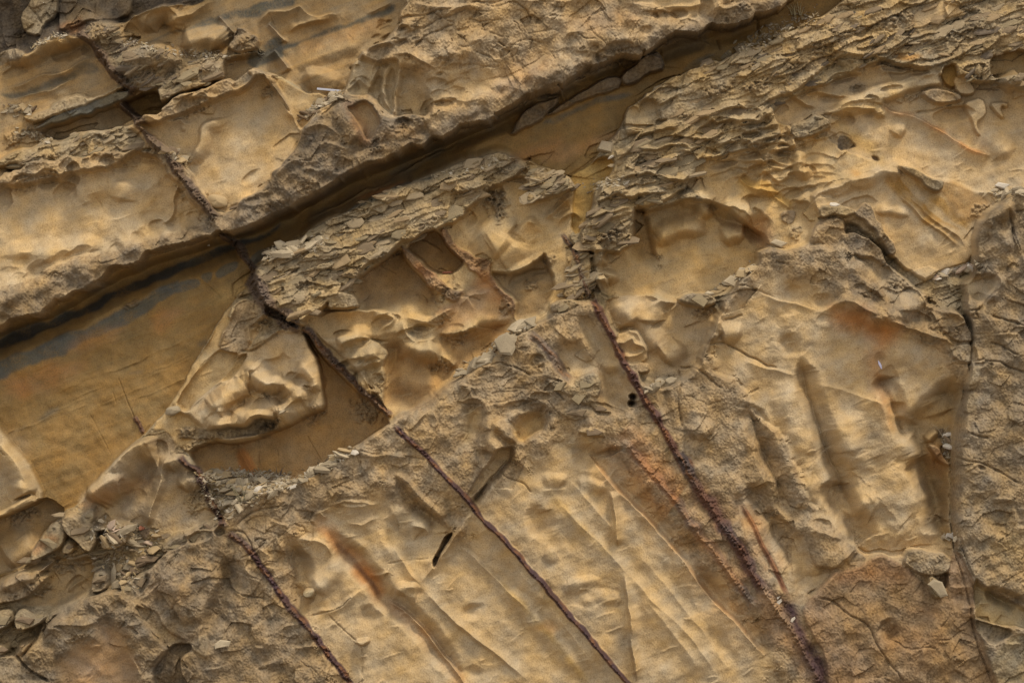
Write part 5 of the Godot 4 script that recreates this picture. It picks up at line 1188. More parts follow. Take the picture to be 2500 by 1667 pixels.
	for s in [[1100, 840, 110, 60, -30, -16], [1200, 900, 120, 70, -30, -16], [1010, 1000, 90, 60, 0, -16], [1160, 1160, 110, 70, 30, -20], [1330, 900, 90, 60, 0, 10], [1290, 870, 80, 34, -10, 14], [1400, 850, 70, 90, 0, -22], [1150, 980, 100, 50, -20, 14]]:
		scoop(s[0], s[1], s[2], s[3], s[4], s[5], .3)
	dye([1340, 640, 1450, 640, 1450, 900, 1360, 900, 1340, 780], OCHRE.lerp(CRUST, .5), .5, 14.0, 16.0)
	for s in [[1120, 1000, 120, 80, 0], [1010, 920, 90, 60, -20], [1160, 1270, 60, 30, 20]]:
		blot(s[0], s[1], s[2], s[3], s[4], SAND.lerp(RUST, .35), .45)
	for c in [[1460, 590, 1540, 590, 1590, 640, 1620, 740], [1540, 770, 1640, 720, 1700, 660], [1620, 660, 1660, 640, 1700, 660], [1450, 960, 1500, 980, 1560, 1010, 1700, 1020], [1510, 570, 1600, 470, 1760, 440, 1829, 400]]:
		crack(c, 4.5, 10, 5)


# chipped scabs on the crusts and split beds, fine broken laminae on the sand
func broken_skin():
	var p := RandomNumberGenerator.new()
	p.seed = 23
	whole()
	for k in 3400:
		var c := Vector2(p.randf_range(-40, 2540), p.randf_range(-40, 1710))
		var i := at(c.x, c.y)
		if kk[i] > .35 and p.randf() < .55:
			scab(c, lerpf(7, 42, pow(p.randf(), 2.2)), p.randf_range(1.0, 2.0), p.randf_range(-.8, .3), p.randf_range(-1, 1) * (4.5 if c.y < 900 else 2.6), p)
		elif ff[i] > .35:
			scab(c, lerpf(8, 40, pow(p.randf(), 2.0)), p.randf_range(1.6, 3.6), p.randf_range(-.55, -.2), p.randf_range(-7, 8), p)
		elif kk[i] < .3 and ll[i] < .45 and p.randf() < .22:
			var d := Vector2.from_angle(p.randf_range(-.75, -.05)) * p.randf_range(20, 75)
			org = c
			scl = 1.0
			crest([0, 0, d.x * .5, d.y * .5 + p.randf_range(-6, 6), d.x, d.y], p.randf_range(1.2, 3.6), 2.6, p.randf_range(8, 22), {"rag": 5, "ends": .35, "round": 1})
			whole()


func crumb_patches():
	sheet(1, 0)
	crumbs([[1350, 1220, 80, 50], [1600, 1290, 90, 140], [1240, 1280, 50, 30], [200, 1310, 70, 60], [400, 1200, 70, 60], [1010, 800, 110, 44], [850, 960, 80, 40], [1380, 1350, 40, 40], [1190, 1400, 60, 30], [1650, 1080, 60, 30]])
	sheet(1, 1)
	crumbs([[1260, 430, 120, 70], [400, 370, 100, 50], [590, 190, 50, 40], [720, 290, 110, 26], [880, 210, 90, 24], [250, 640, 190, 50], [760, 1160, 120, 130], [1250, 900, 100, 60], [150, 1300, 110, 60], [420, 1210, 90, 70], [1080, 700, 110, 40], [1340, 720, 110, 60], [360, 480, 60, 40], [1230, 600, 80, 50], [840, 1010, 60, 60], [1660, 520, 60, 60], [130, 580, 60, 50]])
	sheet(0, 0)
	crumbs([[150, 1180, 90, 44], [320, 1130, 66, 44], [960, 960, 90, 60], [1250, 690, 100, 50], [1200, 480, 200, 50], [900, 480, 160, 60], [1720, 580, 70, 60], [660, 880, 60, 50], [720, 970, 80, 40], [250, 1020, 160, 34], [1560, 270, 70, 60], [640, 200, 120, 60], [180, 830, 100, 60], [60, 880, 70, 60], [1140, 1200, 40, 80]])
	sheet(2, 0)
	crumbs([[1430, 570, 150, 55], [1690, 550, 90, 44], [800, 360, 120, 66], [760, 1500, 130, 66], [1000, 1150, 90, 30], [1240, 740, 60, 30], [30, 1280, 60, 130], [560, 460, 60, 50], [1600, 60, 60, 40], [1500, 130, 60, 40]])
	sheet(3, 0)
	crumbs([[600, 290, 180, 76], [420, 420, 150, 54], [100, 540, 100, 44], [960, 140, 110, 66], [1090, 90, 60, 50], [1500, 180, 80, 40], [560, 860, 70, 36], [1100, 620, 100, 34], [780, 560, 80, 40], [1560, 1340, 80, 60], [300, 950, 50, 34], [200, 1010, 60, 34]])
	sheet(0, 1)
	crumbs([[1240, 1400, 200, 54], [1750, 1280, 80, 44], [1180, 1320, 80, 50], [1640, 640, 90, 40], [380, 290, 60, 34], [820, 500, 70, 26]])
	sheet(0, 2)
	crumbs([[440, 820, 130, 66], [130, 510, 130, 66], [230, 970, 110, 66], [60, 1040, 80, 40], [480, 1270, 90, 34], [640, 920, 60, 60], [1250, 420, 120, 90]])
	sheet(2, 1)
	crumbs([[760, 60, 100, 50], [1350, 560, 70, 60], [360, 220, 60, 50], [250, 380, 60, 50], [300, 880, 44, 54], [580, 420, 60, 44]])
	sheet(3, 1)
	crumbs([[820, 440, 120, 70], [1330, 680, 120, 50], [880, 90, 90, 40], [380, 40, 60, 50], [1400, 840, 50, 40], [1020, 370, 80, 60]])
	broken_skin()
	# hairline joints in the crust of the veined slab
	var p := RandomNumberGenerator.new()
	p.seed = 9
	whole()
	for area in [[880, 860, 1280, 1000, 34], [560, 1120, 800, 1280, 20], [1560, 700, 1800, 1000, 26], [2200, 480, 2350, 1500, 40], [1900, 1300, 2200, 1560, 14], [560, 1280, 760, 1560, 20], [60, 1330, 500, 1560, 24], [1050, 850, 1200, 1060, 14], [1000, 60, 1500, 200, 30], [620, 430, 900, 560, 12], [600, 520, 1100, 680, 26], [1400, 280, 1600, 500, 22], [1480, 60, 2300, 200, 40]]:
		for k in area[4]:
			var x: float = p.randf_range(area[0], area[2])
			var y: float = p.randf_range(area[1], area[3])
			var i := at(x * scl, y * scl)
			if kk[i] + ff[i] < .35: continue
			var a := [x, y]
			var dir := p.randf_range(-.7, .2) if p.randf() < .6 else p.randf_range(.8, 2.0)
			for j in p.randi_range(2, 4):
				dir += p.randf_range(-.6, .6)
				x += cos(dir) * p.randf_range(10, 26)
				y += sin(dir) * p.randf_range(8, 20)
				a.append(x)
				a.append(y)
			if p.randf() < .45:
				crest(a, p.randf_range(4, 9), p.randf_range(4, 8), p.randf_range(16, 34), {"rag": 7, "ends": .3})
			else:
				crack(a, p.randf_range(3, 4.5), p.randf_range(3, 7), 7)


func veins():
	var dark := PURPLE
	whole()
	# rough wall beside the ledge, then the vein down through the hollows
	sheet(1, 1)
	crest([-10, 320, 60, 380, 120, 470, 180, 550, 280, 610, 350, 645], 15, 24, 26, {"bed": "ledge", "part": "rib", "mat": "crust", "ends": .06, "col": CRUST.lerp(PURPLE, .55), "tint": 1.0, "ribs": .8, "core": .85, "rag": 4})
	crest([340, 635, 430, 720, 520, 830, 640, 950, 750, 1070, 850, 1160, 935, 1230], 17, 15, 13, {"bed": "hollowed", "part": "iron_vein", "ends": .05, "col": PURPLE.lerp(CRUST, .35), "tint": 1.0, "ribs": .8, "core": .85, "rag": 4})
	sheet(1, 2)
	crest([935, -90, 1020, 0, 1150, 110, 1260, 240, 1390, 360, 1450, 440, 1550, 560, 1680, 690, 1829, 860, 1960, 1010, 2060, 1130, 2190, 1280, 2330, 1440, 2470, 1600, 2600, 1750], 11, 11, 8, {"bed": "lower", "part": "iron_vein", "ends": .02, "col": dark, "tint": 1.0, "ribs": 1.0, "core": .85, "rag": 3})
	crest([1150, 110, 1260, 240, 1390, 360, 1450, 440, 1550, 560, 1680, 690, 1829, 860, 1960, 1010, 2060, 1130, 2190, 1280, 2330, 1440, 2470, 1600, 2600, 1750], 26, 10, 85, {"ends": .2, "rag": 3})
	sheet(2, 1)
	crest([440, 40, 530, 150, 570, 280, 610, 410, 640, 480], 8, 9, 9, {"bed": "hollowed", "part": "iron_vein", "ends": .08, "col": PURPLE.lerp(CRUST, .4), "tint": 1.0, "ribs": .8, "core": .85, "rag": 4})
	crest([635, 460, 720, 620, 780, 740, 840, 860, 880, 940, 930, 1040, 980, 1120, 1040, 1210, 1100, 1310, 1160, 1420, 1215, 1520], 12, 16, 13, {"bed": "lower", "part": "iron_vein", "ends": .03, "col": PURPLE.lerp(RUST, .12), "tint": 1.0, "ribs": 1.0, "core": .85, "rag": 3})
	crest([230, 680, 330, 760, 400, 850, 460, 930, 525, 1000], 6, 14, 18, {"bed": "lower", "part": "iron_vein", "ends": .12, "col": PURPLE.lerp(CRUST, .4), "tint": 1.0, "ribs": .6, "core": .85, "rag": 3})
	blot(290, 720, 90, 30, 35, PURPLE.lerp(GREY, .4), .5)
	sheet(2, 2)
	crest([1180, 80, 1230, 160, 1290, 290, 1360, 390, 1430, 510, 1500, 600, 1560, 690, 1620, 790, 1680, 900, 1740, 990, 1800, 1080, 1870, 1180, 1950, 1290, 2010, 1400, 2080, 1540, 2150, 1700], 12, 24, 20, {"bed": "lower", "part": "iron_vein", "ends": .02, "col": PURPLE.lerp(SHALE, .35), "tint": 1.0, "ribs": .6, "core": .85, "rag": 5})
	streak([1250, 200, 1370, 400, 1500, 610, 1620, 800, 1740, 1000, 1870, 1190, 2010, 1400, 2120, 1620], 40, PURPLE.lerp(RUST, .15), .9, 14)
	dye([1700, 980, 1790, 960, 1880, 1050, 1960, 1200, 2060, 1400, 2180, 1620, 2040, 1640, 1960, 1480, 1860, 1350, 1760, 1280, 1700, 1120], CRUST.lerp(RUST, .25), .8, 20.0, 16.0)
	dye([1820, 970, 1900, 1060, 1990, 1200, 2100, 1400, 2220, 1640, 2120, 1660, 2020, 1440, 1930, 1260, 1850, 1120], PURPLE, 1.0, 20.0, 14.0)
	crest([810, 0, 900, 90, 980, 200, 1070, 290, 1170, 400, 1220, 500, 1300, 600, 1420, 720, 1500, 850, 1600, 980, 1700, 1110], 8, 20, 14, {"bed": "lower", "part": "iron_vein", "ends": .1, "col": CRUST.lerp(PURPLE, .6), "tint": 1.0, "ribs": .5, "core": .85, "rag": 5})
	streak([780, -40, 900, 90, 980, 200, 1070, 290, 1180, 420], 70, RUST, .6, 14)
	streak([1180, 420, 1300, 590, 1420, 720, 1600, 980], 34, RUST.lerp(CRUST, .5), .6, 10)
	crest([1580, 400, 1640, 500, 1690, 600, 1740, 700, 1790, 800, 1830, 880, 1880, 990, 1900, 1040], 3, 6, 9, {"ends": .15, "col": PURPLE.lerp(RUST, .3), "tint": 1.0, "core": .85, "rag": 2})
	streak([1540, 320, 1640, 500, 1740, 700, 1830, 880], 40, RUST.lerp(CRUST, .3), .5, 8)
	sheet(0, 2)
	crest([1455, 590, 1540, 660, 1600, 720, 1640, 770, 1700, 860, 1760, 950, 1829, 1060, 1920, 1160, 1980, 1215, 2040, 1300, 2110, 1400, 2190, 1500, 2300, 1640, 2420, 1800], 11, 13, 11, {"bed": "lower", "part": "iron_vein", "ends": .02, "col": dark, "tint": 1.0, "ribs": 1.2, "core": .85, "rag": 4})
	# rust over the head of the fluted panel
	sheet(3, 1)
	dye([590, 490, 760, 520, 900, 580, 1050, 660, 1000, 760, 860, 760, 700, 680, 600, 600], Color(.40, .185, .06), .95, 22.0, 24.0)
	dye([860, 760, 940, 900, 950, 1100, 1010, 1290, 960, 1290, 880, 1050, 800, 850], Color(.40, .20, .07), .8, 20.0, 26.0)
	blot(1290, 1500, 70, 90, 0, RUST, .4)
	# broad weathering of the crust
	sheet(0, 2)
	dye([560, 1010, 740, 980, 900, 850, 1100, 720, 1330, 640, 1460, 640, 1500, 760, 1640, 900, 1760, 1060, 1900, 1230, 2040, 1420, 2200, 1700, 1000, 1700, 300, 1700, 140, 1420, 300, 1200], CRUST.lerp(DARK, .3), .7, 24.0, 30.0)
	dye([1480, 560, 1640, 440, 1829, 330, 2000, 220, 2200, 160, 2300, 300, 2200, 420, 2000, 480, 1900, 640, 1760, 700, 1640, 700], CRUST, .6, 24.0, 40.0)
	sheet(3, 1)
	dye([1500, 200, 1560, -100, 1900, -200, 2000, 1700, 1400, 1700, 1380, 1250, 1450, 1000, 1530, 800, 1460, 560], CRUST.lerp(DARK, .2), .45, 20.0, 20.0)
	dye([690, 170, 900, 230, 1150, 400, 1440, 560, 1480, 760, 1300, 740, 1000, 640, 760, 520, 660, 330], CRUST.lerp(DARK, .25), .55, 24.0, 30.0)
	sheet(2, 1)
	dye([0, 900, 200, 860, 300, 900, 700, 1000, 900, 1180, 860, 1300, 700, 1320, 500, 1220, 300, 1240, 200, 1100, 0, 1000], CRUST, .55, 24.0, 40.0)
	dye([1240, 900, 1400, 790, 1500, 880, 1560, 1000, 1480, 1090, 1300, 1000], CRUST, .5, 24.0, 40.0)
	sheet(3, 2)
	dye([560, 1050, 700, 860, 1050, 850, 1400, 1000, 1560, 1400, 1700, 1700, 900, 1700], CRUST.lerp(OCHRE, .5), .6, 24.0, 40.0)
	clock("veins")


# ------------------------------------------------------------------ fine relief and colour of the stone
func weather():
	var fbm: FastNoiseLite = nz.fbm
	var fine: FastNoiseLite = nz.fine
	var mid: FastNoiseLite = nz.mid
	var lam: FastNoiseLite = nz.lam
	var cell: FastNoiseLite = nz.cell
	var blotch: FastNoiseLite = nz.blot
	var plates: FastNoiseLite = nz.plates
	var co := cos(-.36)
	var si := sin(-.36)
	for iy in ny:
		var y := ys[iy]
		var ey := minf(minf(y + 258, 1925 - y) / 120.0, 1.0)
		for ix in nx:
			var x := xs[ix]
			var i := iy * nx + ix
			var k := kk[i]
			var f := ff[i]
			var l := ll[i]
			var u := x * co + y * si
			var v := -x * si + y * co
			var big := fbm.get_noise_2d(x, y)
			var small := fine.get_noise_2d(x, y)
			var m := mid.get_noise_2d(x, y)
			var h := hh[i] + big * (4.5 + 6.0 * k) + m * (.2 + 1.0 * k + .6 * f) + small * (.22 + 1.15 * k + .8 * f)
			var tone := 1.0 + .13 * big + .10 * m + (.03 + .08 * k) * small
			var warm := blotch.get_noise_2d(x, y)
			if k > .05:
				# crust: pitted and cracked into low scabs
				var c := cell.get_noise_2d(x + 14 * m, y + 14 * big)
				h += k * (2.6 * clampf(-c * 3.0 - .2, -1, .6))
				var spots := blotch.get_noise_2d(x * 2.3 + 900, y * 2.3) + .35 * m + .3 * small
				tone -= k * .42 * clampf(spots, -.5, .9)
				warm -= k * .5 * clampf(spots, -.4, .8)
			if f > .05:
				# split beds: terraces along the bedding, each breaking off along its length
				var n := lam.get_noise_2d(u * .13, v * .5)
				var q := v / 36.0 + 1.5 * plates.get_noise_2d(v * .35, 77.0) + n * .9 + m * .06 + big * .5
				var s: float = q - floor(q)
				var step := plates.get_noise_2d(u * .11, floor(q) * 37.0)
				h += f * ((s - .5) * 7.0 * (.3 + 1.5 * absf(step)) + step * 12.0 + n * 2.0 + lam.get_noise_2d(u * .1, v * 3.2) * 1.1)
				tone += f * (.2 * step + .08 * n)
				warm += f * (step * .5 + .25)
			if l > .05:
				var b := lam.get_noise_2d(u * .10, v * 1.5) + .3 * lam.get_noise_2d(u * .08 + 500, v * 3.2)
				h += l * (b * .5 + 2.2 * maxf(0, .55 - l) * lam.get_noise_2d(u * .09, v * 2.2))
				tone += l * b * .065
				warm += l * b * .5
			hh[i] = h * 1.4 * smoothstep(0, 1, clampf(minf(ey, minf(x + 258, 2758 - x) / 120.0), 0, 1))
			tone = clampf(tone, .55, 1.5)
			cr[i] *= tone * (1 + .09 * warm)
			cg[i] *= tone
			cb[i] *= tone * (1 - .20 * warm)
	clock("weather")


func stone_material(key, rough, normal_scale, spec):
	var m := StandardMaterial3D.new()
	m.resource_name = key
	m.vertex_color_use_as_albedo = true
	m.roughness = rough
	m.metallic_specular = spec
	m.albedo_texture = mats.grain
	m.normal_enabled = normal_scale > 0
	m.normal_texture = mats.bump
	m.normal_scale = normal_scale
	m.uv1_triplanar = true
	m.uv1_scale = Vector3.ONE * 1.9
	mats[key] = m


func textures():
	var g := FastNoiseLite.new()
	g.seed = 8
	g.noise_type = FastNoiseLite.TYPE_SIMPLEX_SMOOTH
	g.frequency = .09
	g.fractal_type = FastNoiseLite.FRACTAL_FBM
	g.fractal_octaves = 3
	g.fractal_gain = .7
	var t := NoiseTexture2D.new()
	t.width = 512
	t.height = 512
	t.seamless = true
	t.noise = g
	var ramp := Gradient.new()
	ramp.set_color(0, Color(.70, .68, .66))
	ramp.add_point(.55, Color(.94, .93, .92))
	ramp.set_color(1, Color(1, 1, 1))
	t.color_ramp = ramp
	mats.grain = t
	var b := NoiseTexture2D.new()
	b.width = 512
	b.height = 512
	b.seamless = true
	b.noise = g
	b.as_normal_map = true
	b.bump_strength = 3.0
	mats.bump = b
	# crust: coarser pitting, with a speckle of dark grains and lichen
	var c := FastNoiseLite.new()
	c.seed = 12
	c.noise_type = FastNoiseLite.TYPE_SIMPLEX_SMOOTH
	c.frequency = .035
	c.fractal_type = FastNoiseLite.FRACTAL_FBM
	c.fractal_octaves = 5
	c.fractal_gain = .72
	var ct := NoiseTexture2D.new()
	ct.width = 1024
	ct.height = 1024
	ct.seamless = true
	ct.noise = c
	var cramp := Gradient.new()
	cramp.set_color(0, Color(.55, .51, .47))
	cramp.set_color(1, Color(1, 1, 1))
	cramp.add_point(.42, Color(.84, .82, .80))
	cramp.add_point(.6, Color(.95, .94, .93))
	ct.color_ramp = cramp
	mats.speckle = ct
	var cb := NoiseTexture2D.new()
	cb.width = 1024
	cb.height = 1024
	cb.seamless = true
	cb.noise = c
	cb.as_normal_map = true
	cb.bump_strength = 5.0
	mats.pits = cb
	stone_material("sand", .95, .3, .3)
	stone_material("crust", .92, .9, .35)
	stone_material("flaky", .9, .8, .35)
	stone_material("shale", .82, .4, .4)
	for key in ["crust", "flaky"]:
		mats[key].albedo_texture = mats.speckle
		mats[key].normal_texture = mats.pits
		mats[key].uv1_scale = Vector3.ONE * 1.15
	stone_material("vein", .8, .6, .35)


const PART_LABELS := {
	"iron_vein": "raised dark purple vein of ironstone",
	"rib": "narrow raised rib along a joint",
	"shale_band": "blue-grey shale band",
	"stained_wall": "rough wall stained rusty and purple",
}
const BEDS := {
	"outcrop": ["rock_outcrop", "dark brown weathered outcrop with pale split blocks, above the blue-banded bed", "rock outcrop"],
	"banded": ["banded_rock_bed", "ochre rock bed striped with blue-grey shale bands, topmost bed under the dark outcrop", "rock bed"],
	"overhang": ["overhanging_rock_bed", "thick tan sandstone bed with ragged brown lower lip overhanging a dark recess", "rock bed"],
	"mudstone": ["mudstone_bed", "smooth ochre mudstone with a blue-grey seam, recessed in shadow under the overhanging lip", "rock bed"],
	"ledge": ["flaky_rock_ledge", "narrow slanting grey ledge of thin split plates below the ochre recess", "rock ledge"],
	"shoulder": ["rock_shoulder", "tongue-shaped tan rock slabs with thin raised edges at the lower end of the flaky ledge", "rock shoulder"],
	"hollowed": ["hollowed_rock_bed", "yellow sandstone eaten into deep hollows, between the flaky ledge and the big veined slab", "rock bed"],
	"slope": ["thin_bedded_slope", "grey slope of thin broken beds above the scalloped sandstone", "rock slope"],
	"scalloped": ["scalloped_rock", "sandstone carved into rows of small scallops beside the broken grey ledge", "rock bed"],
	"broken": ["broken_rock_ledge", "stepped grey ledge of cracked blocks standing next to the yellow notch", "rock ledge"],
	"panel": ["sand_panel", "smooth tan sandstone panel with a curved rusty line and hanging ribs", "rock panel"],
	"striped": ["striped_rock_panel", "tan rock panel with curving yellow-brown stripes above the corner of the plain buttress", "rock panel"],
	"lower": ["veined_rock_slab", "largest slab, brown crust over smooth sand, crossed by four diagonal purple veins", "rock slab"],
	"fluted": ["fluted_rock_panel", "broad sand-coloured panel with soft vertical flutes beside the plain brown buttress", "rock panel"],
	"buttress": ["rock_buttress", "plain brown buttress with few cracks, behind the open joint along the fluted panel", "rock buttress"],
	"shell": ["rock_shell", "curved pale shell of rock with a sharp rim, beside the ochre recess", "rock shell"],
	"tent": ["rock_wedge", "tent-shaped brown rock wedge with a purple vein down its side, above the rubble", "rock wedge"],
	"rubble": ["rubble_bed", "patch of jumbled grey broken blocks under the tent-shaped wedge", "rock rubble"],
	"cornerstone": ["corner_boulder", "cracked boulder with an orange hollow face at the lower corner beneath the rubble", "boulder"],
}


# every part is one connected piece: crumbs of a few cells go to their neighbour, larger islands become parts of their own
func tidy_parts():
	var seen := PackedByteArray()
	seen.resize(nx * ny)
	var taken := {}
	for start in (ny - 1) * nx:
		if seen[start] or start % nx == nx - 1: continue
		var id := pid[start]
		var list := PackedInt32Array([start])
		seen[start] = 1
		var k := 0
		var other := -1
		while k < list.size():
			var i := list[k]
			k += 1
			var x := i % nx
			for j: int in [i - 1 if x > 0 else -1, i + 1 if x < nx - 2 else -1, i - nx, i + nx]:
				if j < 0 or j >= (ny - 1) * nx: continue
				if pid[j] != id:
					other = pid[j]
				elif not seen[j]:
					seen[j] = 1
					list.append(j)
		if list.size() < 160 and other >= 0:
			for i in list: pid[i] = other
		elif taken.has(id):
			parts.append(parts[id].duplicate())
			for i in list: pid[i] = parts.size() - 1
		else:
			taken[id] = true
	clock("tidy")


var main_part := {}


func build_beds():
	tidy_parts()
	var cells := []
	for p in parts: cells.append(PackedInt32Array())
	for iy in ny - 1:
		for ix in nx - 1:
			var i := iy * nx + ix
			cells[pid[i]].append(i)
	clock("cells")
	var slot := PackedInt32Array()
	slot.resize(nx * ny)
	slot.fill(-1)
	var owner_of := PackedInt32Array()
	owner_of.resize(nx * ny)
	owner_of.fill(-1)
	var kept := {}
	for n in parts.size():
		if cells[n].size() < 30: continue
		var bed: String = parts[n][0]
		if not beds.has(bed):
			var b := Node3D.new()
			var info = BEDS[bed]
			b.name = info[0]
			add_child(b)
			tag(b, info[1], info[2])
			b.position = place(1250, 833, -150)
			beds[bed] = b
		var at0: Vector3 = beds[bed].position
		var vs := PackedVector3Array()
		var ns := PackedVector3Array()
		var cs := PackedColorArray()
		var ids := PackedInt32Array()
		var tris := PackedInt32Array()
		for i: int in cells[n]:
			for j: int in [i, i + 1, i + nx, i + nx + 1]:
				if owner_of[j] != n:
					owner_of[j] = n
					slot[j] = vs.size()
					var ix := j % nx
					var iy := j / nx
					var h := hh[j]
					var xl := maxi(ix - 1, 0)
					var xr := mini(ix + 1, nx - 1)
					var yl := maxi(iy - 1, 0)
					var yr := mini(iy + 1, ny - 1)
					var gx := (hh[iy * nx + xr] - hh[iy * nx + xl]) / (xs[xr] - xs[xl])
					var gy := (hh[yr * nx + ix] - hh[yl * nx + ix]) / (ys[yr] - ys[yl])
					vs.append(place(xs[ix], ys[iy], h) - at0)
					ns.append((out - Vector3(gx, 0, 0) + up * gy).normalized())
					cs.append(Color(cr[j], cg[j], cb[j]))
			var a := slot[i]
			var b := slot[i + 1]
			var c := slot[i + nx]
			var d := slot[i + nx + 1]
			if absf(hh[i] - hh[i + nx + 1]) < absf(hh[i + 1] - hh[i + nx]):
				tris.append_array([a, b, d, a, d, c])
			else:
				tris.append_array([a, b, c, b, d, c])
		var arr := []
		arr.resize(Mesh.ARRAY_MAX)
		arr[Mesh.ARRAY_VERTEX] = vs
		arr[Mesh.ARRAY_NORMAL] = ns
		arr[Mesh.ARRAY_COLOR] = cs
		arr[Mesh.ARRAY_INDEX] = tris
		var mesh := ArrayMesh.new()
		mesh.add_surface_from_arrays(Mesh.PRIMITIVE_TRIANGLES, arr)
		var o := MeshInstance3D.new()
		o.name = parts[n][1]
		o.mesh = mesh
		o.material_override = mats[parts[n][2]]
		beds[bed].add_child(o, true)
		if PART_LABELS.has(parts[n][1]): o.set_meta("label", PART_LABELS[parts[n][1]])
		var weight: int = cells[n].size() * (4 if parts[n][2] == "flaky" else 1)
		if weight > kept.get(bed, 0):
			kept[bed] = weight
			main_part[bed] = o
		if parts[n][1] == "iron_vein": main_part["vein"] = o
	clock("beds built")


# ------------------------------------------------------------------ loose and half-loose pieces
var chips := []
var flakes := []


# an angular flat stone: an uneven outline with a worn upper edge
func stone_mesh(s: int, corners: int, thick: float, slim: float, square := .78) -> ArrayMesh:
	var p := RandomNumberGenerator.new()
	p.seed = s
	var st := SurfaceTool.new()
	st.begin(Mesh.PRIMITIVE_TRIANGLES)
	st.set_smooth_group(-1)
	var low := []
	var rim := []
	var top := []
	for k in corners:
		var a := TAU * (k + p.randf_range(-.32, .32)) / corners
		var r := p.randf_range(.36, .56)
		var v := Vector3(cos(a) * r, 0, sin(a) * r * slim)
		low.append(v * p.randf_range(.75, 1.0) + Vector3(0, -thick * .5, 0))
		rim.append(v + Vector3(0, thick * p.randf_range(.05, .3), 0))
		top.append(v * (square + p.randf_range(-.08, .08)) + Vector3(0, thick * p.randf_range(.4, .6), 0))
	var mid := Vector3(p.randf_range(-.1, .1), thick * p.randf_range(.45, .7), p.randf_range(-.1, .1) * slim)
	for k in corners:
		var n := (k + 1) % corners
		var c := Color.WHITE * p.randf_range(.86, 1.0)
		c.a = 1
		st.set_color(c)
		for t in [[mid, top[k], top[n]], [top[k], rim[k], rim[n]], [top[k], rim[n], top[n]], [rim[k], low[k], low[n]], [rim[k], low[n], rim[n]], [low[0], low[n], low[k]]]:
			if t[0] == t[1] or t[1] == t[2]: continue
			st.add_vertex(t[0])
			st.add_vertex(t[1])
			st.add_vertex(t[2])
	st.generate_normals()
	return st.commit()


func tinted(key: String, c: Color, rough := .9) -> StandardMaterial3D:
	if mats.has(key): return mats[key]
	var m: StandardMaterial3D = mats.flaky.duplicate()
	m.resource_name = key
	m.albedo_color = c.linear_to_srgb()
	m.roughness = rough
	mats[key] = m
	return m


func make_stones():
	for k in 12: chips.append(stone_mesh(100 + k, [5, 6, 4, 7][k % 4], [.16, .26, .34][k % 3], [.62, .8, .45][k % 3]))
	for k in 10: flakes.append(stone_mesh(300 + k, [6, 7, 5, 8][k % 4], [.10, .15, .2][k % 3], [.40, .55, .32, .62][k % 4]))
	tinted("chip_pale", Color(.48, .39, .25))
	tinted("chip_grey", Color(.35, .28, .175))
	tinted("chip_tan", Color(.44, .32, .165))
	tinted("chip_brown", Color(.20, .14, .08))
	tinted("chip_pink", Color(.52, .39, .275))
	tinted("chip_white", Color(.62, .55, .43))
	tinted("chip_red", Color(.38, .15, .08))
	tinted("gravel", Color(1, 1, 1))
	tinted("flake_grey", Color(.285, .22, .122))
	tinted("flake_light", Color(.36, .275, .16))
	tinted("flake_brown", Color(.24, .175, .10))
	tinted("flake_tan", Color(.34, .24, .125))
	tinted("flake_dark", Color(.17, .13, .085))


func frame(along_angle: float, lean: float, roll: float) -> Basis:
	# long axis in the face at an angle, the flat side turned from facing out (0) to facing up (1)
	var u := (Vector3.RIGHT * cos(along_angle) + up * sin(along_angle)).normalized()
	var v := out.cross(u).normalized()
	var n := (out * cos(lean) + v * sin(lean)).normalized()
	n = n.rotated(u, 0).rotated(out, roll)
	u = (u - n * u.dot(n)).normalized()
	return Basis(u, n, u.cross(n))


func stone(called, mesh, material, x, y, h, size, basis: Basis, parent = self) -> MeshInstance3D:
	var o := MeshInstance3D.new()
	o.mesh = mesh
	o.material_override = mats[material]
	var where := place(x, y, h)
	if parent == self:
		o.name = numbered(called)
	else:
		o.name = called
		where -= parent.get_parent().position
	parent.add_child(o, true)
	o.transform = Transform3D(basis.scaled_local(size * UNIT), where)
	return o


# chips lying on a ledge: along a line on the present sheet, spread across it
func debris(line, count, spread, size_lo, size_hi, tones, label, group, seed_value, rise := 0.0):
	var p := RandomNumberGenerator.new()
	p.seed = seed_value
	var q := pts(line)
	var total := 0.0
	for k in q.size() - 1: total += q[k].distance_to(q[k + 1])
	for n in count:
		var want: float = total * (n + p.randf()) / count
		var k := 0
		while k < q.size() - 2 and want > q[k].distance_to(q[k + 1]):
			want -= q[k].distance_to(q[k + 1])
			k += 1
		var c: Vector2 = q[k].move_toward(q[k + 1], want)
		c += Vector2(p.randf_range(-1, 1), p.randf_range(-1, 1)) * spread * scl
		var size := lerpf(size_lo * 1.25, size_hi * 1.35, pow(p.randf(), 1.6)) * (1.0 if p.randf() > .10 else 1.35)
		var front := maxf(hh[at(c.x, c.y)], hh[at(c.x, c.y + 12)] - 14)
		var b := frame(p.randf_range(-.5, .9), p.randf_range(.0, 1.35), p.randf_range(-.9, .9))
		var o := stone("stone_chip", chips[p.randi() % chips.size()], tones[p.randi() % tones.size()], c.x, c.y, front + size * .14 + rise, Vector3(size * p.randf_range(.8, 1.5), size * p.randf_range(.5, 1.0), size), b)
		tag(o, label, "stone chip", group)


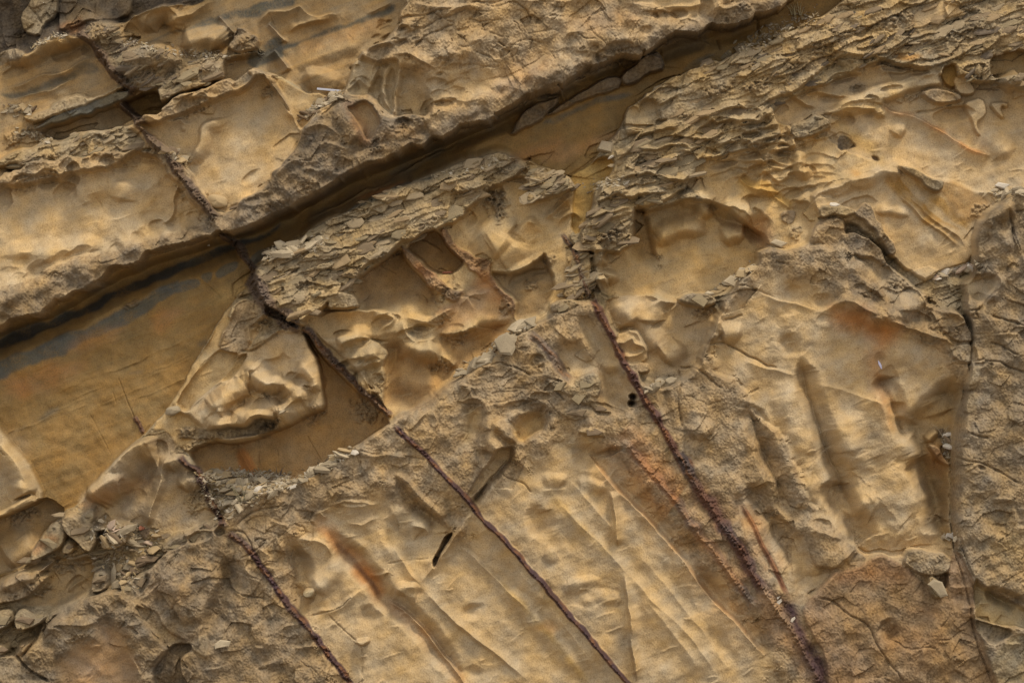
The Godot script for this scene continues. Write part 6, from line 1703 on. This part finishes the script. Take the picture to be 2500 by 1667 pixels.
# thin plates still held in a split bed
func split_plates(bed, wanted, count, seed_value, tones, lo, hi):
	var p := RandomNumberGenerator.new()
	p.seed = seed_value
	var made := 0
	var tries := 0
	var ids := {}
	for n in parts.size():
		if parts[n][0] == bed: ids[n] = true
	while made < count and tries < count * 400:
		tries += 1
		var x := p.randf_range(wanted[0], wanted[2])
		var y := p.randf_range(wanted[1], wanted[3])
		var i := at(x, y)
		if ff[i] < .45 or not ids.has(pid[i]): continue
		var size := p.randf_range(lo, hi) * (1.0 if p.randf() > .2 else 1.5)
		var b := frame(.36 + p.randf_range(-.35, .35), p.randf_range(.2, 1.25), p.randf_range(-.25, .25))
		stone("rock_plate", flakes[p.randi() % flakes.size()], tones[p.randi() % tones.size()], x, y, hh[i] - size * p.randf_range(.03, .13), Vector3(size * p.randf_range(.8, 1.4), size * p.randf_range(.7, 1.2), size * p.randf_range(.6, 1.1)), b, main_part[bed])
		made += 1


# broad sheets and blocks, each with its own edges
func sheets(bed, list, tones, lean, s):
	var p := RandomNumberGenerator.new()
	p.seed = s
	for q in list:
		var c: Vector2 = org + Vector2(q[0], q[1]) * scl
		var size: float = q[2] * scl
		var b := frame(.36 + p.randf_range(-.16, .16), lean + p.randf_range(-.2, .2), p.randf_range(-.12, .12))
		stone("rock_slab", slabs[p.randi() % slabs.size()], tones[p.randi() % tones.size()], c.x, c.y, hh[at(c.x, c.y)] - size * .02, Vector3(size, size * p.randf_range(.7, 1.1), size * p.randf_range(.7, 1.0)), b, main_part[bed])


var slabs := []


func big_blocks():
	for k in 8: slabs.append(stone_mesh(500 + k, [7, 8, 6, 9][k % 4], [.09, .13, .16][k % 3], [.42, .55, .36, .62][k % 4]))
	var blocks := []
	for k in 6: blocks.append(stone_mesh(700 + k, [4, 5, 4][k % 3], [.4, .34, .5][k % 3], [.7, .6, .8][k % 3], .92))
	var tones := ["flake_grey", "flake_light", "flake_tan", "flake_brown"]
	sheet(1, 1)
	sheets("ledge", [[150, 330, 150], [290, 360, 170], [180, 420, 120], [430, 300, 150], [600, 230, 170], [650, 140, 150], [330, 470, 140], [760, 150, 150], [470, 90, 140], [880, 110, 130], [980, 60, 120], [560, 330, 110]], tones, .3, 61)
	sheet(1, 0)
	sheets("ledge", [[700, 1420, 150], [820, 1370, 130], [920, 1340, 150], [1080, 1250, 150], [1200, 1300, 130], [1300, 1180, 150], [1420, 1130, 130], [1560, 1070, 130], [1660, 1020, 110], [1000, 1400, 130]], tones, .3, 62)
	sheet(2, 0)
	sheets("broken", [[1050, 990, 210], [940, 930, 180], [1380, 830, 200], [1180, 720, 160], [1560, 720, 200], [690, 1400, 150], [740, 1450, 170], [1000, 1180, 200], [850, 1270, 170], [1130, 1110, 170], [700, 1320, 120], [1260, 900, 130], [1640, 800, 160], [1290, 640, 150], [830, 1170, 140]], tones, .25, 63)
	sheets("slope", [[1500, 330, 120], [1620, 280, 140], [1740, 380, 130], [1560, 460, 120], [1380, 400, 110]], tones, .4, 64)
	sheet(3, 0)
	sheets("slope", [[100, 330, 140], [260, 260, 160], [430, 190, 150], [560, 130, 170], [330, 340, 120], [700, 90, 150], [880, 60, 140], [1000, 220, 170], [900, 240, 130], [1130, 210, 150], [1330, 190, 160], [1420, 150, 130], [1560, 100, 170], [1680, 40, 140], [1600, 210, 150], [1740, 150, 140], [620, 240, 120], [780, 180, 140], [60, 420, 130], [1540, 290, 120]], tones, .45, 65)
	var p := RandomNumberGenerator.new()
	p.seed = 66
	for heap in [[0, 2, [[500, 600, 150], [745, 615, 130], [310, 680, 140], [640, 905, 110], [905, 930, 84], [815, 965, 76], [560, 505, 70], [690, 730, 70], [440, 700, 64], [620, 800, 60], [560, 640, 60], [780, 800, 50]], "grey-brown angular block lodged in the rubble under the tent-shaped wedge", "blocks in the rubble under the wedge"],
			[0, 2, [[1110, 690, 110], [1240, 640, 90], [1320, 575, 70], [1400, 595, 60], [1180, 650, 60]], "flat split block in the row along the slab edge between wedge and lowest vein", "split blocks along the slab edge"],
			[0, 2, [[30, 1165, 120], [170, 1165, 130], [250, 1150, 70], [20, 1350, 90]], "grey split block above the orange-faced corner boulder", "split blocks above the corner boulder"],
			[2, 1, [[600, 1010, 130], [430, 1030, 110], [560, 1100, 120], [690, 1170, 90], [540, 1195, 130], [645, 1320, 120], [1320, 480, 150], [450, 525, 100]], "grey weathered block set in the broken crest of the veined slab", "blocks in the crest of the veined slab"]]:
		sheet(heap[0], heap[1])
		for q in heap[2]:
			var c: Vector2 = org + Vector2(q[0], q[1]) * scl
			var size: float = q[2] * scl
			var b := frame(p.randf_range(-.3, .8), p.randf_range(.1, .5), p.randf_range(-.2, .2))
			var o := stone("rubble_block", blocks[p.randi() % blocks.size()], ["flake_grey", "flake_brown", "flake_grey", "chip_brown"][p.randi() % 4], c.x, c.y, hh[at(c.x, c.y)] - size * .06, Vector3(size, size * .7, size * p.randf_range(.75, 1.0)), b)
			tag(o, heap[3], "rock block", heap[4])


# chips too small and many to count, one object
func gravel():
	var p := RandomNumberGenerator.new()
	p.seed = 41
	var spots := []
	for line in [[0, 2, 1300, 240, 1829, 270, 420, 34], [0, 2, 1290, 260, 1440, 480, 130, 60], [0, 2, 1440, 380, 1640, 360, 200, 60], [0, 2, 600, 590, 960, 680, 150, 70], [0, 2, 640, 760, 860, 900, 110, 60], [1, 2, 0, 330, 330, 290, 120, 40], [1, 2, 330, 270, 700, 80, 120, 24], [1, 1, 1350, 955, 1829, 600, 110, 20], [1, 1, 120, 190, 480, 110, 120, 40], [2, 1, 980, 1050, 1150, 960, 60, 16], [2, 1, 1390, 440, 1680, 250, 60, 14], [3, 1, 1250, 340, 1530, 250, 110, 26], [3, 1, 1320, 1310, 1350, 1480, 40, 10], [1, 0, 340, 745, 600, 590, 110, 26], [0, 0, 1040, 970, 1220, 1040, 50, 22], [0, 0, 10, 690, 190, 700, 60, 26], [0, 0, 100, 820, 300, 890, 50, 30], [0, 0, 190, 280, 400, 210, 50, 20], [0, 0, 780, 260, 1000, 320, 50, 24], [0, 0, 1070, 320, 1500, 360, 70, 24], [3, 0, 0, 310, 500, 60, 170, 50], [2, 0, 620, 1180, 860, 1150, 60, 30], [3, 0, 1640, 1230, 1829, 1230, 50, 26], [1, 0, 1200, 1120, 1700, 1000, 60, 24]]:
		sheet(line[0], line[1])
		for n in int(line[6] * 1.5):
			var t := p.randf()
			var c: Vector2 = org + Vector2(lerpf(line[2], line[4], t), lerpf(line[3], line[5], t)) * scl
			spots.append(c + Vector2(p.randfn(0, .6), p.randfn(0, .6)) * line[7] * scl)
	var mm := MultiMesh.new()
	mm.transform_format = MultiMesh.TRANSFORM_3D
	mm.use_colors = true
	mm.mesh = chips[0]
	mm.instance_count = spots.size()
	var tones := [Color(.44, .36, .23), Color(.35, .28, .175), Color(.36, .27, .14), Color(.24, .175, .10), Color(.5, .43, .31)]
	for n in spots.size():
		var c: Vector2 = spots[n]
		var size := lerpf(4.5, 14.0, pow(p.randf(), 2.0))
		var b := frame(p.randf_range(-1.2, 1.2), p.randf_range(0, 1.4), p.randf_range(-1, 1))
		var h := maxf(hh[at(c.x, c.y)], hh[at(c.x, c.y + 8)] - 8) + size * .1
		mm.set_instance_transform(n, Transform3D(b.scaled_local(Vector3(size * p.randf_range(.8, 1.5), size * p.randf_range(.7, 1.2), size) * UNIT), place(c.x, c.y, h)))
		mm.set_instance_color(n, tones[p.randi() % tones.size()])
	var o := MultiMeshInstance3D.new()
	o.name = "stone_gravel"
	o.multimesh = mm
	o.material_override = mats.gravel
	add_child(o)
	tag(o, "fine pale stone gravel scattered along the ledges and cracks", "gravel", "", "stuff")


func single(called, label, category, mesh, material, x, y, size: Vector3, angle, lean, roll := 0.0, rise := 3.0):
	var c: Vector2 = org + Vector2(x, y) * scl
	var o := stone(called, mesh, material, c.x, c.y, maxf(hh[at(c.x, c.y)], hh[at(c.x, c.y + 14)] - 16) + rise, size, frame(angle, lean, roll))
	tag(o, label, category)
	return o


func round_stone(s: int) -> ArrayMesh:
	var st := SurfaceTool.new()
	st.begin(Mesh.PRIMITIVE_TRIANGLES)
	var n := FastNoiseLite.new()
	n.seed = s
	n.frequency = .9
	var f := func(i: int, j: int) -> Vector3:
		var a := TAU * i / 16.0
		var b := PI * j / 10.0 - PI / 2
		var v := Vector3(cos(a) * cos(b), sin(b), sin(a) * cos(b))
		return v * (.5 + .16 * n.get_noise_3dv(v * 1.3)) * Vector3(1, .55, .78)
	for i in 16:
		for j in 10:
			for t in [[0, 0], [0, 1], [1, 1], [0, 0], [1, 1], [1, 0]]:
				st.set_color(Color.WHITE)
				st.set_smooth_group(0)
				st.add_vertex(f.call((i + t[0]) % 16, j + t[1]))
	st.generate_normals()
	return st.commit()


# a bundle of thin bent stalks growing from a ledge
func stalks(called, label, x, y, count, long, tone: Color, s: int, droop := .4):
	var p := RandomNumberGenerator.new()
	p.seed = s
	var c: Vector2 = org + Vector2(x, y) * scl
	var root := Node3D.new()
	root.name = numbered(called)
	add_child(root)
	root.position = place(c.x, c.y, maxf(hh[at(c.x, c.y)], hh[at(c.x, c.y + 14)] - 10))
	tag(root, label, "dry grass", "", "thing")
	var m := StandardMaterial3D.new()
	m.albedo_color = tone.linear_to_srgb()
	m.roughness = .9
	for k in count:
		var st := SurfaceTool.new()
		st.begin(Mesh.PRIMITIVE_TRIANGLES)
		var base := Vector3(p.randf_range(-.03, .03), 0, p.randf_range(-.01, .02))
		var dir := Vector3(p.randf_range(-.5, .5), 1, p.randf_range(.0, .5)).normalized()
		var l: float = long * UNIT * scl * p.randf_range(.55, 1.1)
		var rings := []
		for j in 7:
			var r := .0032 * (1 - j / 7.5)
			var ring := []
			for a in 4: ring.append(base + Vector3(cos(TAU * a / 4), 0, sin(TAU * a / 4)) * r)
			rings.append(ring)
			dir = (dir + Vector3(p.randf_range(-.14, .14), -.06 * droop * j, p.randf_range(-.05, .1))).normalized()
			base += dir * l / 6.0
		for j in 6:
			for a in 4:
				var b := (a + 1) % 4
				for v in [rings[j][a], rings[j + 1][b], rings[j + 1][a], rings[j][a], rings[j][b], rings[j + 1][b]]: st.add_vertex(v)
		st.generate_normals()
		var o := MeshInstance3D.new()
		o.name = "stalk"
		o.mesh = st.commit()
		o.material_override = m
		root.add_child(o, true)


func small_things():
	make_stones()
	split_plates("ledge", [560, 350, 1300, 790], 60, 1, ["flake_grey", "flake_light", "flake_tan", "flake_brown"], 16, 76)
	split_plates("broken", [1400, 220, 1760, 640], 40, 2, ["flake_grey", "flake_light", "flake_tan", "flake_brown"], 20, 80)
	split_plates("slope", [1450, -40, 2560, 270], 170, 3, ["flake_grey", "flake_light", "flake_brown", "flake_dark", "flake_tan"], 12, 44)
	split_plates("banded", [180, 40, 640, 330], 70, 4, ["flake_brown", "flake_grey", "flake_dark"], 18, 48)
	split_plates("overhang", [0, 300, 400, 420], 40, 5, ["flake_grey", "flake_light", "flake_brown"], 18, 44)
	split_plates("hollowed", [1270, 380, 1460, 740], 60, 6, ["flake_grey", "flake_light", "flake_brown"], 18, 46)
	split_plates("rubble", [60, 1220, 460, 1460], 46, 7, ["flake_brown", "flake_grey", "flake_light"], 18, 44)
	clock("plates")
	var pale := ["chip_pale", "chip_grey", "chip_pale", "chip_tan"]
	var dull := ["chip_grey", "chip_brown", "chip_grey", "chip_tan"]
	sheet(0, 2)
	debris([1310, 240, 1440, 300, 1560, 340, 1480, 420, 1600, 330, 1829, 290], 80, 46, 12, 30, ["chip_pale", "chip_grey", "chip_grey", "chip_pale", "chip_tan"], "thin pale chip in the heap of chips on the ledge under the rust-stained recess", "chips heaped under the rust-stained recess", 11)
	debris([640, 590, 760, 620, 900, 650, 930, 740, 800, 830, 720, 900], 44, 60, 13, 34, ["chip_pale", "chip_pink", "chip_grey", "chip_tan", "chip_brown"], "flat chip among the broken blocks below the tent-shaped wedge", "chips in the rubble below the tent-shaped wedge", 12)
	sheet(1, 2)
	debris([330, 280, 450, 220, 560, 140, 680, 80], 24, 22, 16, 40, pale, "flat chip wedged along the slanting crest of the veined slab, near the white stone", "chips along the crest near the white stone", 13)
	sheet(1, 1)
	debris([1350, 960, 1480, 890, 1600, 790, 1720, 680, 1829, 610], 26, 24, 18, 44, ["chip_grey", "chip_pale", "chip_grey"], "grey block-like chip on the slab's crest beside the deep yellow hollow", "chips on the crest beside the deep yellow hollow", 14)
	debris([150, 200, 260, 150, 400, 120, 480, 100], 26, 36, 16, 36, ["chip_pale", "chip_grey", "chip_pale"], "pale chip lying on the upper end of the flaky grey ledge", "chips on the flaky ledge", 15)
	sheet(2, 1)
	debris([990, 1050, 1060, 1010, 1140, 970], 14, 16, 12, 26, pale, "small chip in the pocket beside the widest purple vein, below the smooth folds", "chips in the pocket by the vein", 16)
	debris([1390, 440, 1480, 390, 1560, 340, 1660, 260], 16, 14, 13, 30, pale, "small chip along the lower rim of the smooth bowl above the fluted panel", "chips along the rim of the smooth bowl", 17)
	sheet(3, 1)
	debris([1270, 330, 1350, 290, 1440, 270, 1530, 250], 26, 22, 12, 30, ["chip_pink", "chip_pale", "chip_white"], "pinkish pale chip in the corner between the striped panel and the buttress", "chips in the corner by the buttress", 18)
	debris([1300, 1320, 1350, 1340, 1350, 1420], 9, 14, 12, 26, ["chip_white", "chip_brown", "chip_pale"], "chip caught high in the open joint beside the buttress, by the dry stalk", "chips caught in the joint by the stalk", 19)
	sheet(3, 2)
	debris([1320, 630, 1380, 640], 6, 12, 14, 30, ["chip_white", "chip_pale"], "white chip caught low in the open joint beside the buttress", "chips caught low in the joint", 20)
	sheet(1, 0)
	debris([350, 740, 450, 710, 520, 640, 600, 590], 24, 22, 12, 28, ["chip_grey", "chip_pale", "chip_brown"], "chip in the gully under the white strip", "chips in the gully under the white strip", 21)
	sheet(0, 0)
	debris([1050, 970, 1130, 990, 1210, 1030], 14, 22, 13, 30, ["chip_grey", "chip_tan", "chip_brown"], "chip piled against the brown rib of the overhanging bed", "chips against the brown rib", 22)
	debris([10, 690, 90, 690, 180, 700], 10, 20, 11, 24, dull, "small dull chip on the end of the blue-banded bed, by the frame's edge", "chips on the banded bed", 23)
	sheet(3, 0)
	debris([1650, 1220, 1740, 1210, 1829, 1240], 8, 26, 16, 34, pale, "chip beside the pale angular stone on top of the buttress", "chips on the buttress", 24)
	gravel()
	big_blocks()
	# single stones
	var cobble := round_stone(3)
	sheet(0, 0)
	single("cobble", "rounded yellow-tan cobble resting at the foot of the smooth panel", "stone", cobble, "chip_tan", 1385, 1285, Vector3(56, 50, 46), -.15, .2, 0.0, 10)
	single("stone_sliver", "thin dark sliver of stone beside the tan cobble", "stone", flakes[2], "chip_brown", 1500, 1325, Vector3(36, 30, 30), .3, .3)
	sheet(0, 2)
	single("stone_splinter", "long narrow pale splinter standing upright in the rubble", "stone", flakes[2], "chip_pale", 715, 890, Vector3(66, 40, 60), 1.5, .25, 0.0, 10)
	single("square_stone", "tan squared stone at the foot of the tent-shaped wedge", "stone", chips[2], "chip_tan", 990, 632, Vector3(36, 36, 36), .0, .4)
	single("orange_stone", "small orange stone just above the chips in the rubble", "stone", chips[4], "chip_red", 890, 582, Vector3(20, 20, 20), .3, .5)
	single("flat_stone", "broad pale flat stone on the brown crust, near the lowest purple vein", "stone", chips[3], "chip_pale", 1425, 1310, Vector3(46, 30, 40), .2, .15, 0.0, 6)
	single("light_stone", "cream angular stone lying on the grassy ledge's heap", "stone", chips[1], "chip_white", 1655, 330, Vector3(28, 28, 28), .5, .5, 0.0, 8)
	sheet(1, 2)
	single("white_stone", "white stone lying on the slanting crest of the veined slab", "stone", chips[7], "chip_white", 697, 95, Vector3(24, 20, 20), .3, .3, 0.0, 6)
	single("white_pebble", "white pebble at the end of the chip heap by the brown crust", "stone", chips[6], "chip_white", 308, 310, Vector3(26, 24, 24), .8, .4, 0.0, 6)
	sheet(1, 1)
	single("diamond_stone", "diamond-shaped flat stone on the lit lump below the ledge", "stone", chips[2], "chip_pale", 240, 1184, Vector3(30, 26, 26), .5, .3, 0.0, 6)
	single("red_shard", "thin red shard on the purple wall between two hollows", "stone", flakes[2], "chip_red", 1280, 297, Vector3(32, 22, 20), .05, .5, 0.0, 4)
	sheet(3, 1)
	single("triangular_stone", "pale triangular stone on the crest above the fluted panel", "stone", chips[6], "chip_pale", 272, 108, Vector3(46, 44, 46), .1, .2, 0.0, 8)
	sheet(3, 0)
	single("angular_stone", "large cream angular stone at the corner of the striped panel and buttress", "stone", chips[6], "chip_white", 1705, 1175, Vector3(42, 40, 42), .2, .3, 0.0, 10)
	single("white_slab", "small white slab on the grey blocks left of the striped panel", "stone", chips[9], "chip_white", 620, 1303, Vector3(26, 20, 22), .0, .6, 0.0, 6)
	sheet(2, 0)
	single("notch_stone", "white stone stuck beside the grey ledge above the yellow notch", "stone", chips[5], "chip_white", 765, 997, Vector3(20, 20, 20), .5, .1, 0.0, 8)
	single("capstone", "layered grey stone perched on the rim between mudstone and yellow notch", "stone", chips[10], "chip_grey", 738, 935, Vector3(46, 60, 46), .2, .3, 0.0, 8)
	sheet(0, 1)
	single("perched_stone", "grey block perched alone on the lower edge of the ochre recess", "stone", cobble, "chip_grey", 1097, 1182, Vector3(38, 36, 30), .25, .3, 0.0, 12)
	sheet(3, 2)
	single("propped_stone", "grey pointed stone propped below the block at the foot of the fluted panel", "stone", chips[3], "chip_grey", 1265, 950, Vector3(60, 40, 60), -.8, .1, 0.0, 14)
	# a strip of white litter, a feather
	sheet(1, 0)
	var strip := BoxMesh.new()
	strip.size = Vector3(1, .05, .10)
	mats.plastic = StandardMaterial3D.new()
	mats.plastic.albedo_color = Color(.56, .55, .56)
	mats.plastic.roughness = .4
	single("plastic_strip", "white plastic strip lying in the gully under the overhanging dome", "litter", strip, "plastic", 525, 567, Vector3(58, 50, 50), -.09, .3, 0.0, 10)
	sheet(3, 1)
	mats.quill = StandardMaterial3D.new()
	mats.quill.albedo_color = Color(.72, .70, .76)
	single("feather", "small white feather stuck to the orange-stained part of the fluted panel", "feather", flakes[5], "quill", 908, 885, Vector3(26, 10, 12), -1.15, .1, 0.0, 3)
	# dry stalks
	sheet(0, 2)
	stalks("dry_grass", "thin dry grass stalks rising from the chip heap under the rust stain", 1545, 400, 6, 190, Color(.20, .17, .09), 31, .2)
	stalks("dry_twig", "thin dark twig with two forks before the smooth recess", 1750, 250, 3, 120, Color(.11, .08, .06), 32, .1)
	sheet(3, 0)
	stalks("grass_tuft", "pale dry grass tuft hanging by the end of the overhanging bed", 400, 70, 16, 120, Color(.40, .33, .18), 33, 1.2)
	sheet(3, 1)
	stalks("dry_stalk", "curved dry stalk bending out of the joint beside the buttress", 1320, 1350, 2, 200, Color(.36, .28, .17), 34, 1.6)
	sheet(0, 1)
	stalks("hanging_root", "pale forked root hanging where the rib meets the overhang", 1300, 120, 3, 110, Color(.42, .36, .26), 35, 3.0)
	# lichen on the widest vein
	sheet(3, 2)
	for q in [[350, 1155, 22], [262, 1045, 26], [258, 1010, 18]]:
		var c: Vector2 = org + Vector2(q[0], q[1]) * scl
		stone("lichen_patch", chips[3], "chip_white", c.x, c.y, hh[at(c.x, c.y)] + 2, Vector3(q[2] * .8, q[2] * .3, q[2] * .7), frame(.9, .05, 0), main_part.vein)
	clock("small")


# ------------------------------------------------------------------ the hill the face is cut in
func hillside():
	var m := StandardMaterial3D.new()
	m.albedo_color = CRUST.lerp(SAND, .5).linear_to_srgb()
	m.albedo_texture = mats.speckle
	m.roughness = .95
	m.uv1_triplanar = true
	var x0 := (xs[0] - MID.x) * UNIT
	var x1 := (xs[nx - 1] - MID.x) * UNIT
	var y0 := (ys[0] - MID.y) * UNIT
	var y1 := (ys[ny - 1] - MID.y) * UNIT
	var bx := [-40.0, x0, x1, 40.0]
	var by := [-9.0, y0, y1, 5.2]
	var st := SurfaceTool.new()
	st.begin(Mesh.PRIMITIVE_TRIANGLES)
	for gx in 3:
		for gy in 3:
			if gx == 1 and gy == 1: continue
			var n := 40 if gx != 1 else 16
			var k := 16
			for i in n:
				for j in k:
					for t in [[0, 0], [1, 0], [1, 1], [0, 0], [1, 1], [0, 1]]:
						var x: float = lerpf(bx[gx], bx[gx + 1], (i + t[0]) / float(n))
						var y: float = lerpf(by[gy], by[gy + 1], (j + t[1]) / float(k))
						var away := maxf(maxf(x0 - x, x - x1), maxf(y0 - y, y - y1))
						var w := smoothstep(0, 1.5, away)
						st.add_vertex(CENTRE + Vector3(x, 0, 0) - up * y + out * w * (.5 * nz.fbm.get_noise_2d(x * 60, y * 60) + .15 * nz.mid.get_noise_2d(x * 60, y * 60)))
	# the top of the hill
	var a := CENTRE + Vector3(-40, 0, 0) + up * 9
	var b := CENTRE + Vector3(40, 0, 0) + up * 9
	var back := Vector3(0, 4, -60)
	for v in [a, a + back, b + back, a, b + back, b]: st.add_vertex(v)
	st.generate_normals()
	var o := MeshInstance3D.new()
	o.name = "hillside"
	o.mesh = st.commit()
	o.material_override = m
	add_child(o)
	tag(o, "brown rock hillside that the weathered face is cut into", "hillside", "", "structure")
	var g := MeshInstance3D.new()
	g.name = "ground"
	var pm := PlaneMesh.new()
	pm.size = Vector2(900, 900)
	g.mesh = pm
	var gm := StandardMaterial3D.new()
	gm.albedo_color = Color(.20, .16, .11).linear_to_srgb()
	gm.albedo_texture = mats.grain
	gm.uv1_triplanar = true
	gm.roughness = 1.0
	g.material_override = gm
	add_child(g)
	tag(g, "flat sandy ground at the foot of the rock face", "ground", "", "structure")


func _ready():
	t0 = Time.get_ticks_msec()
	# camera
	var cam := Camera3D.new()
	cam.name = "camera"
	var away := 26.0
	cam.fov = rad_to_deg(2 * atan(1667 * UNIT / 2 / away))
	cam.far = 1500
	add_child(cam)
	cam.look_at_from_position(CENTRE + out * (away - .1), CENTRE - out, up)
	cam.current = true
	# overcast sky
	var e := Environment.new()
	e.background_mode = Environment.BG_SKY
	var sky := Sky.new()
	var sm := ProceduralSkyMaterial.new()
	sm.sky_top_color = Color(.93, .94, .97)
	sm.sky_horizon_color = Color(.46, .47, .49)
	sm.sky_curve = .22
	sm.ground_bottom_color = Color(.18, .15, .12)
	sm.ground_horizon_color = Color(.40, .38, .35)
	sm.sun_angle_max = 1
	sky.sky_material = sm
	e.sky = sky
	e.tonemap_mode = Environment.TONE_MAPPER_LINEAR
	e.tonemap_exposure = 2.02
	e.sdfgi_enabled = true
	e.ssao_enabled = true
	e.ssil_enabled = true
	var we := WorldEnvironment.new()
	we.name = "world"
	we.environment = e
	add_child(we)
	var sun := DirectionalLight3D.new()
	sun.name = "sun"
	sun.light_energy = .5
	sun.light_angular_distance = 14
	sun.light_color = Color(1, .965, .91)
	sun.shadow_enabled = true
	add_child(sun)
	sun.look_at_from_position(Vector3(.32, 1.0, .24), Vector3.ZERO, Vector3.RIGHT)
	# the face
	rng.seed = 77
	noise("rag_a", FastNoiseLite.TYPE_SIMPLEX, .010, 4, 1)
	noise("rag_b", FastNoiseLite.TYPE_SIMPLEX, .010, 4, 2)
	var grit: FastNoiseLite = noise("grit", FastNoiseLite.TYPE_CELLULAR, .10, 1, 15)
	grit.cellular_return_type = FastNoiseLite.RETURN_DISTANCE
	noise("soft", FastNoiseLite.TYPE_SIMPLEX, .018, 2, 14)
	noise("fbm", FastNoiseLite.TYPE_SIMPLEX, .0075, 3, 3)
	noise("mid", FastNoiseLite.TYPE_SIMPLEX, .032, 2, 4)
	noise("fine", FastNoiseLite.TYPE_SIMPLEX, .13, 2, 5)
	noise("lam", FastNoiseLite.TYPE_SIMPLEX, .03, 2, 6)
	noise("blot", FastNoiseLite.TYPE_SIMPLEX, .009, 3, 7)
	noise("rib", FastNoiseLite.TYPE_SIMPLEX, .09, 1, 8)
	noise("plates", FastNoiseLite.TYPE_VALUE, .03, 2, 9)
	var cell: FastNoiseLite = noise("cell", FastNoiseLite.TYPE_CELLULAR, .03, 1, 10)
	cell.cellular_return_type = FastNoiseLite.RETURN_DISTANCE2_SUB
	textures()
	axis()
	clock("axis %d x %d" % [nx, ny])
	lay_beds()
	upper_left()
	upper_middle()
	overhang_cracks()
	mudstone()
	hollows()
	clock("left")
	upper_right()
	lower_right()
	clock("right")
	lower_middle()
	lower_left()
	clock("low")
	crumb_patches()
	veins()
	weather()
	build_beds()
	hillside()
	small_things()
